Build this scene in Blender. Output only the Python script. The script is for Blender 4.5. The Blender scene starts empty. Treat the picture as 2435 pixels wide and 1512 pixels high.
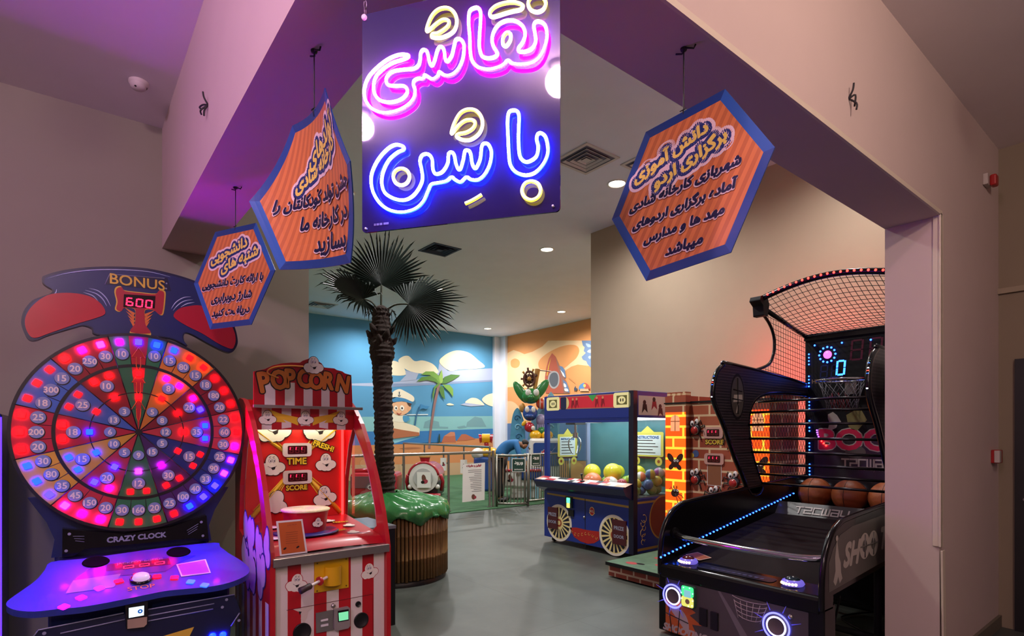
import bpy, math, random
from mathutils import Vector, Matrix
from mathutils.geometry import tessellate_polygon
random.seed(7)
SC = bpy.context.scene
COL = SC.collection
PI = math.pi
R = math.radians

# ---------------------------------------------------------------- camera, world, exposure
# World axes follow the building: X runs along the shop front, Y runs into the shop.
cam_d = bpy.data.cameras.new('camera')
cam = bpy.data.objects.new('camera', cam_d)
COL.objects.link(cam)
SC.camera = cam
cam.location = (0, 0, 1.5)
cam.rotation_euler = (R(90), 0, R(-38.5))
cam_d.sensor_fit = 'HORIZONTAL'
cam_d.sensor_width = 36
cam_d.lens = 36 * 1340 / 2435
cam_d.shift_y = (1027 - 756) / 2435
cam_d.clip_start = 0.05
cam_d.clip_end = 100
world = bpy.data.worlds.new('world')
SC.world = world
world.use_nodes = True
world.node_tree.nodes['Background'].inputs[0].default_value = (0.8, 0.72, 0.75, 1)
world.node_tree.nodes['Background'].inputs[1].default_value = 0.02
SC.view_settings.view_transform = 'Standard'
SC.view_settings.look = 'None'
SC.view_settings.exposure = 0.0
SC.view_settings.gamma = 1.0
SC.view_settings.use_curve_mapping = False
try:
    SC.cycles.max_bounces = 6
    SC.cycles.diffuse_bounces = 3
    SC.cycles.glossy_bounces = 3
    SC.cycles.transmission_bounces = 6
    SC.cycles.transparent_max_bounces = 16
    SC.cycles.caustics_reflective = False
    SC.cycles.caustics_refractive = False
    SC.cycles.sample_clamp_indirect = 4.0
except Exception:
    pass

def lamp(kind, name, loc, power, color, size=0.2, rot=(0, 0, 0), spot=None, blend=0.6):
    d = bpy.data.lights.new(name, kind)
    d.energy = power
    d.color = color
    if kind == 'AREA':
        d.shape = 'DISK'
        d.size = size
    else:
        d.shadow_soft_size = size
    if kind == 'SPOT':
        d.spot_size = R(spot or 120)
        d.spot_blend = blend
    o = bpy.data.objects.new(name, d)
    COL.objects.link(o)
    o.location = loc
    o.rotation_euler = rot
    return o

# ---------------------------------------------------------------- colour and materials
def lin(h):
    if not isinstance(h, str):
        return tuple(h)
    h = h.lstrip('#')
    out = []
    for i in (0, 2, 4):
        c = int(h[i:i + 2], 16) / 255
        out.append(c / 12.92 if c <= 0.04045 else ((c + 0.055) / 1.055) ** 2.4)
    return tuple(out)

MATS = {}
def mat(name, color='#888888', rough=0.5, metal=0.0, em=None, es=0.0, var=0.08, scale=6.0, bump=0.0,
        trans=0.0, alpha=1.0, coat=0.0, spec=0.5):
    if name in MATS:
        return MATS[name]
    m = bpy.data.materials.new(name)
    m.use_nodes = True
    nt = m.node_tree
    p = nt.nodes['Principled BSDF']
    c = lin(color)
    p.inputs['Base Color'].default_value = (*c, 1)
    p.inputs['Roughness'].default_value = rough
    p.inputs['Metallic'].default_value = metal
    p.inputs['Specular IOR Level'].default_value = spec
    if coat:
        p.inputs['Coat Weight'].default_value = coat
        p.inputs['Coat Roughness'].default_value = 0.08
    if trans:
        p.inputs['Transmission Weight'].default_value = trans
    if alpha < 1:
        p.inputs['Alpha'].default_value = alpha
    if em:
        p.inputs['Emission Color'].default_value = (*lin(em), 1)
        p.inputs['Emission Strength'].default_value = es
    if var or bump:
        tc = nt.nodes.new('ShaderNodeTexCoord')
        nz = nt.nodes.new('ShaderNodeTexNoise')
        nz.inputs['Scale'].default_value = scale
        nz.inputs['Detail'].default_value = 4
        nt.links.new(tc.outputs['Object'], nz.inputs['Vector'])
        if var:
            mx = nt.nodes.new('ShaderNodeMix')
            mx.data_type = 'RGBA'
            mx.inputs[6].default_value = (*[v * (1 - var) for v in c], 1)
            mx.inputs[7].default_value = (*[min(1, v * (1 + var)) for v in c], 1)
            nt.links.new(nz.outputs['Fac'], mx.inputs[0])
            nt.links.new(mx.outputs[2], p.inputs['Base Color'])
        if bump:
            bp = nt.nodes.new('ShaderNodeBump')
            bp.inputs['Strength'].default_value = bump
            bp.inputs['Distance'].default_value = 0.01
            nt.links.new(nz.outputs['Fac'], bp.inputs['Height'])
            nt.links.new(bp.outputs['Normal'], p.inputs['Normal'])
    MATS[name] = m
    return m

def glow(name, color, s, base='#202020'):
    return mat(name, base, 0.35, em=color, es=s, var=0)

def glass(name, tint=(1, 1, 1), gloss=0.06, rough=0.02):
    """thin clear pane: mostly see-through, a little mirror"""
    if name in MATS:
        return MATS[name]
    m = bpy.data.materials.new(name)
    m.use_nodes = True
    nt = m.node_tree
    nt.nodes.remove(nt.nodes['Principled BSDF'])
    out = nt.nodes['Material Output']
    t = nt.nodes.new('ShaderNodeBsdfTransparent')
    t.inputs[0].default_value = (*tint, 1)
    g = nt.nodes.new('ShaderNodeBsdfGlossy')
    g.inputs['Roughness'].default_value = rough
    lw = nt.nodes.new('ShaderNodeLayerWeight')
    lw.inputs[0].default_value = 0.5
    pw = nt.nodes.new('ShaderNodeMath'); pw.operation = 'POWER'; pw.inputs[1].default_value = 4.0
    ma = nt.nodes.new('ShaderNodeMath'); ma.operation = 'MULTIPLY_ADD'; ma.inputs[1].default_value = 0.5; ma.inputs[2].default_value = gloss
    nt.links.new(lw.outputs['Facing'], pw.inputs[0])
    nt.links.new(pw.outputs[0], ma.inputs[0])
    mx = nt.nodes.new('ShaderNodeMixShader')
    nt.links.new(ma.outputs[0], mx.inputs[0])
    nt.links.new(t.outputs[0], mx.inputs[1])
    nt.links.new(g.outputs[0], mx.inputs[2])
    nt.links.new(mx.outputs[0], out.inputs['Surface'])
    MATS[name] = m
    return m

def stripes(name, c1, c2, freq, axis=0, rough=0.4, duty=0.5, angle=0.0, coat=0.0, fade=None, scale_vec=None):
    """hard two-colour stripes across local coordinates"""
    if name in MATS:
        return MATS[name]
    m = bpy.data.materials.new(name)
    m.use_nodes = True
    nt = m.node_tree
    p = nt.nodes['Principled BSDF']
    p.inputs['Roughness'].default_value = rough
    if coat:
        p.inputs['Coat Weight'].default_value = coat
    tc = nt.nodes.new('ShaderNodeTexCoord')
    mp = nt.nodes.new('ShaderNodeMapping')
    mp.inputs['Rotation'].default_value = (0, angle, 0)
    sx = nt.nodes.new('ShaderNodeSeparateXYZ')
    nt.links.new(tc.outputs['Object'], mp.inputs['Vector'])
    nt.links.new(mp.outputs['Vector'], sx.inputs[0])
    mul = nt.nodes.new('ShaderNodeMath'); mul.operation = 'MULTIPLY'; mul.inputs[1].default_value = freq
    fr = nt.nodes.new('ShaderNodeMath'); fr.operation = 'FRACT'
    gt = nt.nodes.new('ShaderNodeMath'); gt.operation = 'GREATER_THAN'; gt.inputs[1].default_value = duty
    nt.links.new(sx.outputs[axis], mul.inputs[0])
    nt.links.new(mul.outputs[0], fr.inputs[0])
    nt.links.new(fr.outputs[0], gt.inputs[0])
    mx = nt.nodes.new('ShaderNodeMix'); mx.data_type = 'RGBA'
    mx.inputs[6].default_value = (*lin(c1), 1)
    mx.inputs[7].default_value = (*lin(c2), 1)
    nt.links.new(gt.outputs[0], mx.inputs[0])
    nt.links.new(mx.outputs[2], p.inputs['Base Color'])
    MATS[name] = m
    return m

def brick(name, c1, c2, mortar, scale=8.0, axes='xz', em=0.0, rough=0.5, msize=0.03, bw=0.5, rh=0.25):
    if name in MATS:
        return MATS[name]
    m = bpy.data.materials.new(name)
    m.use_nodes = True
    nt = m.node_tree
    p = nt.nodes['Principled BSDF']
    p.inputs['Roughness'].default_value = rough
    tc = nt.nodes.new('ShaderNodeTexCoord')
    sx = nt.nodes.new('ShaderNodeSeparateXYZ')
    cx = nt.nodes.new('ShaderNodeCombineXYZ')
    b = nt.nodes.new('ShaderNodeTexBrick')
    b.inputs['Scale'].default_value = scale
    b.inputs['Mortar Size'].default_value = msize
    b.inputs['Brick Width'].default_value = bw
    b.inputs['Row Height'].default_value = rh
    b.inputs['Color1'].default_value = (*lin(c1), 1)
    b.inputs['Color2'].default_value = (*lin(c2), 1)
    b.inputs['Mortar'].default_value = (*lin(mortar), 1)
    nt.links.new(tc.outputs['Object'], sx.inputs[0])
    nt.links.new(sx.outputs['XYZ'.index(axes[0].upper())], cx.inputs[0])
    nt.links.new(sx.outputs['XYZ'.index(axes[1].upper())], cx.inputs[1])
    nt.links.new(cx.outputs[0], b.inputs['Vector'])
    nt.links.new(b.outputs['Color'], p.inputs['Base Color'])
    if em:
        nt.links.new(b.outputs['Color'], p.inputs['Emission Color'])
        p.inputs['Emission Strength'].default_value = em
    MATS[name] = m
    return m

# ---------------------------------------------------------------- mesh builder
def cr(pts, n=6, closed=False):
    """Catmull-Rom resampling of 2D/3D points"""
    P = [Vector(p) for p in pts]
    N = len(P)
    out = []
    rng = range(N) if closed else range(N - 1)
    for i in rng:
        if closed:
            a, b, c, d = P[i - 1], P[i], P[(i + 1) % N], P[(i + 2) % N]
        else:
            a, b, c, d = P[max(i - 1, 0)], P[i], P[i + 1], P[min(i + 2, N - 1)]
        for k in range(n):
            t = k / n
            out.append(0.5 * ((2 * b) + (c - a) * t + (2 * a - 5 * b + 4 * c - d) * t * t + (3 * b - a - 3 * c + d) * t ** 3))
    if not closed:
        out.append(P[-1])
    return out

def arc(cx, cy, r, a0, a1, n=16, ry=None):
    ry = r if ry is None else ry
    return [(cx + r * math.cos(R(a0 + (a1 - a0) * i / n)), cy + ry * math.sin(R(a0 + (a1 - a0) * i / n))) for i in range(n + 1)]

def circ(cx, cy, r, n=24, ry=None, rot=0.0):
    ry = r if ry is None else ry
    c, s = math.cos(rot), math.sin(rot)
    o = []
    for i in range(n):
        x, y = r * math.cos(2 * PI * i / n), ry * math.sin(2 * PI * i / n)
        o.append((cx + c * x - s * y, cy + s * x + c * y))
    return o

def rrect(x0, y0, x1, y1, r, n=5):
    return (arc(x1 - r, y1 - r, r, 0, 90, n) + arc(x0 + r, y1 - r, r, 90, 180, n) +
            arc(x0 + r, y0 + r, r, 180, 270, n) + arc(x1 - r, y0 + r, r, 270, 360, n))

TEXT_CACHE = {}
def textmesh(body, shear=0.0, space=1.0):
    key = (body, shear, space)
    if key in TEXT_CACHE:
        return TEXT_CACHE[key]
    c = bpy.data.curves.new('lettering', 'FONT')
    c.body = body
    c.size = 1.0
    c.shear = shear
    c.space_character = space
    c.resolution_u = 3
    o = bpy.data.objects.new('lettering', c)
    COL.objects.link(o)
    me = bpy.data.meshes.new_from_object(o.evaluated_get(bpy.context.evaluated_depsgraph_get()))
    vs = [tuple(v.co) for v in me.vertices]
    fs = [tuple(p.vertices) for p in me.polygons]
    bpy.data.objects.remove(o)
    bpy.data.curves.remove(c)
    bpy.data.meshes.remove(me)
    xs = [v[0] for v in vs] or [0]
    ys = [v[1] for v in vs] or [0]
    TEXT_CACHE[key] = (vs, fs, (min(xs), max(xs), min(ys), max(ys)))
    return TEXT_CACHE[key]

# Persian letters joined and put in visual order
_AR = {}
for ch, base, n in (('ا', 0xFE8D, 2), ('آ', 0xFE81, 2), ('ب', 0xFE8F, 4), ('ت', 0xFE95, 4), ('ج', 0xFE9D, 4), ('خ', 0xFEA5, 4),
                    ('د', 0xFEA9, 2), ('ر', 0xFEAD, 2), ('ز', 0xFEAF, 2), ('ژ', 0xFB8A, 2), ('س', 0xFEB1, 4), ('ش', 0xFEB5, 4),
                    ('ق', 0xFED5, 4), ('ک', 0xFB8E, 4), ('گ', 0xFB92, 4), ('ل', 0xFEDD, 4), ('م', 0xFEE1, 4), ('ن', 0xFEE5, 4),
                    ('و', 0xFEED, 2), ('ه', 0xFEE9, 4), ('ی', 0xFBFC, 4), ('ئ', 0xFE89, 4), ('پ', 0xFB56, 4)):
    _AR[ch] = (base, n)
def fa(s):
    out = []
    for i, ch in enumerate(s):
        if ch not in _AR:
            out.append(ch)
            continue
        base, n = _AR[ch]
        prev = i > 0 and s[i - 1] in _AR and _AR[s[i - 1]][1] == 4
        nxt = i + 1 < len(s) and s[i + 1] in _AR and n == 4
        k = (3 if nxt else 1) if prev else (2 if nxt else 0)
        out.append(chr(base + k))
    return ''.join(reversed(out))

class MB:
    def __init__(s):
        s.v, s.f, s.mi, s.sm, s.mats = [], [], [], [], []
        s.M = Matrix()
        s.parent = None
    def frame(s, o=(0, 0, 0), ex=(1, 0, 0), ey=(0, 0, 1)):
        ex, ey = Vector(ex).normalized(), Vector(ey).normalized()
        n = ex.cross(ey)
        s.M = Matrix(((ex.x, ey.x, n.x, o[0]), (ex.y, ey.y, n.y, o[1]), (ex.z, ey.z, n.z, o[2]), (0, 0, 0, 1)))
        return s
    def reset(s):
        s.M = Matrix()
        return s
    def add(s, vs, fs, m, smooth=False):
        b = len(s.v)
        if m not in s.mats:
            s.mats.append(m)
        k = s.mats.index(m)
        for v in vs:
            s.v.append(tuple(s.M @ Vector(v)))
        for f in fs:
            s.f.append(tuple(b + i for i in f))
            s.mi.append(k)
            s.sm.append(smooth)
        return s
    def box(s, x0, x1, y0, y1, z0, z1, m):
        vs = [(x, y, z) for z in (z0, z1) for y in (y0, y1) for x in (x0, x1)]
        fs = [(0, 2, 3, 1), (4, 5, 7, 6), (0, 1, 5, 4), (2, 6, 7, 3), (0, 4, 6, 2), (1, 3, 7, 5)]
        return s.add(vs, fs, m)
    def poly(s, pts, m, z=0.0, smooth=False):
        """flat polygon in the local x/y plane"""
        P = [Vector((p[0], p[1], 0)) for p in pts]
        area = sum(P[i].x * P[(i + 1) % len(P)].y - P[(i + 1) % len(P)].x * P[i].y for i in range(len(P)))
        if area < 0:
            P.reverse()
        tri = tessellate_polygon([P])
        return s.add([(p.x, p.y, z) for p in P], [t if (P[t[1]] - P[t[0]]).cross(P[t[2]] - P[t[0]]).z > 0 else t[::-1] for t in tri], m, smooth)
    def holed(s, outer, holes, m, z=0.0):
        L = [[Vector((p[0], p[1], 0)) for p in outer]] + [[Vector((p[0], p[1], 0)) for p in h] for h in holes]
        A = [v for l in L for v in l]
        tri = tessellate_polygon(L)
        return s.add([(p.x, p.y, z) for p in A], [t if (A[t[1]] - A[t[0]]).cross(A[t[2]] - A[t[0]]).z > 0 else t[::-1] for t in tri], m)
    def prism(s, pts, z0, z1, m, ms=None, holes=()):
        """extrude a local x/y outline from z0 to z1 (front at the larger z)"""
        a, b = min(z0, z1), max(z0, z1)
        L = [list(pts)] + [list(h) for h in holes]
        if holes:
            s.holed(pts, holes, m, b)
            s.holed(pts, holes, m, a)
        else:
            s.poly(pts, m, b)
            s.poly(pts, m, a)
        for l in L:
            n = len(l)
            vs = [(p[0], p[1], a) for p in l] + [(p[0], p[1], b) for p in l]
            s.add(vs, [(i, (i + 1) % n, n + (i + 1) % n, n + i) for i in range(n)], ms or m)
        return s
    def ring(s, cx, cy, r0, r1, m, z=0.0, n=48, a0=0, a1=360):
        vs, fs = [], []
        full = abs(a1 - a0) >= 360
        for i in range(n + 1):
            a = R(a0 + (a1 - a0) * i / n)
            vs += [(cx + r0 * math.cos(a), cy + r0 * math.sin(a), z), (cx + r1 * math.cos(a), cy + r1 * math.sin(a), z)]
        for i in range(n):
            fs.append((2 * i, 2 * i + 1, 2 * i + 3, 2 * i + 2))
        return s.add(vs, fs, m)
    def tube(s, pts, r, m, n=8, closed=False, caps=True, r1=None, rs=None):
        P = [Vector(p) if len(p) == 3 else Vector((p[0], p[1], 0)) for p in pts]
        N = len(P)
        vs, fs = [], []
        up = None
        for i in range(N):
            if closed:
                t = P[(i + 1) % N] - P[i - 1]
            else:
                t = P[min(i + 1, N - 1)] - P[max(i - 1, 0)]
            t = t.normalized() if t.length > 1e-9 else Vector((0, 0, 1))
            if up is None:
                up = Vector((0, 0, 1)) if abs(t.z) < 0.9 else Vector((1, 0, 0))
            up = (up - t * up.dot(t))
            up = up.normalized() if up.length > 1e-6 else t.orthogonal().normalized()
            w = t.cross(up)
            rr = rs[i] if rs else (r if r1 is None else r + (r1 - r) * i / max(N - 1, 1))
            for k in range(n):
                a = 2 * PI * k / n
                vs.append(P[i] + (w * math.cos(a) + up * math.sin(a)) * rr)
        for i in range(N if closed else N - 1):
            j = (i + 1) % N
            for k in range(n):
                l = (k + 1) % n
                fs.append((i * n + k, i * n + l, j * n + l, j * n + k))
        if caps and not closed:
            fs.append(tuple(range(n))[::-1])
            fs.append(tuple(range((N - 1) * n, N * n)))
        return s.add(vs, fs, m, True)
    def cyl(s, p0, p1, r, m, n=20, r1=None):
        P0, P1 = Vector(p0), Vector(p1)
        t = (P1 - P0).normalized()
        u = t.orthogonal().normalized()
        w = t.cross(u)
        r1 = r if r1 is None else r1
        vs = []
        for P, rr in ((P0, r), (P1, r1)):
            for k in range(n):
                a = 2 * PI * k / n
                vs.append(P + (u * math.cos(a) + w * math.sin(a)) * rr)
        s.add(vs, [(k, (k + 1) % n, n + (k + 1) % n, n + k) for k in range(n)], m, True)
        s.add(vs[:n], [tuple(range(n))[::-1]], m)
        return s.add(vs[n:], [tuple(range(n))], m)
    def lathe(s, prof, m, c=(0, 0, 0), n=32, fn=None):
        """profile of (radius, height) turned about local z"""
        vs, fs = [], []
        for r, z in prof:
            for k in range(n):
                a = 2 * PI * k / n
                rr = r if fn is None else fn(r, z, a)
                vs.append((c[0] + rr * math.cos(a), c[1] + rr * math.sin(a), c[2] + z))
        for i in range(len(prof) - 1):
            for k in range(n):
                l = (k + 1) % n
                fs.append((i * n + k, i * n + l, (i + 1) * n + l, (i + 1) * n + k))
        return s.add(vs, fs, m, True)
    def ball(s, c, r, m, seg=16, rings=10, rot=None, fn=None):
        rx, ry, rz = (r, r, r) if not isinstance(r, (tuple, list)) else r
        vs, fs = [], []
        Rm = rot or Matrix.Identity(3)
        for i in range(rings + 1):
            t = PI * i / rings
            for k in range(seg):
                a = 2 * PI * k / seg
                q = Vector((rx * math.sin(t) * math.cos(a), ry * math.sin(t) * math.sin(a), rz * math.cos(t)))
                if fn:
                    q = fn(q)
                vs.append(Vector(c) + Rm @ q)
        for i in range(rings):
            for k in range(seg):
                l = (k + 1) % seg
                fs.append((i * seg + k, (i + 1) * seg + k, (i + 1) * seg + l, i * seg + l))
        return s.add(vs, fs, m, True)
    def grid(s, fn, nu, nv, m, smooth=True):
        vs = [fn(i / nu, j / nv) for j in range(nv + 1) for i in range(nu + 1)]
        w = nu + 1
        return s.add(vs, [(j * w + i, j * w + i + 1, (j + 1) * w + i + 1, (j + 1) * w + i) for j in range(nv) for i in range(nu)], m, smooth)
    def text(s, body, x, y, size, m, z=0.0, align='c', shear=0.0, fat=0.0, space=1.0, rot=0.0, sx=1.0, nfat=8, ext=0.0):
        vs, fs, (x0, x1, y0, y1) = textmesh(body, shear, space)
        if not vs:
            return s
        ox = {'c': -(x0 + x1) / 2, 'l': -x0, 'r': -x1}[align]
        oy = -(y0 + y1) / 2
        c, sn = math.cos(rot), math.sin(rot)
        offs = [(0, 0)] + ([(fat * math.cos(2 * PI * k / nfat), fat * math.sin(2 * PI * k / nfat)) for k in range(nfat)] if fat else [])
        for k, (dx, dy) in enumerate(offs):
            out = []
            for v in vs:
                a, b = (v[0] + ox) * size * sx + dx, (v[1] + oy) * size + dy
                out.append((x + c * a - sn * b, y + sn * a + c * b, z + k * 4e-5))
            s.add(out, fs, m)
        return s
    def outlined(s, body, x, y, size, layers, z=0.0, dz=0.0006, **kw):
        """layers: [(fat, material), ...] widest first"""
        for i, (ft, m) in enumerate(layers):
            s.text(body, x, y, size, m, z + i * dz, fat=ft, nfat=12 if ft > 0.008 else 8, **kw)
        return s
    def seg7(s, chars, x, y, w, h, on, off, z=0.0, gap=0.35, t=None, slant=0.08):
        t = t or h * 0.1
        D = {'0': 'abcdef', '6': 'acdefg', '7': 'abc', '8': 'abcdefg', '1': 'bc', ' ': '', 'i': 'f', 'j': 'b', '|': 'f', '-': 'g'}
        for i, ch in enumerate(chars):
            X = x + i * w * (1 + gap)
            S = {'a': (X + t, y + h - t, X + w - t, y + h), 'g': (X + t, y + h / 2 - t / 2, X + w - t, y + h / 2 + t / 2), 'd': (X + t, y, X + w - t, y + t),
                 'f': (X, y + h / 2 + t * .2, X + t, y + h - t * .4), 'b': (X + w - t, y + h / 2 + t * .2, X + w, y + h - t * .4),
                 'e': (X, y + t * .4, X + t, y + h / 2 - t * .2), 'c': (X + w - t, y + t * .4, X + w, y + h / 2 - t * .2)}
            for k, (a, b, c, d) in S.items():
                m = on if k in D.get(ch, '') else off
                if m is None:
                    continue
                s.poly([(a + b * slant - y * slant, b), (c + b * slant - y * slant, b), (c + d * slant - y * slant, d), (a + d * slant - y * slant, d)], m, z)
        return s
    def build(s, name, parent=None, loc=None, bevel=0.0, solid=0.0, sub=0, recalc=False, seg=2):
        me = bpy.data.meshes.new(name)
        me.from_pydata(s.v, [], s.f)
        for m in s.mats:
            me.materials.append(m)
        me.polygons.foreach_set('material_index', s.mi)
        me.polygons.foreach_set('use_smooth', s.sm)
        me.validate()
        me.update()
        o = bpy.data.objects.new(name, me)
        COL.objects.link(o)
        if parent:
            o.parent = parent
        if loc:
            o.location = loc
        if solid:
            md = o.modifiers.new('thickness', 'SOLIDIFY')
            md.thickness = solid
            md.offset = 0
        if bevel:
            md = o.modifiers.new('bevel', 'BEVEL')
            md.width = bevel
            md.segments = seg
            md.limit_method = 'ANGLE'
            md.angle_limit = R(50)
        if sub:
            md = o.modifiers.new('subdivision', 'SUBSURF')
            md.levels = sub
            md.render_levels = sub
        return o

def thing(name, label, cat, loc=(0, 0, 0), rotz=0.0, group=None):
    o = bpy.data.objects.new(name, None)
    COL.objects.link(o)
    o.empty_display_size = 0.1
    o.location = loc
    o.rotation_euler = (0, 0, R(rotz))
    return tag(o, label, cat, group)

def tag(o, label, cat, group=None, kind=None):
    o['label'] = label
    o['category'] = cat
    if group:
        o['group'] = group
    if kind:
        o['kind'] = kind
    return o

def struct(o, label=None):
    o['kind'] = 'structure'
    return o

def dup(root, loc=None, rotz=None, label=None):
    r = root.copy()
    COL.objects.link(r)
    if loc is not None:
        r.location = loc
    if rotz is not None:
        r.rotation_euler = (0, 0, R(rotz))
    if label:
        r['label'] = label
    for ch in list(root.children):
        c = ch.copy()
        COL.objects.link(c)
        c.parent = r
        for g in list(ch.children):
            d = g.copy()
            COL.objects.link(d)
            d.parent = c
    return r

def fitsize(body, width, shear=0.0, space=1.0):
    _, _, (x0, x1, y0, y1) = textmesh(body, shear, space)
    return width / max(x1 - x0, 1e-6)

class WB(MB):
    """builder whose shapes are given in building coordinates"""
    def on(s, plane, k=0.0):
        o, ex, ey = PLN[plane]
        n = Vector(ex).cross(Vector(ey).normalized())
        return s.frame(Vector(o) + n * k, ex, ey)
    def build(s, name, parent=None, **kw):
        if parent:
            M = parent.matrix_basis.copy()
            q = parent.parent
            while q:
                M = q.matrix_basis @ M
                q = q.parent
            inv = M.inverted()
            s.v = [tuple(inv @ Vector(v)) for v in s.v]
        return MB.build(s, name, parent, **kw)

# flat faces of the machines: origin, across, up (metres)
PLN = {
    'wheel': ((.345, 3.985, 1.5), (1, 0, 0), (0, 0, 1)),
    'head': ((.345, 3.98, 1.5), (1, 0, 0), (0, 0, 1)),
    'plaque': ((.345, 3.90, 0), (1, 0, 0), (0, 0, 1)),
    'cons': ((.345, 3.9, .81), (1, 0, 0), (0, .45, .14)),
    'clkf': ((.345, 3.52, 0), (1, 0, 0), (0, 0, 1)),
    'popf': ((1.31, 3.415, 0), (1, 0, 0), (0, 0, 1)),
    'pops': ((1.31, 3.90, 0), (1, 0, 0), (0, 0, 1)),
    'popa': ((1.31, 3.93, 0), (1, 0, 0), (0, 0, 1)),
    'popb': ((1.31, 4.10, 0), (1, 0, 0), (0, 0, 1)),
    'note': ((1.31, 3.450, 0), (1, 0, 0), (0, 0, 1)),
    'popl': ((.93, 3.415, 0), (0, -1, 0), (0, 0, 1)),
    'popr': ((1.66, 3.415, 0), (0, -1, 0), (0, 0, 1)),
    'clawf': ((5.18, 5.02, 0), (0, -1, 0), (0, 0, 1)),
    'claws': ((5.18, 4.245, 0), (1, 0, 0), (0, 0, 1)),
    'clawi': ((5.50, 5.02, 0), (0, -1, 0), (0, 0, 1)),
    'clawb': ((5.98, 5.02, 0), (0, -1, 0), (0, 0, 1)),
    'clawsi': ((5.18, 4.42, 0), (1, 0, 0), (0, 0, 1)),
    'shelf': ((5.04, 5.02, 0), (0, -1, 0), (0, 0, 1)),
    'tower': ((5.35, 3.8, 0), (0, -1, 0), (0, 0, 1)),
    'bugs': ((5.45, 3.35, 0), (0, -1, 0), (0, 0, 1)),
    'bbf': ((3.5, 2.04, 0), (0, -1, 0), (0, 0, 1)),
    'bbb': ((5.9, 2.04, 0), (0, -1, 0), (0, 0, 1)),
    'bbr': ((3.5, 1.45, 0), (1, 0, 0), (0, 0, 1)),
    'bbf2': ((3.5, 2.04, 0), (0, -1, 0), (0, 0, 1)),
    'bbi': ((3.5, 2.60, 0), (1, 0, 0), (0, 0, 1)),
    'bbl': ((3.5, 2.63, 0), (1, 0, 0), (0, 0, 1)),
    'fen': ((0, 8.955, 0), (1, 0, 0), (0, 0, 1)),
    'blue': ((0, 16.54, 0), (1, 0, 0), (0, 0, 1)),
    'orange': ((12.6, 0, 0), (0, -1, 0), (0, 0, 1)),
}

# ---------------------------------------------------------------- lamps
WARM = (1.0, 0.98, 0.96)
def downlight(x, y, z, label, power, color=WARM, r=0.11, group='round downlights in the inner ceiling', em=14.0):
    t = thing('downlight', label, 'ceiling light', (x, y, z), 0, group)
    b = MB()
    b.lathe([(r, -0.001), (r + 0.012, -0.012), (r + 0.03, -0.008), (r + 0.034, 0)], mat('lamp_rim', '#e8e4dc', 0.4), n=28)
    b.build('rim', t)
    b = MB()
    b.lathe([(0.0001, -0.004), (r, -0.004)], mat('lamp_lens_%s' % ('w' if em > 5 else 'p'), '#ffffff', 0.4, em='#fff1d8' if em > 5 else '#ffd9d9', es=em, var=0), n=28)
    b.v = [(a, c, d) for a, c, d in b.v]
    b.f = [f[::-1] for f in b.f]
    b.build('lens', t)
    l = lamp('SPOT', 'downlight_lamp', (x, y, z - 0.03), power, color, size=0.1, spot=165, blend=0.9)
    return t
CZ = 4.97
for i, (x, y, p, lb) in enumerate([
    (7.19, 7.97, 400, 'round ceiling downlight straight above the claw cabinet, largest lit disc in clear view'),
    (6.05, 5.25, 260, 'lit ceiling downlight half hidden behind the right orange hexagon sign'),
    (11.13, 15.3, 640, 'lit ceiling downlight close to the corner of the blue and orange painted walls'),
    (11.24, 11.84, 660, 'lit ceiling downlight near the orange painted wall, right of the corner column'),
    (7.16, 11.83, 450, 'lit ceiling downlight seen through the right palm fan'),
]):
    downlight(x, y, CZ, lb, p)
# the same ceiling's lamps hidden by the signs and the header
for x, y in ((3.2, 7.9), (3.2, 11.9), (3.4, 4.2), (7.2, 15.3), (11.2, 8.2), (6.1, 2.4)):
    downlight(x, y, CZ, 'round ceiling downlight out of sight behind the hanging signs', 200 if x > 6 and y < 3 else 500)
# dome lamps on the ceiling of the mall passage the camera stands in
def dome(x, y, power, color, label, r=.08):
    t = thing('ceiling_dome_lamp', label, 'ceiling light', (x, y, 3.68), 0, 'passage dome lamps')
    b = MB(); b.lathe([(r * .7, 0), (r * .7, -.02), (r * .35, -.035)], mat('lamp_rim', '#e8e4dc', .4), n=28); b.build('rim', t)
    b = MB(); b.ball((0, 0, -.11), r, glow('dome_%d' % int(power + abs(x) * 10), color, power / (4 * PI * PI * r * r), '#ffffff'), 24, 14); b.build('globe', t)
dome(-1.64, 1.34, 150, (.95, .56, .95), 'ceiling dome lamp far left of the camera, out of view')
dome(-.745, .278, 100, (1, .62, .82), 'ceiling dome lamp above the camera, out of view')
dome(2.0, -.6, 84, (1, .72, .62), 'ceiling dome lamp right of the camera, out of view')
dome(-1.3, -2.6, 130, (1, .84, .68), 'added fill lamp behind the camera, out of view')  # unseen, added for general light on the floor and hexagon signs

# ---------------------------------------------------------------- shell
def plaster(name, c, var=.05):
    return mat(name, c, 0.85, var=var, scale=2.5, bump=0.03, spec=0.25)
PW = plaster('plaster_passage', '#8a7c68')

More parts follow.
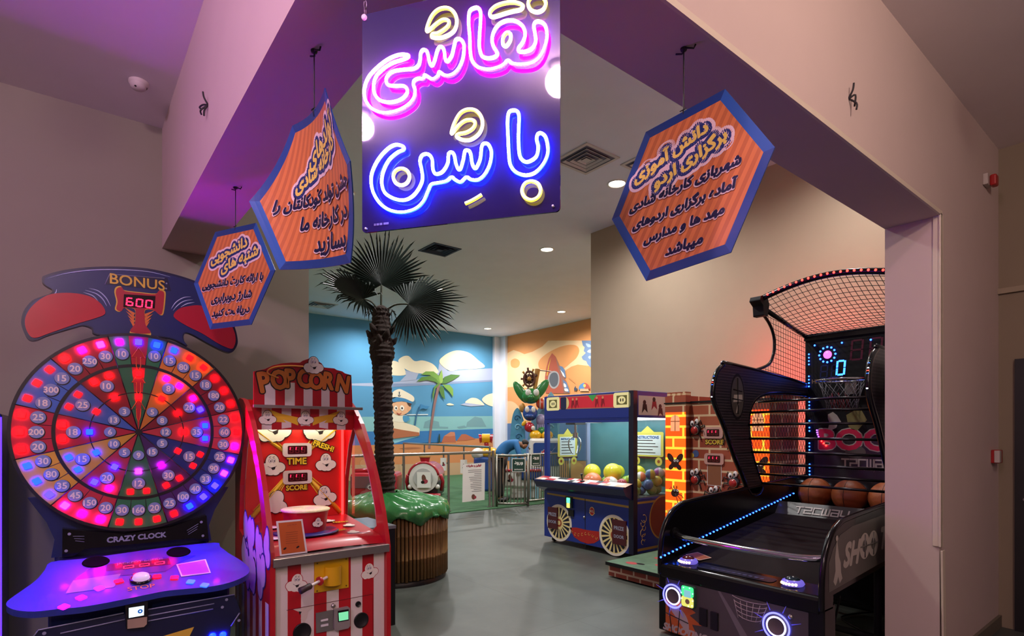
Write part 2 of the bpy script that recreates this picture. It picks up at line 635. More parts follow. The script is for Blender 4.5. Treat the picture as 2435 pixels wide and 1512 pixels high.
PL = plaster('plaster_left', '#948f7e')
PC = plaster('plaster_cream', '#b8a48e')
PB = plaster('plaster_header', '#cbb8b0')
PI_ = plaster('plaster_ceiling', '#e6e8f4')
PPC = plaster('plaster_passage_ceiling', '#f6eef0')
def concrete():
    m = bpy.data.materials.new('polished_concrete')
    m.use_nodes = True
    nt = m.node_tree
    p = nt.nodes['Principled BSDF']
    p.inputs['Roughness'].default_value = 0.42
    tc = nt.nodes.new('ShaderNodeTexCoord')
    n1 = nt.nodes.new('ShaderNodeTexNoise'); n1.inputs['Scale'].default_value = 1.3; n1.inputs['Detail'].default_value = 8
    n1.inputs['Roughness'].default_value = 0.65
    b = nt.nodes.new('ShaderNodeTexBrick')
    b.offset = 0.0
    b.inputs['Scale'].default_value = 1.0
    b.inputs['Brick Width'].default_value = 1.6
    b.inputs['Row Height'].default_value = 1.6
    b.inputs['Mortar Size'].default_value = 0.004
    b.inputs['Color1'].default_value = (1, 1, 1, 1); b.inputs['Color2'].default_value = (.93, .93, .93, 1)
    b.inputs['Mortar'].default_value = (.62, .62, .6, 1)
    r = nt.nodes.new('ShaderNodeValToRGB')
    r.color_ramp.elements[0].position = .3; r.color_ramp.elements[0].color = (*lin('#3c413c'), 1)
    r.color_ramp.elements[1].position = .75; r.color_ramp.elements[1].color = (*lin('#5b6059'), 1)
    mx = nt.nodes.new('ShaderNodeMix'); mx.data_type = 'RGBA'; mx.blend_type = 'MULTIPLY'; mx.inputs[0].default_value = 1
    nt.links.new(tc.outputs['Object'], n1.inputs['Vector']); nt.links.new(tc.outputs['Object'], b.inputs['Vector'])
    nt.links.new(n1.outputs['Fac'], r.inputs['Fac'])
    nt.links.new(r.outputs['Color'], mx.inputs[6]); nt.links.new(b.outputs['Color'], mx.inputs[7])
    nt.links.new(mx.outputs[2], p.inputs['Base Color'])
    return m
struct(MB().box(-6, 13, -6, 17, -0.12, 0, concrete()).build('floor'))
struct(MB().box(-6, 0.553, -6, 4.735, 3.68, 3.8, PPC).box(0.553, 6.2, -6, 1.067, 3.68, 3.8, PPC).build('ceiling_passage'))
struct(MB().box(0.86, 12.8, 1.36, 16.7, CZ, CZ + .12, PI_).build('ceiling'))
struct(MB().box(-6, 1.6, 4.735, 4.9, 0, 5.1, PL).build('wall_left'))
struct(MB().box(1.45, 1.6, 4.9, 16.7, 0, 5.1, PL).build('wall_left_inner'))
# header over the open corner: two beams and the pier on the right
struct(MB().box(0.553, 0.86, 1.36, 4.735, 2.82, 5.1, PB).build('wall_header_left'))
struct(MB().box(0.553, 4.184, 1.067, 1.36, 2.82, 5.1, PB).build('wall_header_right'))
struct(MB().box(4.184, 7.5, 1.067, 1.36, 0, 5.1, PB).build('wall_right'))
struct(MB().box(7.21, 7.5, 1.36, 6.85, 0, 5.1, PC).build('wall_cream'))
struct(MB().box(7.5, 12.8, 6.7, 6.85, 0, 5.1, PC).build('wall_cream_return'))
BLUE = mat('mural_sky', '#5496c0', .8, var=.12, scale=.8)
ORG = mat('mural_orange', '#e39a5e', .8, var=.05, scale=1)
wb = struct(MB().box(1.45, 12.75, 16.54, 16.7, 0, 5.1, BLUE).build('wall_back'))
wo = struct(MB().box(12.6, 12.75, 6.85, 16.54, 0, 5.1, ORG).build('wall_back_right'))
struct(MB().box(12.25, 12.6, 16.42, 16.54, 0, CZ, PI_).box(12.5, 12.6, 16.1, 16.54, 0, CZ, PI_).build('trim_column'))
# far side of the passage, turning the corner on the right
struct(MB().box(5.65, 5.8, -6, 1.067, 0, 3.7, PW).build('wall_passage_right'))
struct(MB().box(-6.15, -6, -6, 4.9, 0, 3.7, PB).build('wall_passage_left'))
struct(MB().box(-6, 5.8, -6.15, -6, 0, 3.7, PB).build('wall_passage_back'))
TR = mat('trim_ivory', '#d8cbb6', .5, var=.05)
b = MB()
b.box(4.160, 4.210, 1.055, 1.067, 0.80, 2.83, TR)
b.box(4.172, 4.184, 1.055, 1.10, 0.80, 2.83, TR)
struct(b.build('trim_corner_upper', bevel=.003))
b = MB()
b.M = Matrix.Translation((4.19, 1.06, 0.78)) @ Matrix.Rotation(R(-2.2), 4, 'Y')
b.box(-.028, .022, -.014, -.002, -.8, 0, TR)
struct(b.build('trim_corner_lower', bevel=.003))
struct(MB().box(0.553, 4.19, 1.055, 1.067, 2.82, 2.845, TR).build('trim_header'))
struct(MB().box(5.62, 5.65, -6, 1.067, 2.56, 2.60, mat('ledge', '#9a8b74', .7)).build('trim_ledge'))
struct(MB().box(4.21, 5.65, 1.047, 1.067, 0, 0.09, mat('skirting', '#6a6152', .7)).build('baseboard_right'))
d = struct(MB().box(5.615, 5.65, -.1, .967, 0, 2.05, mat('door_black', '#0c0b0b', .5)).build('door_1'))
MB().cyl((5.6, .9, 1.0), (5.56, .9, 1.0), .012, mat('steel', '#a9a9a9', .25, 1.0)).build('door_handle', d)
# artificial turf laid in the play area
def turf():
    m = mat('turf', '#2f5a36', .9, var=.35, scale=60, bump=.6)
    return m
tag(MB().box(1.62, 12.58, 8.8, 16.52, 0.001, 0.014, turf()).build('artificial_turf'), 'dark green artificial turf covering the floor behind the railing', 'carpet')

# ---------------------------------------------------------------- hanging hexagon signs
HB = [mat('sign_blue_a', '#2c5fa8', .25, coat=.4, var=0), mat('sign_blue_b', '#274a8c', .25, coat=.4, var=0), mat('sign_blue_c', '#20407c', .25, coat=.4, var=0)]
HO = stripes('sign_orange', '#dc8448', '#c4703e', 34, 0, rough=.28, angle=R(-22), coat=.5)
NAVY = mat('print_navy', '#171a3c', .3, var=0)
NAVY2 = mat('print_navy_soft', '#25366e', .3, var=0)
PALE = mat('print_pale', '#f3d9d2', .3, var=0)
YEL = mat('print_yellow', '#f2d766', .3, var=0)
CORD = mat('cord_black', '#141014', .6)

def hexsign(label, hang, top_z, th, tip, top, h, roll, nfun, title, body):
    t = thing('hanging_sign', label, 'sign', hang, th, 'orange hexagon signs hanging from the header')
    cr_, sr_ = math.cos(roll), math.sin(roll)
    n0 = nfun(0, 0, h)
    def place(p):
        s, z, k = p[0], p[1] - h, p[2]
        s2, z2 = s * cr_ - z * sr_, s * sr_ + z * cr_
        return (s2, (nfun(s2, z2, h) - n0) - k, z2)
    base = [(-top, h), (top, h), (tip, 0), (top, -h), (-top, -h), (-tip, 0)]
    def hx(r0, r1, col, k, nr=4):
        for e in range(6):
            a, b = base[e], base[(e + 1) % 6]
            N = 10
            vs = [((a[0] + (b[0] - a[0]) * i / N) * (r0 + (r1 - r0) * j / nr), (a[1] + (b[1] - a[1]) * i / N) * (r0 + (r1 - r0) * j / nr), k)
                  for j in range(nr + 1) for i in range(N + 1)]
            fs = [(j * (N + 1) + i, (j + 1) * (N + 1) + i, (j + 1) * (N + 1) + i + 1, j * (N + 1) + i + 1) for j in range(nr) for i in range(N)]
            yield vs, fs, col[e] if isinstance(col, list) else col
    b = MB()
    for vs, fs, m in hx(0.02, .885, HO, 0.0022, 8):
        b.add(vs, fs, m)
    for vs, fs, m in hx(.885, 1.0, [HB[2], HB[0], HB[1], HB[2], HB[0], HB[1]], 0.0022, 2):
        b.add(vs, fs, m)
    for vs, fs, m in hx(0.0, 1.0, HB[1], -0.0022, 6):
        b.add(vs, [f[::-1] for f in fs], m)
    rim = [(p[0] + (q[0] - p[0]) * i / 10, p[1] + (q[1] - p[1]) * i / 10) for p, q in zip(base, base[1:] + base[:1]) for i in range(10)]
    nn = len(rim)
    b.add([(x, y, -.0022) for x, y in rim] + [(x, y, .0022) for x, y in rim], [(i, nn + i, nn + (i + 1) % nn, (i + 1) % nn) for i in range(nn)], HB[1])
    b.v = [place(v) for v in b.v]
    b.build('panel', t)
    b = MB()
    y = h * .52
    for ft, m, k in ((.027, PALE, 0), (.016, NAVY2, 1), (.0032, YEL, 2)):
        for txt, dx, dy, w in title:
            s_ = fa(txt)
            b.text(s_, dx, dy, fitsize(s_, w * 1.14, .15), m, .0028 + k * .0009, rot=R(13), shear=.15, fat=ft, nfat=28 if ft > .02 else 14)
    for txt, dx, dy, w in body:
        s_ = fa(txt)
        sz = fitsize(s_, w, .22)
        b.text(s_, dx - .002, dy - .002, sz, PALE, .0056, fat=.005, shear=.22)
        b.text(s_, dx, dy, sz, NAVY, .0066, fat=.0028, shear=.22)
    b.v = [place(v) for v in b.v]
    b.build('printed_lettering', t)
    b = MB()
    L = top_z - hang[2]
    b.tube([(0, 0, -.02), (0, -.004, 0.0), (0, 0, .012), (0, 0, L - .02), (0, 0, L - .001)], .0022, CORD, 6)
    b.tube([(-.012, -.004, .004), (0, -.008, .002), (.012, -.003, .007)], .002, CORD, 6)
    b.build('cord', t)
    b = MB()
    b.lathe([(.0001, L), (.012, L - .001), (.010, L - .008), (.0001, L - .012)], CORD, n=12)
    b.tube([(-.03, 0, L - .006), (-.01, .006, L - .012), (.012, -.004, L - .006), (.035, .004, L - .014), (.042, .004, L - .004)], .003, CORD, 6)
    b.build('wire_end', t)
    return t

def nA(s, z, h): return .056 * z
hexsign('small orange and blue hexagon sign, leftmost and farthest of the three', (.725, 3.307, 2.602), 2.82, -63.8, .314, .158, .271, 0, nA,
        [('دانشجویی', -.04, .142, .25), ('شنبه های', .045, .085, .25)],
        [('با ارائه کارت دانشجویی', .0, -.027, .47), ('شارژ دوبرابری', .0, -.11, .31), ('دریافت کنید', .0, -.19, .29)])
def nC(s, z, h): return .178 * z
hexsign('flat orange and blue hexagon sign hanging on the right', (1.67, 1.15, 2.602), 2.82, -83.64, .29, .147, .287, .111, nC,
        [('دانش آموزی', -.055, .15, .25), ('برگزاری اردو', .015, .09, .235)],
        [('شهربازی کارخانه شادی', -.01, .006, .40), ('آماده برگزاری اردوهای', -.01, -.065, .375), ('مهد ها و مدارس', -.01, -.138, .285), ('میباشد', -.005, -.21, .13)])
def nB(s, z, h):
    q = z + h
    return -.097 * q - .812 * s * s - .669 * s * q + .606 * s * q * q + .598 * s ** 3
hexsign('curled orange and blue hexagon sign with a bent top corner, middle of the three', (.678, 1.952, 2.611), 2.82, -84.68, .329, .17, .264, -.078, nB,
        [('تولدهای', .075, .135, .23), ('کارخانه شادی', .03, .07, .3)],
        [('جشن تولد کودکانتان را', .02, -.03, .5), ('در کارخانه ما', .06, -.11, .31), ('بسازید', .075, -.19, .19)])

# ---------------------------------------------------------------- neon sign
t = thing('neon_sign', 'square dark acrylic neon sign with pink, blue and yellow handwritten tubes', 'neon sign', (.6658, 1.5149, 0), -54.6)
PANEL = mat('neon_panel', '#241a50', .02, var=.1)
def pl(p):     # panel coordinates -> local: x along, z up, front at -y
    return p
b = MB().frame((0, 0, 0), (1, 0, 0), (0, 0, 1))
b.prism(rrect(-.002, 2.064, .568, 2.682, .012), -.003, .003, PANEL)
b.build('panel', t)
NEON = {'pink': ((1, .003, .62), 0, 45, 70), 'blue': ((.001, .012, 1), 0, 50, 70), 'yellow': ((1, .72, .006), 0, 5, 9)}
CORE = {'pink': (1.0, .50, .93), 'blue': (.45, .86, 1.0), 'yellow': (1.0, .85, .055)}
def neon(paths, col):
    m1 = glow('neon_%s' % col, NEON[col][0], NEON[col][2], '#ffffff')
    m2 = glow('neon_%s_core' % col, CORE[col], NEON[col][3], '#ffffff')
    for pts, closed in paths:
        P = cr(pts, 5, closed)
        w = MB()
        w.tube([(p.x, -.016, p.y) for p in P], .0048, m1, 8, closed)
        o = w.build('neon_tube', t)
        w = MB()
        w.tube([(p.x, -.0192, p.y) for p in P], .0031, m2, 8, closed)
        w.build('bright_core', o)
neon([([(0.147, 2.532), (0.1199, 2.537), (0.0851, 2.5299), (0.0498, 2.5113), (0.0243, 2.4885), (0.013, 2.4584), (0.0166, 2.4304), (0.0345, 2.4048), (0.065, 2.3873), (0.0951, 2.3826), (0.1249, 2.386), (0.1519, 2.3973), (0.1666, 2.4128), (0.169, 2.4324), (0.1642, 2.4466), (0.1666, 2.4573), (0.1787, 2.4618), (0.1932, 2.4593), (0.1981, 2.4674), (0.2077, 2.4613), (0.222, 2.4522), (0.2363, 2.4585), (0.2411, 2.4687), (0.2553, 2.4574), (0.2741, 2.4541), (0.2927, 2.4639), (0.3066, 2.4875), (0.3113, 2.517), (0.309, 2.5347), (0.2997, 2.5461), (0.2881, 2.5452), (0.2834, 2.5309), (0.2764, 2.506), (0.2647, 2.4929), (0.2576, 2.5007), (0.2553, 2.5187), (0.2505, 2.5327), (0.2411, 2.5354), (0.2339, 2.5248), (0.2268, 2.502), (0.2197, 2.49), (0.2125, 2.4979), (0.2077, 2.5187), (0.2029, 2.5328), (0.1932, 2.5368), (0.186, 2.5293), (0.1836, 2.5098), (0.1787, 2.4973), (0.1642, 2.4911), (0.1348, 2.494), (0.1051, 2.4948), (0.0876, 2.4866), (0.0811, 2.4742), (0.0876, 2.4604), (0.11, 2.4535), (0.1348, 2.4493), (0.1456, 2.4363), (0.1421, 2.4235), (0.1249, 2.4129), (0.0951, 2.411), (0.065, 2.4203), (0.0472, 2.4391), (0.0421, 2.4627), (0.0498, 2.4886), (0.07, 2.5055), (0.1001, 2.5182), (0.1298, 2.5218), (0.147, 2.5253)], True),
      ([(0.3411, 2.62), (0.3274, 2.6133), (0.3242, 2.588), (0.3274, 2.5485), (0.3288, 2.5094), (0.3343, 2.4825), (0.3503, 2.4624), (0.3752, 2.4515), (0.3977, 2.4497), (0.4199, 2.4542), (0.4332, 2.4645), (0.4464, 2.4537), (0.4727, 2.4469), (0.4987, 2.4464), (0.518, 2.4575), (0.5308, 2.4801), (0.5371, 2.508), (0.5329, 2.5338), (0.5222, 2.5463), (0.5094, 2.5497), (0.5021, 2.5419), (0.5051, 2.5225), (0.5073, 2.5012), (0.4987, 2.4841), (0.4814, 2.4789), (0.464, 2.4821), (0.4618, 2.491), (0.4727, 2.5036), (0.4792, 2.5234), (0.4727, 2.5457), (0.4552, 2.5618), (0.4332, 2.5683), (0.4111, 2.5643), (0.3954, 2.5482), (0.3896, 2.528), (0.3932, 2.5102), (0.4021, 2.4936), (0.4044, 2.4847), (0.3932, 2.4795), (0.3752, 2.4815), (0.3616, 2.4904), (0.3548, 2.5131), (0.3548, 2.5432), (0.3571, 2.5729), (0.358, 2.6027), (0.3525, 2.6168)], True)], 'pink')
neon([([(0.4199, 2.5094), (0.4191, 2.5232), (0.4244, 2.534), (0.4332, 2.5374), (0.4398, 2.531), (0.4398, 2.5175), (0.4332, 2.5069), (0.4266, 2.5031)], True),
      ([(0.3842, 2.5931), (0.3851, 2.6023), (0.3977, 2.6117), (0.4199, 2.6156), (0.4464, 2.6134), (0.4661, 2.6051), (0.4735, 2.5968), (0.4661, 2.5899), (0.4464, 2.5897), (0.4244, 2.5883), (0.4021, 2.5861), (0.3896, 2.5869)], True),
      ([(0.5107, 2.6175), (0.5265, 2.6083), (0.5337, 2.5918), (0.5265, 2.5775), (0.5107, 2.5745), (0.4943, 2.5841), (0.4874, 2.6015), (0.4943, 2.6151)], True),
      ([(0.2029, 2.588), (0.2125, 2.6148), (0.2268, 2.6317), (0.2458, 2.6388), (0.2694, 2.6339), (0.2857, 2.6153), (0.2904, 2.5926), (0.2834, 2.5723), (0.2647, 2.5628), (0.2411, 2.5608), (0.2197, 2.5671), (0.2211, 2.5748), (0.2387, 2.5744), (0.26, 2.5834), (0.2684, 2.594), (0.2647, 2.6035), (0.2505, 2.6072), (0.2316, 2.6), (0.2149, 2.5901)], True),
      ([(0.275, 2.2991), (0.2834, 2.324), (0.2997, 2.3476), (0.3205, 2.3552), (0.3434, 2.3495), (0.3594, 2.3298), (0.3625, 2.3057), (0.3525, 2.2857), (0.3297, 2.2739), (0.3066, 2.2772), (0.2904, 2.2882), (0.2964, 2.2938), (0.3182, 2.295), (0.3366, 2.3031), (0.3425, 2.3164), (0.3343, 2.3254), (0.3159, 2.3269), (0.2974, 2.3176), (0.2834, 2.3044)], True),
      ([(0.4956, 2.1435), (0.5128, 2.1351), (0.5201, 2.1167), (0.5128, 2.1005), (0.4956, 2.0953), (0.4783, 2.1044), (0.4709, 2.1225), (0.4783, 2.1393)], True),
      ([(0.1274, 2.2244), (0.1446, 2.2155), (0.1519, 2.1989), (0.1446, 2.1829), (0.1274, 2.1782), (0.11, 2.1871), (0.1026, 2.2051), (0.11, 2.2199)], True),
      ([(0.315, 2.1067), (0.3297, 2.1111), (0.3457, 2.1175), (0.3607, 2.1248)], False)], 'yellow')
neon([([(0.4486, 2.3329), (0.4354, 2.3287), (0.4319, 2.3038), (0.4332, 2.2655), (0.4354, 2.2228), (0.4398, 2.1926), (0.4552, 2.1716), (0.4814, 2.1608), (0.5073, 2.165), (0.5286, 2.1852), (0.5393, 2.2129), (0.535, 2.2467), (0.5244, 2.2615), (0.5137, 2.2622), (0.5094, 2.2503), (0.5137, 2.2289), (0.5094, 2.2065), (0.4943, 2.196), (0.4792, 2.1959), (0.4661, 2.2102), (0.4618, 2.2403), (0.4618, 2.2782), (0.4631, 2.3117), (0.4596, 2.327)], True),
      ([(0.1323, 2.2841), (0.1125, 2.2914), (0.0901, 2.2855), (0.065, 2.2664), (0.0447, 2.2396), (0.0345, 2.209), (0.0396, 2.172), (0.0599, 2.1379), (0.0901, 2.1142), (0.1298, 2.1032), (0.169, 2.1079), (0.1932, 2.1251), (0.2077, 2.1522), (0.2173, 2.1687), (0.2363, 2.1708), (0.26, 2.1723), (0.2764, 2.1812), (0.2857, 2.1735), (0.302, 2.165), (0.3182, 2.176), (0.332, 2.1678), (0.3525, 2.1653), (0.3707, 2.1781), (0.3842, 2.2041), (0.3878, 2.2336), (0.3797, 2.2539), (0.3684, 2.2585), (0.3607, 2.2501), (0.3571, 2.2206), (0.348, 2.2003), (0.3411, 2.1969), (0.3343, 2.2107), (0.3297, 2.2372), (0.3228, 2.2468), (0.3136, 2.2446), (0.309, 2.2227), (0.302, 2.2019), (0.295, 2.2006), (0.2881, 2.2167), (0.2834, 2.2391), (0.2764, 2.2479), (0.267, 2.2435), (0.2647, 2.2198), (0.2505, 2.1998), (0.2316, 2.1956), (0.222, 2.2078), (0.2197, 2.2345), (0.2125, 2.2487), (0.2005, 2.2539), (0.1884, 2.2497), (0.1836, 2.2349), (0.1884, 2.2121), (0.1908, 2.1852), (0.1787, 2.1601), (0.1593, 2.1423), (0.1348, 2.1362), (0.1051, 2.144), (0.0775, 2.163), (0.0675, 2.1913), (0.0725, 2.2224), (0.0901, 2.2517), (0.115, 2.2686), (0.1348, 2.2749)], True)], 'blue')
SCREW = mat('screw_white', '#e6e0e6', .3)
for x, z in ((.006, 2.672), (.55, 2.078), (.012, 2.074), (.555, 2.672)):
    b = MB().frame((x, -.003, z), (1, 0, 0), (0, 0, 1)).lathe([(.0001, .006), (.0075 if z > 2.5 else .003, .006), (.008 if z > 2.5 else .003, 0)], SCREW, n=14)
    b.reset().build('corner_screw', t)
CH = mat('chain_steel', '#8c7f92', .3, .9)
for x in (.006, .555):
    b = MB()
    z = 2.682
    i = 0
    while z < 2.815:
        ex = (1, 0, 0) if i % 2 else (0, 1, 0)
        b.frame((x, 0, z), ex, (0, 0, 1)).tube(circ(0, .011, .0045, 10, .012), .0016, CH, 6, True)
        z += .019
        i += 1
    b.reset().build('chain', t)
b = MB().frame((0, -.0035, 0), (1, 0, 0), (0, 0, 1))
SP = mat('neon_small_print', '#6e6698', .4, var=0)
for x0, x1 in ((.036, .042), (.044, .052), (.054, .062), (.066, .082)):
    b.poly([(x0, 2.080), (x1, 2.080), (x1, 2.086), (x0, 2.086)], SP, .0006)
b.build('maker_print', t)

# ---------------------------------------------------------------- wheel game beside the left wall
t = thing('wheel_arcade_machine', 'tall navy redemption arcade machine with a huge round number wheel by the left wall', 'arcade machine', (.345, 3.9, 0))
NV = mat('navy_laminate', '#162455', .35, var=.1, coat=.15)
NVD = mat('navy_dark', '#0e1433', .35, var=.1, coat=.2)
BLK = mat('black_plastic', '#0c0b0e', .4, var=.1)
BLKG = mat('black_gloss', '#0a090c', .15, var=.1)
REDL = mat('red_acrylic', '#b0182a', .3, var=.15, coat=.3)
WHT = mat('print_white', '#e8e4e0', .4, var=.04)
GREY = mat('print_grey', '#8b8fa6', .4, var=.05)
GOLD = mat('print_gold', '#d8b23c', .4, var=.05)
SEG_R = glow('segment_red', (1, .008, .04), 6.0)
SEG_OFF = mat('segment_dark', '#2c0a12', .3, var=0)
# cabinet
w = WB()
w.box(-.06, .75, 3.56, 4.5, .04, .64, NV)
w.box(-.04, .73, 4.05, 4.5, .64, 1.15, NVD)
w.box(.05, .64, 4.06, 4.5, 1.15, 2.0, NVD)
w.box(-.03, .72, 3.90, 4.06, .64, .80, NVD)
w.build('cabinet', t, bevel=.012)
# neck that flares up into the wheel
w = WB().on('wheel', .0)
nk = [(-.40, -.70), (.40, -.70), (.385, -.60), (.42, -.50), (.50, -.36), (-.50, -.36), (-.42, -.50), (-.385, -.60)]
w.prism(nk, -.11, -.062, NV)
w.build('neck_panel', t, bevel=.006)
w = WB().on('wheel', .0)
w.prism([(-0.3506, -0.5353), (-0.2746, -0.553), (-0.0631, -0.596), (0.1668, -0.5802), (0.3605, -0.5271), (0.3734, -0.6957), (0.2894, -0.6613), (-0.2542, -0.6593), (-0.3049, -0.696), (-0.3521, -0.6926)], -.08, .0, BLKG)
w.text('CRAZY CLOCK', *[(-0.0046, -0.6215)][0], fitsize('CRAZY CLOCK', .29), mat('letter_steel', '#8a90a8', .3, var=.05), .002, fat=.002, sx=1.0)
for x, z in [(-0.3209, -0.567), (-0.3348, -0.659), (0.3311, -0.5652), (0.34, -0.6522)]:
    w.ring(x, z, 0, .008, GREY, .002, 12)
for a, c in zip([(-0.3049, -0.5815), (-0.2999, -0.5948), (-0.2948, -0.6081), (0.3146, -0.5743), (0.3115, -0.5897), (0.3083, -0.6058)], [(-0.2542, -0.5873), (-0.2542, -0.6028), (-0.2542, -0.6182), (0.2521, -0.6103), (0.2552, -0.6234), (0.2583, -0.6357)]):
    w.tube([(*a, .001), (*c, .001)], .0015, GREY, 4)
w.build('name_panel', t)
# wheel
RW = .572
wheel = WB().on('wheel', 0)
wheel.prism(circ(0, 0, RW + .008, 96), -.06, .012, NVD)
SECT = ['#2f7048', '#d0812f', '#7c1626', '#c23844', '#1b2f78', '#43205e', '#2f7048', '#b8323e', '#d2a23a', '#b01f3c', '#3f68b4', '#8a1622']
SM = [mat('sector_%d' % i, c, .3, var=.12, scale=5, coat=.25) for i, c in enumerate(SECT)]
SMD = [mat('sector_inner_%d' % i, tuple(v * .8 for v in lin(c)), .3, var=.15, scale=5, coat=.25) for i, c in enumerate(SECT)]
def pz(deg, r):
    a = R(90 - deg)
    return (r * RW * math.cos(a), r * RW * math.sin(a))
for i in range(12):
    a0, a1 = i * 30 - 15, i * 30 + 15
    wheel.poly([(0, 0)] + [pz(a0 + (a1 - a0) * k / 6, .68) for k in range(7)], SMD[i], .0125)
    vs = [pz(a0 + 30 * k / 8, r) for k in range(9) for r in (.68, 1.0)]
    wheel.add([(x, y, .0125) for x, y in vs], [(2 * k, 2 * k + 2, 2 * k + 3, 2 * k + 1)[::-1] for k in range(8)], SM[i])
wheel.poly([(0, 0)] + [pz(d, 1.0) for d in (-5, -2.5, 0, 2.5, 5)], mat('arrow_red', '#b3202c', .3, var=.1), .0130)
for i in range(36):
    d = i * 10 - 5
    big = i % 3 == 2 or i % 3 == 2
    q = 0.9 if (i * 10 - 5 + 15) % 30 == 0 else .45
    p0, p1 = pz(d, .68 if q < .8 else 0.03), pz(d, 1.0 if q > .8 else .80)
    wheel.tube([(*p0, .013), (*p1, .013)], .0028 if q > .8 else .0018, BLK, 4)
wheel.ring(0, 0, .667 * RW, .697 * RW, BLK, .0145, 96)
wheel.ring(0, 0, .400 * RW, .410 * RW, BLK, .0140, 96)
wheel.ring(0, 0, RW - .008, RW + .008, BLK, .0145, 96)
wheel.poly(circ(0, 0, .018, 16), BLK, .016)
DISC = mat('number_disc', '#7d92bd', .35, var=.08)
NUM = mat('number_cream', '#e8e0d4', .35, var=0)
def num(deg, r, s_, rad=.033, ts=.048):
    x, y = pz(deg, r)
    wheel.poly(circ(x + .002, y - .003, rad + .003, 20), BLK, .0138)
    wheel.poly(circ(x, y, rad, 20), DISC, .0144)
    wheel.text(s_, x, y, ts if len(s_) < 3 else ts * .92, NUM, .0152, fat=.0012, nfat=6)
OUT = [10, 15, 80, 15, 18, 180, 20, 22, 60, 30, 25, 90, 33, 40, 100, 25, 20, 160, 30, 20, 150, 45, 35, 80, 30, 20, 200, 25, 18, 300, 15, 20, 250, 30, 10]
for i, n in enumerate(OUT):
    num((i + 1) * 10, .805, str(n))
for i, n in enumerate([8, 20, 35, 15, 30, 12, 20, 15, 18, 25, 10]):
    num((i + 1) * 30, .53, str(n))
for i, n in enumerate([5, 8, 12, 5, 15, 9, 5, 10, 6, 13, 3]):
    num((i + 1) * 30, .24, str(n), .028, .042)
AR_ = mat('arrow_orange', '#e0682c', .35, var=.05)
for r0 in (.1, .37, .63):
    L = [pz(0, r0), pz(-1.2 / (r0 + .1), r0 + .05), pz(-1.0 / (r0 + .1), r0 + .14), pz(-3.2 / (r0 + .12), r0 + .14), pz(0, r0 + .24), pz(3.2 / (r0 + .12), r0 + .14), pz(1.0 / (r0 + .1), r0 + .14), pz(1.2 / (r0 + .1), r0 + .05)]
    wheel.tube([(x, y, .0145) for x, y in L], .0025, AR_, 4, True)
wo_ = wheel.build('number_wheel', t)
LC = {'r': glow('led_red', (1, 0, .0003), 40), 'b': glow('led_blue', (.0001, .0008, 1), 260), 'v': glow('led_violet', (.0009, .0005, 1), 260), 'm': glow('led_magenta', (1, 0, .9), 100), 'p': glow('led_pink', (1, .0015, .85), 100)}
LCD = {k: glow('console_' + k, c_, e_) for k, c_, e_ in (('r', (1, 0, .004), 5), ('b', (.01, .05, 1), 6), ('m', (1, .004, .9), 4), ('p', (.6, .01, 1), 5))}
def led(b_parent, frame_fn, x, y, col, s=.0165, rot=0.0, k=0.0, name='led_window'):
    m = frame_fn(WB())
    c, n = math.cos(rot), math.sin(rot)
    q = [(x + c * a - n * b_, y + n * a + c * b_) for a, b_ in rrect(-s, -s, s, s, s * .35, 3)]
    m.prism(q, k, k + .006, LCD[col[0]] if '!' in col else LC[col])
    return m.build(name, b_parent)
onw = lambda w_: w_.on('wheel', 0)
OC = 'v b b r r r r r r r m p p v v b r r r r m m p v b b r r r r r r r m p m'.split()
for i, c in enumerate(OC):
    x, y = pz(i * 10, .925)
    led(wo_, onw, x, y, c, .0175, R(-i * 10), .0135)
MC = [None, 'mm', 'mv', 'bb', 'rr', 'rr', 'rr', 'mv', 'bb', 'rr', 'rr', 'rr']
for i, c in enumerate(MC):
    if c:
        for k in (0, 1):
            x, y = pz(i * 30 + (-6.5 if k == 0 else 6.5), .615)
            led(wo_, onw, x, y, c[k], .016, R(-i * 30), .0135)
for i, c in enumerate([None, 'r', 'r', 'r', 'r', 'm', 'p', 'v', 'b', 'b', 'r', 'r']):
    if c:
        x, y = pz(i * 30, .405)
        led(wo_, onw, x, y, c, .016, R(-i * 30), .0145)
for r in (.60, .36):
    led(wo_, onw, *pz(0, r), 'r', .016, 0, .0135)
# header board
hb = [(-0.2082, 0.5559), (-0.2211, 0.5866), (-0.2595, 0.5992), (-0.2931, 0.5858), (-0.3509, 0.5582), (-0.4153, 0.5252), (-0.4626, 0.4947), (-0.4936, 0.4966), (-0.5128, 0.5351), (-0.5227, 0.5844), (-0.5128, 0.6462), (-0.4781, 0.7067), (-0.4312, 0.7392), (-0.3994, 0.7595), (-0.3954, 0.7808), (-0.4153, 0.7931), (-0.4351, 0.8105), (-0.4375, 0.8357), (-0.4233, 0.8536), (-0.3509, 0.8922), (-0.234, 0.9312), (-0.1025, 0.9585), (0.0454, 0.9742), (0.1818, 0.9642), (0.294, 0.9425), (0.3784, 0.9088), (0.4053, 0.877), (0.3892, 0.8446), (0.3518, 0.8153), (0.4216, 0.8011), (0.4821, 0.7547), (0.5212, 0.6862), (0.5393, 0.6146), (0.5381, 0.5653), (0.5077, 0.5159), (0.4654, 0.5158), (0.3677, 0.5608), (0.294, 0.6007), (0.2527, 0.6139), (0.2343, 0.5944), (0.2373, 0.5597), (0.2527, 0.532), (0.1619, 0.5694), (0.0058, 0.5701), (-0.1204, 0.5544)]
hb = [(p.x, p.y) for p in cr(hb, 4, True)]
w = WB().on('head')
w.prism(hb, -.05, .0, NVD)
cx_, cy_ = sum(p[0] for p in hb) / len(hb), sum(p[1] for p in hb) / len(hb)
w.poly([(cx_ + (x - cx_) * .975, cy_ + (y - cy_) * .955) for x, y in hb], NV, .0008)
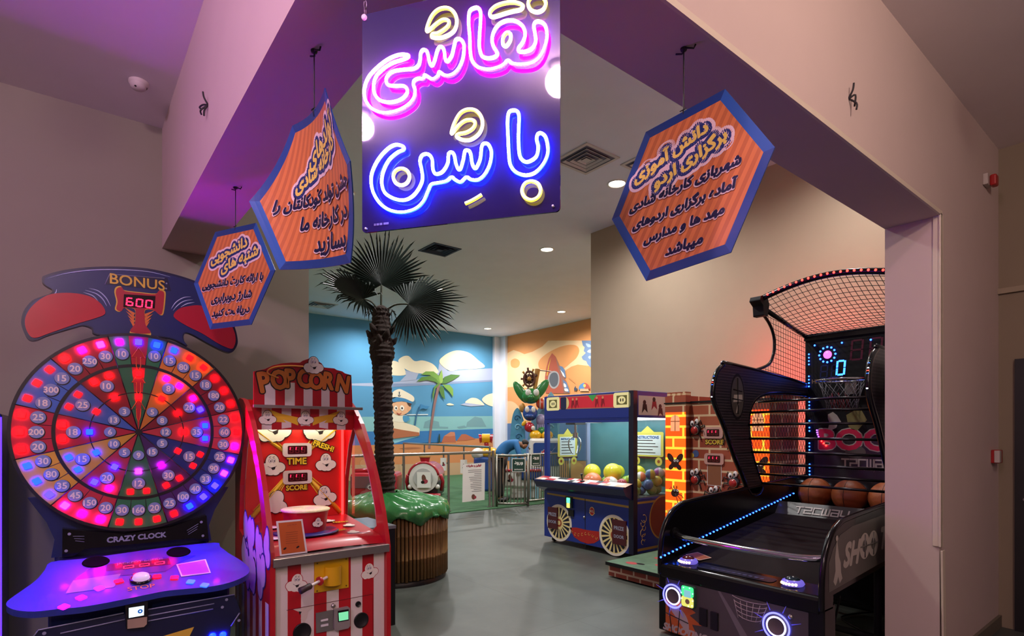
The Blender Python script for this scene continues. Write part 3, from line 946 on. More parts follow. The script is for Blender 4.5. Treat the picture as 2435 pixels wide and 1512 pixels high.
w.build('header_board', t)
w = WB().on('head', .001)
w.poly([(p.x, p.y) for p in cr([(-0.1603, 0.677), (-0.1735, 0.7239), (-0.2168, 0.7607), (-0.2764, 0.7731), (-0.3509, 0.7669), (-0.4153, 0.7437), (-0.4704, 0.6875), (-0.5013, 0.6274), (-0.5074, 0.5761), (-0.4936, 0.527), (-0.4665, 0.5065), (-0.3994, 0.5424), (-0.2931, 0.6016), (-0.2082, 0.6439)], 4, True)], REDL, .003)
w.build('red_wing', t, solid=.004)
w = WB().on('head', .001)
w.poly([(p.x, p.y) for p in cr([(0.1798, 0.7041), (0.2069, 0.7539), (0.2629, 0.7791), (0.3253, 0.7913), (0.4108, 0.7696), (0.471, 0.729), (0.51, 0.6727), (0.5268, 0.6133), (0.5212, 0.5636), (0.4988, 0.5371), (0.4216, 0.5661), (0.3359, 0.6171), (0.2424, 0.6595)], 4, True)], REDL, .003)
w.build('red_wing', t, solid=.004)
w = WB().on('head', .001)
LW = mat('print_pale_blue', '#b9c4e0', .4, var=.05)  # pale tapered lines printed on the header board
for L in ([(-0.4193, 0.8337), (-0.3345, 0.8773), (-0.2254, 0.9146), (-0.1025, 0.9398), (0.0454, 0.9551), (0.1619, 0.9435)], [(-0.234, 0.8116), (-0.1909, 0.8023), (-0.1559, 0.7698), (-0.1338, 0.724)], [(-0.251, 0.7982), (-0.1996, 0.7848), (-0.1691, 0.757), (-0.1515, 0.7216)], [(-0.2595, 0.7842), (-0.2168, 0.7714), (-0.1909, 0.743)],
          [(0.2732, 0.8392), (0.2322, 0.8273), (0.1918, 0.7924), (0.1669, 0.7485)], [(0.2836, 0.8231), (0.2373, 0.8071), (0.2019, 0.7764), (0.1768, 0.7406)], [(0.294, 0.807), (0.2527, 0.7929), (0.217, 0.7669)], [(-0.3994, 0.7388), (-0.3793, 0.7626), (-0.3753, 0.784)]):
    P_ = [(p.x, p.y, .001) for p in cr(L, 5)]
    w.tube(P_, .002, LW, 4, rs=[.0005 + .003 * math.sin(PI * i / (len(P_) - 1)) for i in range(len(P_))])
w.build('line_print', t)
w = WB().on('head', .002)
w.poly([(-0.1427, 0.9109), (0.1471, 0.9352), (0.1669, 0.8579), (-0.1559, 0.8478)], NVD, .001)
w.tube([(*p, .0015) for p in [(-0.1603, 0.845), (-0.1382, 0.9084), (-0.1204, 0.9093), (0.1323, 0.9293)]], .0022, GREY, 4)
bx = [(-0.0017, 0.8842)][0]
w.text('BONUS', bx[0], bx[1], fitsize('BONUS', .27), GOLD, .003, fat=.001, rot=R(0))
for p in [(-0.1293, 0.8914), (-0.1293, 0.8609), (0.1422, 0.9), (0.1402, 0.8687)]:
    w.poly(circ(*p, .005, 10), GREY, .003)
w.build('bonus_plaque', t)
w = WB().on('head', .002)
ham = [(-0.1097, 0.804), (-0.1025, 0.8325), (-0.0799, 0.8415), (-0.0663, 0.8217), (0.0076, 0.822), (0.0837, 0.8257), (0.103, 0.8503), (0.1274, 0.8461), (0.1304, 0.8122), (0.1206, 0.7194), (0.103, 0.7079), (0.0789, 0.7275), (0.034, 0.7282), (0.0312, 0.6851), (0.0359, 0.6351), (0.0597, 0.5894), (-0.0388, 0.5853), (-0.0185, 0.6343), (-0.0148, 0.6793), (-0.0185, 0.7256), (-0.0663, 0.7257), (-0.0845, 0.7012), (-0.107, 0.7113), (-0.1007, 0.7538)]
hx_, hz_ = [(0.0058, 0.7546)][0]
w.poly([(p.x, p.y) for p in cr([(hx_ + (x - hx_) * 1.06, hz_ + (y - hz_) * 1.07) for x, y in ham], 3, True)], GOLD, .001)
w.poly([(p.x, p.y) for p in cr(ham, 3, True)], mat('hammer_red', '#a81f2e', .35, var=.1), .002)
FL = mat('flame_orange', '#d8762c', .4, var=.1)
for sgn in (-1, 1):
    for k in range(4):
        zz = hz_ - .055 - k * .022
        w.poly([(hx_ + sgn * .022, zz), (hx_ + sgn * (.075 - k * .008), zz + .028), (hx_ + sgn * .03, zz - .018)], FL, .0015)
w.poly([(-0.0709, 0.8022), (0.0856, 0.8146), (0.0818, 0.7403), (-0.0736, 0.7269)], mat('display_dark', '#1a060a', .2, var=0), .003)
w.build('hammer_emblem', t)
w = WB().on('head', .0055)
d0 = [(-0.0627, 0.7372)][0]
w.seg7('600', d0[0], d0[1], .036, .05, SEG_R, None, 0, gap=.32, t=.0075)
w.build('bonus_display', t)
# console
w = WB().on('cons')
co = [(-0.3971, -0.0128), (-0.2764, -0.0165), (-0.1228, -0.0074), (0.0987, 0.0081), (0.3893, 0.0041), (0.41, -0.0571), (0.4411, -0.1584), (0.483, -0.2601), (0.5062, -0.3534), (0.4958, -0.4125), (0.452, -0.4589), (0.3678, -0.4959), (0.2813, -0.5043), (0.1743, -0.4921), (0.0712, -0.4805), (-0.03, -0.4914), (-0.1499, -0.5043), (-0.2629, -0.5113), (-0.37, -0.4977), (-0.4526, -0.4873), (-0.514, -0.4547), (-0.5478, -0.4124), (-0.5559, -0.3741), (-0.54, -0.3332), (-0.5015, -0.2715), (-0.4569, -0.1962), (-0.4235, -0.0994)]
co = [(p.x, p.y) for p in cr(co, 3, True)]
w.prism(co, -.035, 0, mat('console_purple', '#2c3a96', .42, var=.22, scale=5, coat=.08))
w.build('console', t, bevel=.008)
w = WB().on('cons', .001)
w.poly([(-0.2193, -0.1131), (0.1769, -0.1102), (0.267, -0.1369), (0.1519, -0.2151), (0.0947, -0.2774), (-0.3081, -0.2457)], mat('console_print_blue', '#2b2f8c', .25, var=.1), .0004)
w.poly([(-0.3381, -0.3666), (-0.3081, -0.2457), (-0.1054, -0.2388), (-0.1427, -0.3718)], mat('console_print_pale', '#6a6aa4', .25, var=.1), .0006)
w.poly([(-0.1595, -0.1186), (0.1285, -0.1315), (0.1304, -0.2085), (-0.1679, -0.1934)], NVD, .0008)
jx = [(-0.0092, -0.1314)][0]
w.text('JACKPOT BONUS', jx[0], jx[1], fitsize('JACKPOT BONUS', .22), GREY, .0014, sx=1.0)
jx = [(-0.028, -0.411)][0]
w.text('STOP', jx[0], jx[1], fitsize('STOP', .12), FL, .0014)
w.build('console_print', t)
jx = [(-0.0923, -0.1919)][0]
for k in range(3):
    w = WB().on('cons', .003)
    w.seg7('0', jx[0] + k * .0725, jx[1], .05, .032, SEG_R, None, 0, t=.006)
    w.build('score_digit', t)
for p, rx in zip([(-0.2071, -0.0736), (0.1864, -0.0692)], (.062, .062)):
    w = WB().on('cons', .0)
    w.lathe([(.0001, .002), (rx - .01, .002), (rx - .004, .005), (rx, 0)], mat('speaker_black', '#070608', .95, spec=.05, var=0), (p[0], p[1], .001), 28)
    w.build('speaker_grille', t)
for p, c, r in zip([(-0.278, -0.4315), (-0.2031, -0.3651), (-0.1195, -0.3228), (-0.0332, -0.2811), (0.0508, -0.3274), (0.1272, -0.3652), (0.195, -0.4317), (0.2535, -0.4886), (-0.3447, -0.4917)], 'mprrrrbbm', (35, 28, 15, 4, -4, -14, -28, -36, 40)):
    led(t, lambda w_: w_.on('cons', 0), p[0], p[1], c + '!', .019, R(r), .001, 'led_window')
px_ = [(-0.0229, -0.3343)][0]
w = WB().on('cons', 0)
w.lathe([(.05, 0), (.052, .008), (.045, .014), (.041, .013)], BLKG, (*px_, .001), 28)
bt = w.build('button_collar', t)
w = WB().on('cons', 0)
w.lathe([(.041, .012), (.036, .028), (.022, .036), (.0001, .038)], mat('button_white', '#d9cfe2', .2, var=.03, em='#e8c8ff', es=.25), (*px_, .001), 28)
w.build('stop_button', bt)
# lower front: trim lines, card reader, coin lights
w = WB().on('clkf', 0)
w.poly([(-0.4428, 0.5658), (0.411, 0.5804), (0.4471, 0.4656), (0.3931, 0.4016), (0.3872, 0.3379), (-0.4594, 0.5286)], NVD, .0415)
w.build('front_panel', t, solid=.004)
w = WB().on('clkf', .045)
for L in ([(-0.4594, 0.5341), (-0.4386, 0.5649), (-0.1057, 0.5782)], [(-0.0017, 0.5756), (0.411, 0.5804)], [(-0.3578, 0.5307), (-0.1008, 0.5449)], [(-0.0017, 0.5426), (0.3085, 0.5475)], [(-0.0017, 0.5156), (0.3027, 0.5198)], [(0.438, 0.4707), (0.3931, 0.4048)]):
    w.tube([(*p, 0) for p in L], .0035, GREY, 4)
for p in [(-0.4176, 0.545), (0.349, 0.5205), (0.3707, 0.5585), (0.435, 0.4287)]:
    w.poly(circ(*p, .008, 12), GREY, .001)
w.poly([(0.0289, 0.4186), (0.2099, 0.4405), (0.1824, 0.384)], GOLD, .001)
w.build('trim_print', t)
w = WB().on('clkf', .04)
w.prism([(-0.1008, 0.6213), (-0.0042, 0.6271), (-0.0067, 0.5046), (-0.0193, 0.4923), (-0.096, 0.4968)], 0, .025, BLK)
rd = w.build('card_reader', t, bevel=.004)
w = WB().on('clkf', .066)
w.poly([(-0.0862, 0.6056), (-0.0208, 0.605), (-0.0218, 0.5556), (-0.0862, 0.5548)], glow('screen_white', (.72, .88, 1), 1.6), 0)
cc_ = [(-0.0378, 0.5796)][0]
w.ring(*cc_, .004, .011, mat('screen_logo', '#1b62b8', .4, var=0, em='#1b62b8', es=.6), .001, 20)
w.build('reader_screen', rd)
w = WB().on('clkf', .066)
w.poly([(-0.0921, 0.5478), (-0.0077, 0.545), (-0.0092, 0.5069), (-0.0218, 0.4952), (-0.0921, 0.5007)], mat('reader_tan', '#a48c78', .4), 0)
w.build('reader_pad', rd)
for p in [(0.2998, 0.3703), (0.3519, 0.3652)]:
    w = WB().on('clkf', .042)
    w.lathe([(.018, 0), (.017, .006), (.0001, .008)], LC['b'], (*p, 0), 16)
    w.build('coin_light', t)
q = [(0.1546, -0.216), (0.3075, -0.1997), (0.3056, -0.3649), (0.1603, -0.3608)]
card = thing('price_card', 'small orange card with a white border lying on the wheel game console', 'card', (.345, 3.9, .81))
w = WB().on('cons', .0015)
w.prism(q, 0, .002, WHT)
w.build('sheet', card)
mx_, my_ = sum(p[0] for p in q) / 4, sum(p[1] for p in q) / 4
w = WB().on('cons', .004)
w.poly([(mx_ + (x - mx_) * .9, my_ + (y - my_) * .88) for x, y in q], mat('card_orange', '#c0582c', .35, var=.1), 0)
w.text('TICKETS' if False else ' ', mx_, my_, .01, WHT, .001)
w.build('orange_print', card)

# ---------------------------------------------------------------- popcorn game
t = thing('popcorn_arcade_machine', 'red and white striped popcorn arcade machine with curved side panels', 'arcade machine', (1.31, 3.84, 0))
PR = mat('popcorn_red', '#b3141f', .35, var=.08, coat=.2)
PWH = mat('popcorn_white', '#e2d8cc', .4, var=.06)
OUTL = mat('ink', '#1a1012', .4, var=0)
CLOUD = mat('cloud_cream', '#f1ecd8', .4, var=.03)
POPY = mat('popcorn_yellow', '#f0d22c', .35, var=.06)
STEEL = mat('brushed_steel', '#b9b4ae', .28, .9, var=.1, scale=20)
DKGR = mat('digit_window', '#3a0810', .2, var=0)
def cloud(w, x, y, s, z=0.0, face=1, rot=0.0, rim=None, m=None, tall=1.0):
    m = m or CLOUD
    lob = [(0, .35 * tall, .52, .62 * tall), (-.5, -.15, .5, .42), (.52, -.12, .5, .42), (-.1, -.35, .45, .38), (.25, -.42, .36, .32), (-.55, -.4, .3, .26), (0, -.05, .6, .5)]
    c, n = math.cos(rot), math.sin(rot)
    def T(a, b):
        return (x + s * (c * a - n * b), y + s * (n * a + c * b))
    for k, (gr, mm) in enumerate([(.09, rim or OUTL), (0, m)]):
        for j_, (a, b, rx, ry) in enumerate(lob):
            ca, cb = T(a, b)
            w.poly(circ(ca, cb, (rx + gr * .6) * s, 20, (ry + gr * .6) * s, rot), mm, z + k * .0008 + j_ * .0001)
    if face:
        for sx in (-.16, .12):
            w.poly(circ(*T(sx, .45 * tall), .13 * s, 14, .19 * s, rot), OUTL, z + .0018)
            w.poly(circ(*T(sx, .45 * tall), .11 * s, 14, .17 * s, rot), WHT, z + .0022)
            w.poly(circ(*T(sx + .03, .42 * tall), .045 * s, 10, .07 * s, rot), OUTL, z + .0026)
            w.tube([(*T(sx - .1, .72 * tall), z + .0026), (*T(sx + .06, .78 * tall), z + .0026)], .02 * s, OUTL, 4)
        L = [T(-.34 + .085 * k, .02 - .16 * math.sin(PI * k / 8) * 1.0) for k in range(9)]
        w.tube([(*p, z + .0022) for p in L], .014 * s, OUTL, 4)
        w.poly([T(-.12, -.12), T(.26, -.02), T(.2, -.25), (T(.02, -.32))], OUTL, z + .0026)
# cabinet and striped front
w = WB()
w.box(.96, 1.66, 3.44, 4.25, .03, .72, PWH)
w.build('cabinet', t, bevel=.004)
w = WB().on('popf', -.0248)
for k in range(4):
    x0 = -.35 + .0778 * (2 * k + 1)
    w.poly([(x0, .04), (x0 + .0778, .04), (x0 + .0778, .715), (x0, .715)], PR, .0005)
for L in ([(-.27, .60), (-.27, .60)],):
    pass
cloud(w, *[(-0.2208, 0.5911)][0], .062, .001, 1, R(-8), rim=PR)
cloud(w, *[(0.2442, 0.5918)][0], .058, .001, 1, R(8), rim=PR)
w.tube([(*p, .0015) for p in [(-0.2785, 0.4453), (0.2656, 0.4442), (0.2678, 0.1822)]], .0016, mat('panel_gap', '#5a0d14', .6), 4)
w.build('striped_front', t)
for xx in (.93, 1.66):
    prof = [(4.25, .02), (4.25, 1.70), (4.12, 1.73), (4.03, 1.715), (3.94, 1.66), (3.83, 1.56), (3.73, 1.43), (3.64, 1.29), (3.56, 1.15), (3.48, .97), (3.425, .80), (3.41, .74), (3.41, .02)]
    win = [(-0.543, 1.5387), (-0.625, 1.4033), (-0.6984, 1.1406), (-0.7208, 0.8402), (-0.5962, 0.8055), (-0.2139, 0.8222), (-0.144, 0.8644), (-0.1681, 0.9791), (-0.2764, 1.2221), (-0.3897, 1.3801)]
    win = [(3.415 - a, b) for a, b in win]
    w = WB().frame((xx, 0, 0), (0, 1, 0), (0, 0, 1))
    w.prism(prof, 0, .03, PR, holes=[win])
    pn = w.build('side_panel', t)
    w = WB().frame((xx + .015, 0, 0), (0, 1, 0), (0, 0, 1))
    w.poly(win, glass('clear_acrylic', (.96, .95, .93)), 0)
    w.build('side_window', pn)
    w = WB().frame((xx + .0 if xx < 1 else xx - .002, 0, 0), (0, 1, 0), (0, 0, 1))
    w.tube([(a, b, .031 if xx < 1 else .002) for a, b in win], .003, mat('window_trim', '#d89a92', .3), 5, True)
    w.build('window_trim', pn)
# popcorn heap printed on the outer left side
w = WB().on('popl', .0008)
LIL = mat('heap_lilac', '#cfc3e0', .4, var=.08)
BLU = mat('heap_blue', '#2a2f8a', .4, var=.05)
random.seed(3)
hp = []
for k in range(44):
    f_ = k / 25
    yy = .02 - f_ * .5
    zt = .74 + .28 * math.sin(f_ * PI) * .6
    hp.append((-.02 - .60 * random.random(), .56 + .34 * random.random(), .035 + .02 * random.random(), .06 + .03 * random.random()))
for gr, mm, k in ((.012, BLU, 0), (0, LIL, 1)):
    for j_, (a, b, rx, ry) in enumerate(hp):
        w.poly(circ(max(-.8, a), b, rx + gr, 14, ry + gr), mm, k * .0012 + j_ * .00004)
for k in range(6):
    w.poly([(-.02 - k * .14, .03), (-.09 - k * .14, .03), (-.09 - k * .14, .50), (-.02 - k * .14, .50)], PWH, .0002)
w.build('side_print', t)
# counter edge and inner platform
w = WB()
w.box(.945, 1.675, 3.395, 3.455, .715, .765, STEEL)
w.build('counter_edge', t, bevel=.004)
w = WB()
w.grid(lambda u, v: (.96 + .70 * u, 3.455 + .65 * v, .765 + .045 * math.sin(PI * min(1, v * 8) / 2) + .012 * math.sin(PI * u) * (1 if v < .2 else 0) + .075 * v), 12, 24, PR)
w.build('platform', t)
w = WB().frame((1.31, 3.55, .825), (1, 0, 0), (0, 1, .115))
for x, y, r in ((.2, .05, -.2), (.24, .22, -.3), (.16, .38, .1), (-.27, .1, .2), (-.22, .35, 0)):
    cloud(w, x, y, .04, .004, 0, r)
for x, y, r in ((.13, .12, .25), (.22, .32, -.1)):
    w.outlined('FRESH!', x, y, .036, [(.003, OUTL), (.0012, POPY)], .004, rot=r)
w.build('platform_print', t)
# printed back wall
w = WB()
w.box(.96, 1.66, 4.10, 4.13, .72, 1.72, mat('popcorn_back', '#d3241f', .35, var=.08))
w.build('back_wall', t)
w = WB().on('popb', .001)
RAY = mat('ray_yellow', '#e8bc30', .35, var=.1)
cx0, cz0 = [(-0.0126, 1.2703)][0]
for a in (52, 128, -50, 232):
    for d_, ln in ((-5, .42), (0, .5), (4, .38), (8, .3)):
        p0 = (cx0 + .08 * math.cos(R(a + d_)), cz0 + .08 * math.sin(R(a + d_)))
        p1 = (max(-.345, min(.345, cx0 + ln * math.cos(R(a + d_)))), max(.9, min(1.54, cz0 + ln * math.sin(R(a + d_)))))
        w.tube([(*p0, 0), (*p1, 0)], .012 if d_ == 0 else .006, RAY, 4, r1=.02 if d_ == 0 else .004)
w.v = [(a, min(b, 4.0992) if False else b, c) for a, b, c in w.v]
for p, s_, f_, r in zip([(-0.1699, 1.5167), (0.1499, 1.5175), (-0.1801, 1.2629), (0.1953, 1.2699), (-0.1635, 1.0078), (0.1882, 1.0227)], (.115, .115, .085, .075, .09, .085), (1, 1, 1, 1, 0, 1), (.1, -.1, 0, 0, -.4, .1)):
    cloud(w, *p, s_, .012, f_, r)
yx = [(-0.0153, 1.2937), (-0.0153, 1.1059), (0.1782, 1.3976)]
w.outlined('TIME', *yx[0], fitsize('TIME', .135), [(.007, OUTL), (.0022, POPY)], .016)
w.outlined('SCORE', *yx[1], fitsize('SCORE', .145), [(.007, OUTL), (.0022, POPY)], .016)
w.outlined('FRESH!', *yx[2], fitsize('FRESH!', .155), [(.007, OUTL), (.0022, POPY)], .016, rot=R(-20))
w.build('back_print', t)
for p in [(-0.0126, 1.3731), (-0.01, 1.1796)]:
    w = WB().on('popb', .012)
    w.prism(rrect(p[0] - .10, p[1] - .048, p[0] + .10, p[1] + .048, .022), 0, .014, PWH)
    fr_ = w.build('display_frame', t, bevel=.003)
    w = WB().on('popb', .027)
    w.poly(rrect(p[0] - .068, p[1] - .03, p[0] + .068, p[1] + .03, .008), DKGR, 0)
    w.seg7('ijj' if p is None else 'iii', p[0] - .056, p[1] - .022, .026, .044, SEG_R, mat('segment_off', '#6a1a20', .3, var=0), .001, gap=.55, t=.005)
    w.build('digits', fr_)
# red light strip and lamp tube
w = WB().on('popb', .004)
s0, s1 = [(0.3222, 1.5396), (0.3222, 0.8833)]
w.prism([(s0[0] - .008, s0[1]), (s0[0] + .008, s0[1]), (s1[0] + .008, s1[1]), (s1[0] - .008, s1[1])], 0, .01, glow('strip_red', (1, .03, .03), 3.2))
w.build('light_strip', t)
w = WB()
w.cyl((1.0, 4.02, 1.60), (1.62, 4.02, 1.60), .012, glow('lamp_tube', (.85, 1, .75), 22), 10)
w.build('lamp_tube', t)
# awning with faces, chrome bar, sign board
w = WB()
w.box(.96, 1.66, 3.945, 3.955, 1.515, 1.665, PWH)
w.box(.96, 1.66, 3.955, 4.13, 1.665, 1.68, PR)
w.build('awning', t)
w = WB().on('popa', -.0146)
for k in range(6):
    x0 = -.35 + .7 / 11 * 2 * k
    w.poly([(x0, 1.515), (x0 + .7 / 11, 1.515), (x0 + .7 / 11, 1.665), (x0, 1.665)], PR, .0004)
for sg in (-1, 1):
    w.poly([(sg * .05, 1.60), (sg * .17, 1.625), (sg * .25, 1.655), (sg * .19, 1.59), (sg * .27, 1.57), (sg * .13, 1.565), (sg * .15, 1.585), (sg * .05, 1.545)], RAY, .0008)
w.poly([(-.2, 1.516), (0, 1.545), (.2, 1.516)], PR, .0007)
for x in (-.25, 0, .25):
    cloud(w, x, 1.59, .055, .002, 1, -.15 * (x > 0))
w.build('awning_print', t)
w = WB()
w.box(.955, 1.70, 3.875, 3.895, 1.658, 1.678, STEEL)
w.build('chrome_bar', t, bevel=.003)
sb = [(-0.3457, 1.8929), (-0.2781, 1.9127), (-0.2279, 1.9405), (-0.1726, 1.9579), (-0.1075, 1.9683), (-0.0499, 1.9718), (-0.032, 1.9868), (0.0087, 2.0038), (0.0546, 2.0006), (0.0965, 1.9783), (0.1153, 1.9508), (0.1868, 1.9498), (0.2062, 1.9393), (0.2452, 1.9325), (0.2649, 1.9195), (0.3122, 1.9105), (0.3222, 1.6822), (-0.3457, 1.6657)]
w = WB().on('pops')
w.prism(sb, -.018, 0, PR)
w.build('sign_board', t, bevel=.003)
w = WB().on('pops', .0006)
for a, b_ in ((420, 570), (705, 850), (980, 1115), (1250, 1380), (1505, 1625)):
    f0 = lambda px_: sb[17][0] + (px_ - 275) / 1480 * (sb[16][0] - sb[17][0])
    w.poly([(f0(a), sb[17][1] + .002), (f0(b_), sb[16][1] * .5 + sb[17][1] * .5), (f0(b_), sb[0][1] - .06), (f0(a), sb[0][1] - .06)], PWH, 0)
BRN = mat('letter_orange', '#c9762e', .35, var=.12)
for ch, p, sc_, r in zip('POPCORN', [(-0.2823, 1.8272), (-0.1876, 1.8479), (-0.1163, 1.8611), (-0.023, 1.8666), (0.0593, 1.8553), (0.1461, 1.8578), (0.2477, 1.8445)], (1.12, 1.05, 1.05, 1.05, .98, 1.0, 1.02), (.20, .10, .05, 0, -.03, -.08, -.16)):
    w.outlined(ch, *p, .165 * sc_, [(.015, OUTL), (.0075, BRN)], .002, .001, rot=r, sx=.78)
P_ = [(p.x, p.y, .006) for p in cr([(-0.032, 1.9458), (-0.125, 1.9436), (-0.211, 1.9307), (-0.2573, 1.9076), (-0.2615, 1.8854), (-0.2279, 1.8699), (-0.194, 1.8587)], 5)]
w.tube(P_, .0055, mat('lasso_orange', '#e09a3c', .35), 5)
cloud(w, *[(0.0385, 1.9532)][0], .068, .006, 1, 0)
w.build('sign_print', t)
# spinning tub
w = WB()
w.lathe([(.0001, .84), (.205, .84), (.21, .846), (.2, .852), (.0001, .853)], mat('tub_base_blue', '#252a6e', .35, coat=.3), (1.25, 3.76, 0), 36)
w.build('turntable', t)
w = WB()
w.lathe([(.125, .853), (.128, .87), (.140, .96), (.148, .985), (.152, .99)], PR, (1.25, 3.76, 0), 36)
tb = w.build('tub', t)
w = WB()
w.lathe([(.152, .985), (.154, .993), (.145, .998), (.03, .999), (.028, .99), (.0001, .99)], mat('popcorn_top', '#efe3ac', .6, var=.25, scale=60, bump=.5), (1.25, 3.76, 0), 36)
w.build('tub_lid', tb)
w = WB().frame((1.25 + .03, 3.76 - .142, .915), (.98, .1, 0), (0, -.09, 1))
cloud(w, 0, 0, .035, .0, 1, -.1)
w.build('tub_print', tb)
# crank
w = WB().on('popf', -.0245)
YEL2 = mat('plate_yellow', '#d9a911', .35, var=.1, coat=.2)
q = [(-0.1152, 0.7153), (0.0995, 0.7159), (0.1003, 0.5166), (-0.1152, 0.5197)]
w.prism(q, 0, .006, YEL2)
pc = w.build('crank_plate', t, bevel=.001)
for p in [(-0.0983, 0.6972), (0.0847, 0.6989), (0.0856, 0.5313), (-0.0995, 0.5295)]:
    w = WB().on('popf', -.0183)
    w.lathe([(.005, 0), (.004, .003), (.0001, .003)], mat('bolt', '#7a6018', .4, .6), (*p, 0), 10)
    w.build('bolt', pc)
hx_ = [(-0.0042, 0.6124)][0]
w = WB().on('popf', -.018)
w.grid(lambda u, v: (hx_[0] + .053 * math.cos(PI * (1 - u)), hx_[1] + .057 - .114 * (1 - v), .052 * math.sin(PI * u) + .0005), 16, 1, YEL2)
w.poly([(hx_[0] + .053 * math.cos(PI * k / 12), hx_[1] + .057) for k in range(13)], YEL2, .001)
w.build('crank_housing', t)
w = WB()
k0 = (1.31 + hx_[0] - .047, 3.40, hx_[1])
k1 = (k0[0] - .115, 3.345, hx_[1] - .02)
k2 = (k0[0] - .185, 3.325, hx_[1] - .035)
w.cyl(k0, k1, .009, PWH, 12)
ck = w.build('crank_rod', t)
w = WB()
w.tube([k1, [k1[i] + (k2[i] - k1[i]) * .1 for i in range(3)], [k1[i] + (k2[i] - k1[i]) * .5 for i in range(3)], k2], .02, mat('grip_brown', '#33201f', .5), 12, rs=[.014, .019, .018, .021])
w.build('crank_grip', ck)
w = WB()
w.cyl([k0[i] + (k1[i] - k0[i]) * .42 for i in range(3)], [k0[i] + (k1[i] - k0[i]) * .5 for i in range(3)], .027, PR, 18)
w.build('crank_washer', ck)
# speakers, coin plate, reader, lock
for p, r in zip([(0.1861, 0.2914), (-0.1886, 0.2982), (0.1653, 0.3985)], (.049, .054, .018)):
    w = WB().on('popf', -.024)
    w.lathe([(.0001, .003), (r * .85, .004), (r * .93, .008), (r, .006), (r, 0)], BLK, (*p, 0), 28)
    w.build('speaker_grille', t)
w = WB().on('popf', -.0245)
w.prism([(-0.1074, 0.3957), (-0.0002, 0.3949), (0.0007, 0.2702), (-0.1054, 0.2727)], 0, .008, STEEL)
cp = w.build('coin_plate', t, bevel=.002)
for q in ([(-0.0778, 0.3484), (-0.0338, 0.3492), (-0.0338, 0.3373), (-0.0778, 0.3386)], [(-0.0778, 0.3181), (-0.0318, 0.3178), (-0.0318, 0.3051), (-0.0778, 0.3059)]):
    w = WB().on('popf', -.0165)
    w.prism(q, 0, .004, WHT)
    w.build('coin_slot', cp)
w = WB().on('popf', -.0245)
w.prism([(0.0019, 0.3985), (0.0919, 0.3995), (0.1037, 0.3899), (0.1046, 0.2758), (0.0919, 0.2643), (0.0211, 0.2637), (0.0027, 0.2737)], 0, .022, mat('reader_grey', '#8c8580', .4, var=.1))
rd = w.build('card_reader', t, bevel=.004)
w = WB().on('popf', -.0018)
w.poly([(0.0232, 0.3875), (0.094, 0.3857), (0.0953, 0.3144), (0.0252, 0.3169)], BLK, 0)
w.poly([(0.0281, 0.3745), (0.091, 0.3729), (0.0919, 0.3212), (0.0314, 0.3228)], glow('screen_green', (.22, .80, .42), 1.0), .001)
w.build('reader_screen', rd)
w = WB().on('popf', -.024)
w.lathe([(.014, 0), (.012, .012), (.0001, .013)], STEEL, (*[(0.0015, 0.4198)][0], 0), 16)
w.build('lock', t)
w = WB().on('popf', -.0236)
w.poly([(-0.2414, 0.4437), (-0.1771, 0.4407), (-0.1269, 0.4406), (-0.125, 0.4266), (-0.1502, 0.4199), (-0.1579, 0.3748), (-0.1771, 0.3479), (-0.1962, 0.3789), (-0.1924, 0.4012), (-0.2113, 0.4243)], mat('torn_paper', '#d8c9b8', .7), 0)
w.poly([(-0.2095, 0.4258), (-0.1905, 0.4201), (-0.2007, 0.401)], OUTL, .0006)
w.build('torn_sticker', t)
# notice leaning on the counter
n_ = thing('notice_sheet', 'orange printed notice with a white border leaning in the popcorn machine', 'notice', (1.17, 3.45, .767))
q = [(-0.3345, 0.9755), (-0.1819, 0.9743), (-0.152, 0.7706), (-0.3127, 0.7726)]
q[2] = (q[2][0], .768); q[3] = (q[3][0], .768)
w = WB().on('note')
w.prism(q, -.003, 0, WHT)
w.build('sheet', n_)
mx_, my_ = sum(p[0] for p in q) / 4, sum(p[1] for p in q) / 4
qi = [(mx_ + (x - mx_) * .86, my_ + (y - my_) * .90) for x, y in q]
w = WB().on('note', .001)
w.poly(qi, mat('notice_orange', '#c4602c', .4, var=.15), 0)
w.text(fa('کارخانه شادی'), mx_, my_ + .075, fitsize(fa('کارخانه شادی'), .055), mat('print_maroon', '#7a2a3c', .4, var=0), .001)
for k in range(6):
    w.poly([(mx_ - .035, my_ + .03 - k * .013), (mx_ + .035, my_ + .03 - k * .013), (mx_ + .035, my_ + .033 - k * .013), (mx_ - .035, my_ + .033 - k * .013)], mat('print_rust', '#8e4a26', .4, var=0), .001)
for sx in (-.04, .035):
    w.poly(circ(mx_ + sx, my_ - .062, .011, 6, .006, .5), OUTL, .001)
w.build('orange_print', n_)

# ---------------------------------------------------------------- blue claw cabinet
t = thing('claw_machine', 'blue wide claw cabinet with glass windows and two painted wagon wheels', 'claw machine', (5.6, 5.02, 0))
CB = mat('claw_blue', '#1a2f86', .32, var=.08, coat=.25)
CBD = mat('claw_post_dark', '#100f2c', .3, var=.08, coat=.2)
CRM = mat('wagon_cream', '#e6d48e', .45, var=.06)
WGW = mat('wagon_white', '#e2dccb', .45, var=.05)
MAR = mat('prize_maroon', '#4a1820', .35, var=.1)
LED_G = glow('reader_green', (.08, 1, .30), 3.0)
X0, X1, Y0, Y1, ZT, ZW, ZS, ZB = 5.18, 6.06, 4.245, 5.80, 1.985, 1.62, .86, .715
w = WB(); w.box(X0, X1, Y0, Y1, .07, ZB, CB); w.build('cabinet', t, bevel=.006)
w = WB(); w.box(X0, X1, Y0, Y1, ZW + .05, ZT, CB); w.build('header_box', t, bevel=.006)
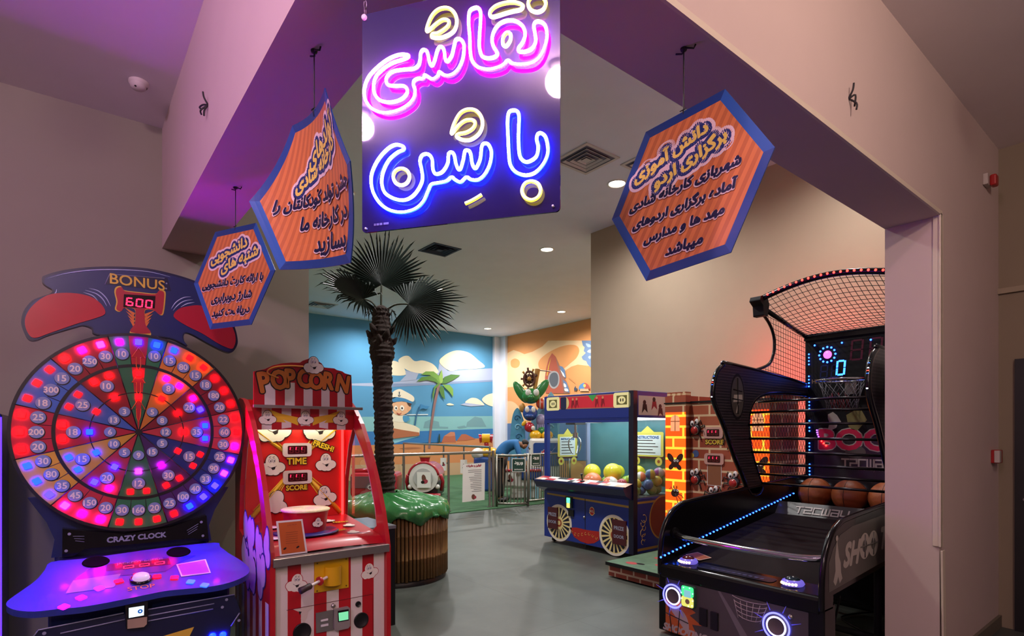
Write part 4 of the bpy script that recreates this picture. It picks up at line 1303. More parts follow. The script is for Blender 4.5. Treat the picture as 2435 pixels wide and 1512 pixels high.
for x0, x1, y0, y1, m in ((X0, X0 + .06, Y1 - .06, Y1, CB), (X0, X0 + .07, Y0, Y0 + .07, CBD), (X1 - .05, X1, Y0, Y0 + .05, CB), (X1 - .06, X1, Y1 - .06, Y1, mat('divider_white', '#aebbe0', .3, var=.05))):
    w = WB(); w.box(x0, x1, y0, y1, ZB, ZW + .05, m); w.build('corner_post', t, bevel=.004)
w = WB(); w.box(X0 - .002, X0 + .07, Y0 - .002, Y0 + .07, .07, ZT, CBD); w.build('corner_trim', t)
w = WB(); w.box(X0, X0 + .05, Y0 + .07, Y1 - .06, ZW, ZW + .05, CB); w.box(X0, X0 + .05, Y0 + .07, Y1 - .06, ZB, ZS + .03, CB); w.build('window_rail', t)
GL = glass('cabinet_glass', (.97, .99, .99))
w = WB(); w.add([(X0 + .02, Y0 + .07, ZS), (X0 + .02, Y1 - .06, ZS), (X0 + .02, Y1 - .06, ZW), (X0 + .02, Y0 + .07, ZW)], [(0, 1, 2, 3)], GL); w.build('front_pane', t)
for yy, GL in ((Y0 + .02, GL), (Y1 - .02, glass('tinted_pane', (.50, .56, .58), .12))):
    w = WB(); w.add([(X0 + .06, yy, ZB), (X1 - .05, yy, ZB), (X1 - .05, yy, ZW + .05), (X0 + .06, yy, ZW + .05)], [(0, 1, 2, 3)], GL); w.build('side_pane', t)
w = WB(); w.box(X1 - .03, X1 - .02, Y0 + .05, Y1 - .05, ZB, ZW + .05, mat('claw_back', '#4d7f86', .25, var=.25, scale=3)); w.build('back_panel', t)
w = WB(); w.box(X0 + .03, X1 - .04, Y0 + .03, Y1 - .03, ZB, ZB + .01, mat('bed_grey', '#7f8a86', .6)); w.build('prize_bed', t)
w = WB(); w.box(X0 + .1, X1 - .08, Y0 + .08, Y1 - .08, ZW + .035, ZW + .05, glow('cabinet_light', (.86, .97, 1), 4.5)); w.build('light_panel', t)
w = WB(); w.add([(X0 + .05, 5.66, ZB + .01), (X0 + .05, 5.40, ZB + .01), (X0 + .05, 5.40, 1.12), (X0 + .05, 5.66, 1.12), (5.62, 5.40, ZB + .01), (5.62, 5.40, 1.12)], [(0, 1, 2, 3), (1, 4, 5, 2)], glass('chute_acrylic', (.86, .88, .82))); w.build('prize_chute', t)
for (a, b) in ((X0 + .1, Y0 + .1), (X0 + .1, Y1 - .1), (X1 - .1, Y0 + .1), (X1 - .1, Y1 - .1)):
    w = WB(); w.cyl((a, b - .015, .036), (a, b + .015, .036), .035, BLK, 16); w.cyl((a, b, .04), (a, b, .075), .012, BLK, 8); w.build('caster', t)
# painted front
w = WB().on('clawf', .0012)
GLD = mat('gold_line', '#a58a3c', .45, var=.1)
w.poly([(-0.7176, 0.672), (0.7153, 0.6342), (0.7153, 0.6078), (-0.7176, 0.648)], GLD)
w.poly([(-0.005, 0.6524), (0.006, 0.6534), (0.006, 0.0104), (-0.005, 0.0086)], OUTL, .0004)
ov = [(-0.2787, 0.2505), (-0.1523, 0.2672), (-0.0182, 0.2611), (0.1121, 0.2631), (0.2449, 0.2705), (0.2429, 0.165), (0.1547, 0.1127), (0.0474, 0.0883), (-0.0848, 0.0998), (-0.1979, 0.1395)]
w.poly(ov, mat('banner_red', '#a8231f', .4, var=.15), .0005)
GSC = mat('gold_scroll', '#c9a24c', .4, var=.1)
for k in range(8):
    cx_, cz_ = ov[0][0] + (ov[4][0] - ov[0][0]) * (k + .7) / 8.5, ov[0][1] - .055 - .02 * math.sin(k)
    w.tube([(p[0], p[1], .0015) for p in arc(cx_, cz_, .016, 20 * k, 20 * k + 260, 8)], .0028, GSC, 4)
def wagon(x, z, rx, rz):
    w.poly(circ(x, z, rx, 40, rz), WGW, .0005)
    w.poly(circ(x, z, rx * .88, 40, rz * .88), CRM, .001)
    for k in range(18):
        a = 2 * PI * k / 18
        d = PI / 42
        w.poly([(x + rx * .34 * math.cos(a - d * .8), z + rz * .34 * math.sin(a - d * .8)), (x + rx * .84 * math.cos(a - d * 1.5), z + rz * .84 * math.sin(a - d * 1.5)),
                (x + rx * .84 * math.cos(a + d * 1.5), z + rz * .84 * math.sin(a + d * 1.5)), (x + rx * .34 * math.cos(a + d * .8), z + rz * .34 * math.sin(a + d * .8))], CBD, .0015)
    w.ring(x, z, 0, rx * .22, mat('hub_rust', '#9c4a2c', .4), .002, 20)
    w.ring(x, z, 0, rx * .12, CRM, .0025, 16)
for c_, e_ in zip([(-0.481, 0.2872), (0.4816, 0.258)], [(-0.481, 0.533), (0.4816, 0.5048)]):
    r = abs(e_[1] - c_[1])
    wagon(c_[0], c_[1], r * .98, r)
cx_, cz_ = [(0.1185, 0.507)][0]
w.poly(circ(cx_, cz_ - .022, .05, 20, .012), CRM, .0005)
w.poly(circ(cx_, cz_, .043, 24, .055), CRM, .0009)
w.poly(circ(cx_, cz_, .036, 24, .048), mat('banner_red', '#a8231f'), .0014)
w.text('KCL', cx_, cz_, .034, WGW, .002, fat=.0015)
w.build('painted_front', t)
for q, nm in (([(-0.6845, 0.4835), (-0.5005, 0.4858), (-0.5005, 0.1976), (-0.6845, 0.1966)], 0), ([(0.4658, 0.4518), (0.6778, 0.4509), (0.6741, 0.1591), (0.4658, 0.1608)], 1)):
    w = WB().on('clawf', .002)
    w.prism(q, 0, .018, MAR)
    pd = w.build('prize_door', t, bevel=.004)
    w = WB().on('clawf', .0206)
    mx_, my_ = sum(p[0] for p in q) / 4, sum(p[1] for p in q) / 4
    TX = mat('door_lettering', '#8f93a4', .4, var=0)
    w.text('PRIZE', mx_, my_ + .05, fitsize('PRIZE', .15), TX, 0, fat=.002)
    w.build('lettering', pd); w = WB().on('clawf', .0206)
    w.text('DOOR', mx_, my_ - .05, fitsize('DOOR', .15), TX, 0, fat=.002)
    w.build('lettering', pd)
# header sign
w = WB().on('clawf', .001)
q = [(-0.6542, 1.9677), (0.6647, 1.9593), (0.6647, 1.7869), (-0.6542, 1.8043)]
w.poly(q, mat('marquee_border', '#b06a5a', .4, em='#b06a5a', es=.12), 0)
qi = [(x * .985 + (.006 if x < 0 else -.006), z + (-.012 if i < 2 else .012)) for i, (x, z) in enumerate(q)]
w.poly(qi, mat('marquee_red', '#c8283a', .35, var=.15, em='#c8283a', es=.2), .0005)
zc = sum(p[1] for p in q) / 4
CRE = mat('marquee_cream', '#e8dda0', .4, em='#e8dda0', es=.25)
for xx in (-.60, .60):
    w.poly(rrect(xx - .13, zc - .09, xx + .13, zc + .09, .03), CRE, .001)
    w.poly([(xx - .08, zc + .055), (xx + .08, zc + .055), (xx + .08, zc - .055), (xx - .08, zc - .055)], mat('wagon_olive', '#6e6a3c', .4), .0015)
    w.poly(circ(xx, zc, .06, 20, .045), CRE, .002)
    for sx in (-.015, .02):
        w.poly(circ(xx + sx, zc, .009, 8, .022), OUTL, .0025)
w.poly(circ(-.36, zc, .07, 20, .08), CRM, .0012)
w.poly(rrect(-.45, zc - .08, -.34, zc + .08, .02), mat('curtain_navy', '#20264e', .4), .0018)
w.poly([(.05, zc + .085), (.2, zc + .085), (.13, zc)], mat('pennant_green', '#3f9a50', .4, em='#3f9a50', es=.1), .0016)
for xx in (-.22, -.15, .2, .3):
    w.poly(circ(xx, zc + .045, .017, 10), mat('skin_print', '#d89a6c', .4), .002)
    w.poly([(xx - .02, zc + .03), (xx + .02, zc + .03), (xx + .035, zc - .075), (xx + .01, zc - .02), (xx - .02, zc - .08), (xx - .03, zc - .05)], mat('costume_red', '#8c1c2c', .4), .0019)
w.build('marquee', t)
w = WB().on('clawf', .012)
w.box(-.66, .70, ZW + .055, ZW + .06, 0, .001, CB)
w.build('header_seam', t)
# control shelf
w = WB()
pr = [(5.02, .86), (5.02, .835), (5.06, .76), (5.18, .70), (5.18, .90)]
w.frame((0, Y1 + .03, 0), (1, 0, 0), (0, 0, 1)).prism(pr, 0, 1.57, mat('shelf_navy', '#141c4e', .3, coat=.2))
w.v = [(a, Y1 + .03 - (b - (Y1 + .03)) * -1 if False else b, c) for a, b, c in w.v]
w.build('control_shelf', t, bevel=.006)
w = WB().frame((5.022, 5.02, .8625), (0, -1, 0), (1, 0, .25))
cols = [WHT, mat('check_red', '#c0303a', .4), mat('check_peach', '#e0b090', .4), mat('check_ink', '#2a2c38', .4), mat('check_red', '#c0303a')]
random.seed(5)
for k in range(18):
    for j in range(2):
        x0 = -.78 + k * .0866
        w.poly([(x0, .008 + j * .07), (x0 + .0866, .008 + j * .07), (x0 + .0866, .078 + j * .07), (x0, .078 + j * .07)], random.choice(cols) if random.random() > .35 else WHT, .0005)
w.build('checkered_top', t)
w = WB()
w.cyl((5.09, 4.98, .885), (5.08, 4.985, .96), .008, BLK, 10); w.lathe([(.03, 0), (.028, .012), (.0001, .016)], BLK, (5.09, 4.98, .88), 14)
js = w.build('joystick', t)
w = WB(); w.ball((5.08, 4.985, .965), .017, BLKG, 12, 8); w.build('knob', js)
# reader, slots, lock
w = WB().on('clawf', .002)
w.prism([(-0.3326, 0.6549), (-0.2208, 0.6519), (-0.2162, 0.5108), (-0.3326, 0.5068)], 0, .03, mat('reader_body', '#243a3a', .35))
rd = w.build('card_reader', t, bevel=.004)
w = WB().on('clawf', .0335)
c4 = [(-0.2741, 0.6078), (-0.2741, 0.5423)]
w.poly(rrect(c4[0][0] - .032, c4[0][1] - .035, c4[0][0] + .032, c4[0][1] + .035, .008), LED_G, 0)
w.poly(rrect(c4[1][0] - .03, c4[1][1] - .03, c4[1][0] + .03, c4[1][1] + .03, .008), glow('reader_amber', (.9, .75, .12), 2.0), 0)
w.build('reader_screen', rd)
w = WB().on('clawf', .002)
w.prism([(-0.295, 0.4861), (-0.1979, 0.4852), (-0.1979, 0.404), (-0.295, 0.4025)], 0, .012, BLK)
w.build('coin_slot', t)
w = WB().on('clawf', .002)
w.lathe([(.016, 0), (.014, .01), (.0001, .012)], STEEL, (*[(-0.0138, 0.4161)][0], 0), 12)
w.build('lock', t)
# side facing the spider game
w = WB().on('claws', .001)
w.poly([(.09, 1.70), (.83, 1.70), (.83, 1.93), (.09, 1.93)], mat('side_print_cream', '#cbb8ae', .4, var=.1), 0)
for k, (x, z) in enumerate(((.2, 1.80), (.38, 1.84), (.5, 1.76), (.66, 1.82))):
    w.poly(circ(x, z + .05, .03, 10), OUTL, .0006)
    w.poly([(x - .03, z + .03), (x + .04, z + .03), (x + .06, z - .07), (x, z - .03), (x - .05, z - .08)], mat('costume_red', '#8c1c2c') if k % 2 else OUTL, .0005)
w.build('side_picture', t); w = WB().on('claws', .001)
w.poly([(.07, .655), (.86, .655), (.86, .68), (.07, .68)], GLD, 0)
w.poly([(.07, .10), (.86, .10), (.86, .13), (.07, .13)], GLD, 0)
w.poly(circ(.56, .46, .27, 40), mat('ring_gold', '#a8843c', .4), .0003)
w.poly(circ(.56, .46, .25, 40), mat('drum_rust', '#7e3320', .45, var=.15), .0006)
for k in range(6):
    w.tube([(p[0], p[1], .001) for p in arc(.17 + .02 * (k % 2), .20 + k * .055, .03 + .008 * (k % 3), 40 * k, 40 * k + 270, 9)], .004, GSC, 4)
w.build('painted_side', t)
# instruction board inside; the side one draws its reflection in the pane
for nm, q0, zc, wd in (('back', 4.66, 1.33, .42), ('side', 5.66, 1.30, .30)):
    w = WB().frame((5.97, q0, zc), (0, -1, 0), (0, 0, 1)) if nm == 'back' else WB().frame((5.60, 5.772, zc), (1, 0, 0), (0, 0, 1))
    YC = mat('board_yellow', '#d9cc5a', .4, var=.05)
    w.poly(rrect(-wd / 2 - .04, -.15, wd / 2 + .04, .17, .02), YC, 0)
    w.poly([(-wd / 2 - .05, .15), (-wd / 4, .17), (0, .25), (wd / 4, .17), (wd / 2 + .05, .15)], YC, .001)
    w.poly([(-wd / 2, -.13), (wd / 2, -.13), (wd / 2, .13), (-wd / 2, .13)], mat('board_white', '#dde6e6', .4), .001)
    w.text('INSTRUCTIONS', 0, .10, fitsize('INSTRUCTIONS', wd * .85), mat('board_blue', '#2a5a9c', .4, var=0), .002, fat=.002)
    for k in range(5):
        w.poly([(-wd * .4, .055 - k * .04), (wd * (.2 + .2 * ((k * 7) % 3) / 2), .055 - k * .04), (wd * (.2 + .2 * ((k * 7) % 3) / 2), .065 - k * .04), (-wd * .4, .065 - k * .04)], OUTL, .002)
    w.poly([(-wd / 2 - .05, -.155), (wd / 2 + .05, -.155), (wd / 2 + .05, -.175), (-wd / 2 - .05, -.175)], MAR, .001)
    for sx in (-1, 1):
        w.poly(circ(sx * wd * .42, -.21, .055, 24), YC, .0012)
        w.poly(circ(sx * wd * .42, -.21, .022, 16), mat('hub_rust', '#9c4a2c'), .002)
    w.build('board_and_reflection', t)
# claw on its gantry
CHR = mat('chrome', '#cfd4d8', .12, 1.0, var=0)
w = WB(); w.box(5.4, 5.6, 5.42, 5.60, 1.60, 1.65, BLK); w.box(5.22, 6.0, 5.49, 5.52, 1.625, 1.645, STEEL); gt = w.build('gantry', t)
w = WB(); w.cyl((5.5, 5.51, 1.48), (5.5, 5.51, 1.6), .022, CHR, 14); w.cyl((5.5, 5.51, 1.42), (5.5, 5.51, 1.49), .045, CHR, 18); hd = w.build('claw_head', t)
for k in range(3):
    a = 2 * PI * k / 3 + .5
    w = WB()
    w.tube([(p.x, p.y, p.z) for p in cr([(5.5 + r * math.cos(a), 5.51 + r * math.sin(a), z) for r, z in ((.03, 1.44), (.085, 1.40), (.10, 1.33), (.075, 1.25), (.035, 1.20))], 5)], .009, CHR, 8)
    w.build('claw_prong', hd)
# prize balls
random.seed(11)
BC = {'y': '#e6e02c', 'o': '#f08a5a', 'r': '#b03848', 'g': '#9cc43a', 'k': '#7fa04a', 'm': '#9c4a8c', 'b': '#5f7fb0', 's': '#c9b83c', 'w': '#d8dcd4'}
BM = {k: mat('ball_%s' % k, v, .28, var=.12, scale=20, coat=.2) for k, v in BC.items()}
BN = {'y': 'bright yellow', 'o': 'orange', 'r': 'dark pink', 'g': 'lime green', 'k': 'olive green', 'm': 'purple', 'b': 'blue', 's': 'mustard yellow', 'w': 'white'}
PB_ = []
def pball(*a):
    PB_.append([*a] + [None] * (7 - len(a)))
def settle():
    for it in range(200):
        for i, A in enumerate(PB_):
            for B in PB_[:i]:
                d = Vector(A[:3]) - Vector(B[:3])
                g = A[3] + B[3] + .001 - d.length
                if g > 0:
                    d = d.normalized() * g * .5
                    for k in range(3):
                        A[k] += d[k]; B[k] -= d[k]
            A[2] -= .0004
            if A[0] - A[3] < 5.256 and A[1] - A[3] < 4.322:
                A[0] += .004
            A[0] = min(max(A[0], X0 + .06 + A[3]), X1 - .04 - A[3]); A[1] = min(max(A[1], Y0 + .03 + A[3]), 5.39 - A[3]); A[2] = max(A[2], ZB + .0115 + A[3])
def make_ball(x, y, z, r, c, label, band=None):
    w = WB()
    w.ball((x, y, z), r, BM[c], 20, 14)
    if band:
        k = len(w.mi)
        w.mats.append(BM[band])
        for i in range(k):
            ring_, seg_ = divmod(i, 20)
            if (seg_ // 4) % 2:
                w.mi[i] = len(w.mats) - 1
    o = WB.build(w, 'toy_ball')
    o.location = (0, 0, 0)
    for v in o.data.vertices:
        v.co -= Vector((x, y, z))
    o.location = (x, y, z)
    return tag(o, label, 'ball', 'balls inside the claw cabinet')
zb = ZB + .01
# y runs to the left in view; the front window faces -x
pball(5.50, 5.20, zb + .30, .115, 'y', 'big yellow ball at the left of the pile, behind the clear chute panel')
pball(5.48, 4.83, zb + .30, .12, 'y', 'big yellow ball in the centre of the claw cabinet window')
pball(5.72, 4.62, zb + .33, .10, 'y', 'big yellow ball at the back, half hidden behind the central yellow ball')
pball(5.80, 5.02, zb + .32, .095, 'y', 'yellow ball peeping out beside the pale rear corner post')
pball(5.38, 5.08, zb + .125, .125, 'o', 'big peach orange ball low at the front of the window')
pball(5.36, 4.74, zb + .11, .11, 'o', 'second peach orange ball, low at the front right of its twin', 'w')
pball(5.75, 5.16, zb + .09, .09, 'g', 'lime ball at the bottom behind the left yellow ball')
pball(5.55, 4.90, zb + .075, .075, 'k', 'olive ball buried below the central yellow ball')
pball(5.80, 4.85, zb + .10, .10, 'g', 'lime ball low at the back of the pile')
small = [(5.36, 4.57, .19, 'r', 'dark pink ball resting on the right peach ball', None), (5.36, 4.46, .065, 'r', 'dark pink ball low by the front right window corner', None),
         (5.50, 4.52, .27, 'g', 'lime and pink ball above the pink balls', 'r'), (5.40, 4.42, .19, 's', 'mustard ball near the front right corner post', None),
         (5.56, 4.42, .29, 'w', 'white and orange ball on top by the corner post', 'o'), (5.28, 4.36, .065, 'k', 'olive ball lowest in the front right corner', None),
         (5.52, 4.58, .10, 'm', 'purple ball under the lime and pink one', None), (5.58, 4.44, .13, 'k', 'olive ball stacked below the white and orange one', 'b'),
         (5.68, 4.35, .06, 'k', 'large olive ball at the bottom of the side window', None), (5.82, 4.36, .06, 'g', 'lime ball at the bottom right of the side window', 'k'),
         (5.60, 4.33, .19, 'b', 'blue grey ball in the side window, middle row left', None), (5.72, 4.34, .185, 's', 'mustard ball in the side window, middle row', None),
         (5.85, 4.36, .18, 'k', 'olive ball in the side window, middle row right', None), (5.66, 4.37, .30, 'b', 'blue and yellow banded ball high in the side window', 's'),
         (5.79, 4.36, .30, 'm', 'purple and white banded ball high in the side window', 'w'), (5.92, 4.38, .29, 'g', 'lime and orange ball, highest right in the side window', 'o')]
for x, y, z, c, lb, bd in small:
    pball(x, y, zb + z, .064, c, lb, bd)
settle()
for q in PB_:
    make_ball(*q)

# ---------------------------------------------------------------- brick castle spider game
t = thing('spider_arcade_machine', 'brick castle arcade game with cartoon spiders and glowing orange towers', 'arcade machine', (5.6, 3.3, 0))
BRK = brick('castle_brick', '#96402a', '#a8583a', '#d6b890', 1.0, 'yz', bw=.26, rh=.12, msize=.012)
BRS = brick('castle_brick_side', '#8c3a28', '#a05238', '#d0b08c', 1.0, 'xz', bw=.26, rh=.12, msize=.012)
BRG = brick('castle_lit', '#ff3a06', '#ff5a0c', '#ffb030', 1.0, 'yz', em=1.5, bw=.26, rh=.12, msize=.014)
ZT = 1.90
for y0, y1 in ((3.66, 3.93), (2.72, 2.95)):
    w = WB(); w.box(5.36, 5.95, y0, y1, .02, ZT, BRS); tw = w.build('tower', t)
    w = WB(); w.box(5.35, 5.36, y0 + .005, y1 - .005, .25, 1.72, BRG); w.build('lit_face', tw)
    w = WB(); w.box(5.35, 5.36, y0, y1, 1.72, ZT, BRK); w.build('brick_band', tw)
    w = WB(); w.box(5.34, 5.97, y0 - .01, y1 + .01, 1.815, 1.83, BLK); w.build('ledge', tw)
    n = 4
    for k in range(n):
        w = WB(); yy = y0 + (y1 - y0) * (k + .1) / n
        w.box(5.36, 5.46, yy, yy + (y1 - y0) * .6 / n, ZT, ZT + .045, BRK); w.build('battlement', tw)
    w = WB().frame((5.348, (y0 + y1) / 2, 1.60), (0, -1, 0), (0, 0, 1))
    w.poly(arc(0, .03, .06, 0, 180, 12) + [(-.06, -.09), (.06, -.09)], mat('lit_window', '#e8a070', .4, em='#e8a070', es=.7), 0)
    w.tube([(0, -.09, .001), (0, .09, .001)], .004, mat('window_bar', '#a8552c', .5), 4); w.tube([(-.06, .02, .001), (.06, .02, .001)], .004, mat('window_bar', '#a8552c'), 4)
    w.build('arched_window', tw)
    for zz, kind in ((-.45, 'fly'), (-.78, 'bug'), (-1.08, 'moth')):
        w = WB().frame((5.348, (y0 + y1) / 2, 1.60), (0, -1, 0), (0, 0, 1))
        m = mat('bug_ink', '#3a1a10', .5) if kind != 'moth' else mat('moth_orange', '#e08a30', .5, em='#e08a30', es=.5)
        w.poly(circ(0, zz, .055, 14, .045, .4), m, .001)
        if kind == 'bug':
            for k in range(6):
                a = R(-70 + 28 * k) + (0 if k < 3 else R(60))
                w.tube([(0, zz, .001), (.085 * math.cos(a), zz + .085 * math.sin(a), .001), (.11 * math.cos(a), zz + .085 * math.sin(a) - .03, .001)], .005, m, 4)
        else:
            for sg in (-1, 1):
                w.poly(circ(sg * .06, zz + .06, .06, 14, .035, sg * .9), m, .0014 + .0002 * sg)
                w.poly(circ(sg * .05, zz - .04, .04, 14, .028, -sg * .7), m, .0024 + .0002 * sg)
        for sg in (-1, 1):
            w.poly(circ(.015 + sg * .018, zz + .03, .015, 10), WHT, .0035)
            w.poly(circ(.015 + sg * .018, zz + .03, .006, 8), OUTL, .004)
        w.build('insect_print', tw)
w = WB(); w.box(5.45, 5.95, 2.95, 3.66, .02, 1.83, BRK); w.build('target_wall', t)
w = WB(); w.box(5.435, 5.45, 2.95, 3.66, 1.82, 1.84, BLK); w.build('top_rail', t)
SPB = mat('spider_black', '#15141c', .35)
BTN = mat('spider_button', '#a82420', .25, coat=.5, var=.05)
def spider(x, z, s):
    w = WB().on('bugs', .002)
    w.ball((x, z, .012), (.07 * s, .062 * s, .02), SPB, 16, 8)
    for sg in (-1, 1):
        for k in range(4):
            a = R(55 - 38 * k)
            p0, p1 = (x + sg * .05 * s * math.cos(a), z + .05 * s * math.sin(a)), (x + sg * .115 * s * math.cos(a), z + .10 * s * math.sin(a) + .02)
            w.tube([(*p0, .008), (*p1, .008), (p1[0] + sg * .015 * s, p1[1] - .05 * s, .008)], .006, SPB, 5)
    b_ = w.build('spider_target', t)
    w = WB().on('bugs', .012); w.lathe([(.048 * s, .008), (.05 * s, .016), (.044 * s, .02)], mat('button_ring', '#a8a29a', .3, .6), (x, z - .012, 0), 24); w.build('button_ring', b_)
    w = WB().on('bugs', .012); w.lathe([(.044 * s, .018), (.036 * s, .032), (.018 * s, .038), (.0001, .04)], BTN, (x, z - .012, 0), 24); w.build('push_button', b_)
    w = WB().on('bugs', .016)
    for sg in (-1, 1):
        w.ball((x + sg * .028 * s, z + .075 * s + .01 * sg, .01), (.025 * s, .033 * s, .012), WHT, 12, 8)
        w.ball((x + sg * .022 * s, z + .07 * s + .01 * sg, .02), (.011 * s, .015 * s, .006), OUTL, 10, 6)
    w.build('cartoon_eyes', b_)
for x, z in [(-0.249, 1.5281), (-0.249, 0.9855), (0.2054, 0.9803), (-0.0171, 0.8131), (0.2091, 1.4311), (0.4434, 1.4836), (0.4434, 1.0136)]:
    spider(x, z, 1.0)
for x, z in [(-0.0309, 1.4915), (-0.021, 1.2111)]:
    w = WB().on('bugs', .002); w.prism(rrect(x - .115, z - .06, x + .115, z + .06, .03), 0, .012, mat('frame_pink', '#c9988c', .4)); f_ = w.build('display_frame', t, bevel=.003)
    w = WB().on('bugs', .0152); w.poly(rrect(x - .075, z - .038, x + .075, z + .038, .008), DKGR, 0); w.seg7('iii', x - .062, z - .027, .03, .054, SEG_R, mat('segment_off', '#6a1a20'), .001, gap=.5, t=.007); w.build('digits', f_)
w = WB().on('bugs', .002)
sc_ = [(-0.021, 1.3933), (-0.021, 1.0449), (-0.249, 1.2614)]
w.outlined('SCORE', *sc_[0], fitsize('SCORE', .21), [(.008, OUTL), (.003, GOLD)], .001)
w.build('score_lettering', t); w = WB().on('bugs', .002)
w.poly([(sc_[1][0] - .085, sc_[1][1] - .12), (sc_[1][0] + .085, sc_[1][1] - .12), (sc_[1][0] + .085, sc_[1][1] + .12), (sc_[1][0] - .085, sc_[1][1] + .12)], WHT, .001)
w.poly([(sc_[1][0] - .08, sc_[1][1] - .115), (sc_[1][0] + .08, sc_[1][1] - .115), (sc_[1][0] + .08, sc_[1][1] + .115), (sc_[1][0] - .08, sc_[1][1] + .115)], mat('door_tan', '#8a5638', .5), .0015)
w.build('hatch', t); w = WB().on('bugs', .002)
w.poly(circ(*sc_[2], .04, 16), mat('bee_blue', '#4a5f8c', .4), .001); w.poly(circ(sc_[2][0] - .05, sc_[2][1] - .02, .03, 14), GOLD, .0014)
w.build('bee_print', t)
# floor platform
w = WB(); w.box(4.42, 5.36, 2.72, 3.95, .015, .14, brick('platform_brick', '#8f3f2c', '#7c3424', '#c9b497', 1.0, 'yz', bw=.16, rh=.065, msize=.01)); w.build('platform', t, bevel=.004)
w = WB(); w.box(4.40, 5.35, 2.70, 3.97, .14, .158, mat('mat_green', '#4f6f58', .8, var=.35, scale=14)); w.build('play_mat', t)
w = WB(); w.box(4.395, 4.405, 2.70, 3.97, .125, .158, BLK); w.build('mat_edge', t)
for x, y in ((-.45, -.2), (-.2, -.05), (.1, -.2), (.35, 0), (-.4, .2), (.05, .25)):
    w = WB().frame((4.75, 3.3, .1586), (0, -1, 0), (1, 0, 0))
    w.poly(circ(x, y, .07, 12, .05), mat('mat_red', '#a03a3c', .7), .0003); w.poly(circ(x + .08, y + .04, .05, 10, .03), BLK, .0006)
    w.build('mat_print', t)

w = WB(); w.box(5.93, 6.50, 2.90, 2.98, 1.86, 1.89, BLK); br_ = w.build('lamp_bracket', t)
w = WB(); w.ball((6.50, 2.94, 1.93), .04, glow('beacon_red', (1, .015, .03), 1300), 16, 10); w.build('red_beacon', br_)  # unseen lamp, inferred from the red glow on the cream wall
w = WB().frame((6.46, 2.94, 1.93), (0, 1, 0), (0, 0, 1)); w.lathe([(.0001, -.03), (.07, -.03), (.075, .06), (.078, .06), (.074, -.034), (.0001, -.034)], BLK, n=24); w.build('beacon_baffle', br_)  # unseen hood added to keep red light off the claw cabinet

# ---------------------------------------------------------------- basketball game
t = thing('basketball_arcade_machine', 'long black basketball shooting machine with netted canopy, half hidden by the pink pier', 'arcade machine', (4.6, 2.04, 0))
BK = mat('bball_black', '#0a080b', .2, var=.1, spec=.4)
BKM = mat('bball_matte', '#0e0c10', .6, var=.1, spec=.25)
GLV = mat('graphic_grey', '#5b5752', .4, var=.15)
GLL = mat('graphic_pale', '#b5aca2', .4, var=.08)
YL, YR = 2.63, 1.45
TECW = [[((0, 1), (1, 1)), ((.5, 1), (.5, 0))], [((0, 1), (1, 1)), ((1, 1), (1, .5)), ((0, .5), (1, .5)), ((0, .5), (0, 0)), ((0, 0), (1, 0))],
        [((0, 1), (1, 1)), ((0, 1), (0, 0)), ((0, 0), (1, 0))], [((0, 1), (0, 0)), ((0, 0), (1, 0)), ((1, 1), (1, 0)), ((.5, 1), (.5, 0))],
        [((0, 1), (1, 1)), ((1, 1), (1, 0)), ((0, 0), (1, 0)), ((0, .5), (0, 0)), ((0, .5), (1, .5))], [((0, 1), (0, .15)), ((0, .15), (1, .15)), ((1, 1), (1, -.45))]]
def tecway(w, x, y, wd, ht, m, z):
    cw = wd / (6 + 5 * .32)
    q = .0
    t_ = ht * .10
    for i, L in enumerate(TECW):
        x0 = x - wd / 2 + i * cw * 1.32
        for a, b in L:
            ax, ay, bx, by = x0 + a[0] * cw, y - ht / 2 + a[1] * ht, x0 + b[0] * cw, y - ht / 2 + b[1] * ht
            w.poly([(min(ax, bx) - t_, min(ay, by) - t_), (max(ax, bx) + t_, min(ay, by) - t_), (max(ax, bx) + t_, max(ay, by) + t_), (min(ax, bx) - t_, max(ay, by) + t_)], m, z + q)
            q += .00005
def inside(p, poly):
    c = False
    for i in range(len(poly)):
        a, b = poly[i], poly[i - 1]
        if (a[1] > p[1]) != (b[1] > p[1]) and p[0] < (b[0] - a[0]) * (p[1] - a[1]) / (b[1] - a[1]) + a[0]:
            c = not c
    return c
def clip(p, q, poly, n=80):
    run, out = None, []
    for i in range(n + 1):
        s_ = (p[0] + (q[0] - p[0]) * i / n, p[1] + (q[1] - p[1]) * i / n)
        if inside(s_, poly):
            run = [s_, s_] if run is None else [run[0], s_]
        elif run:
            out.append(run); run = None
    if run:
        out.append(run)
    return [r for r in out if r[0] != r[1]]
_bead = {}
def bead(parent, pos, m, r=.006, name='led'):
    key = (m.name, r)
    if key not in _bead:
        b_ = MB().ball((0, 0, 0), r, m, 8, 6)
        o = b_.build(name, parent)
        _bead[key] = o
    else:
        o = _bead[key].copy()
        COL.objects.link(o)
        o.parent = parent
    M = parent.matrix_basis.copy()
    q = parent.parent
    while q:
        M = q.matrix_basis @ M
        q = q.parent
    o.location = M.inverted() @ Vector(pos)
    return o
LB = glow('bead_blue', (.02, .10, 1), 9)
LR = glow('bead_red', (1, .015, .01), 16)
LWH = glow('bead_white', (.75, .85, 1), 5)
LGN = glow('bead_green', (.2, .9, .4), 4)
LYW = glow('bead_amber', (1, .6, .2), 5)
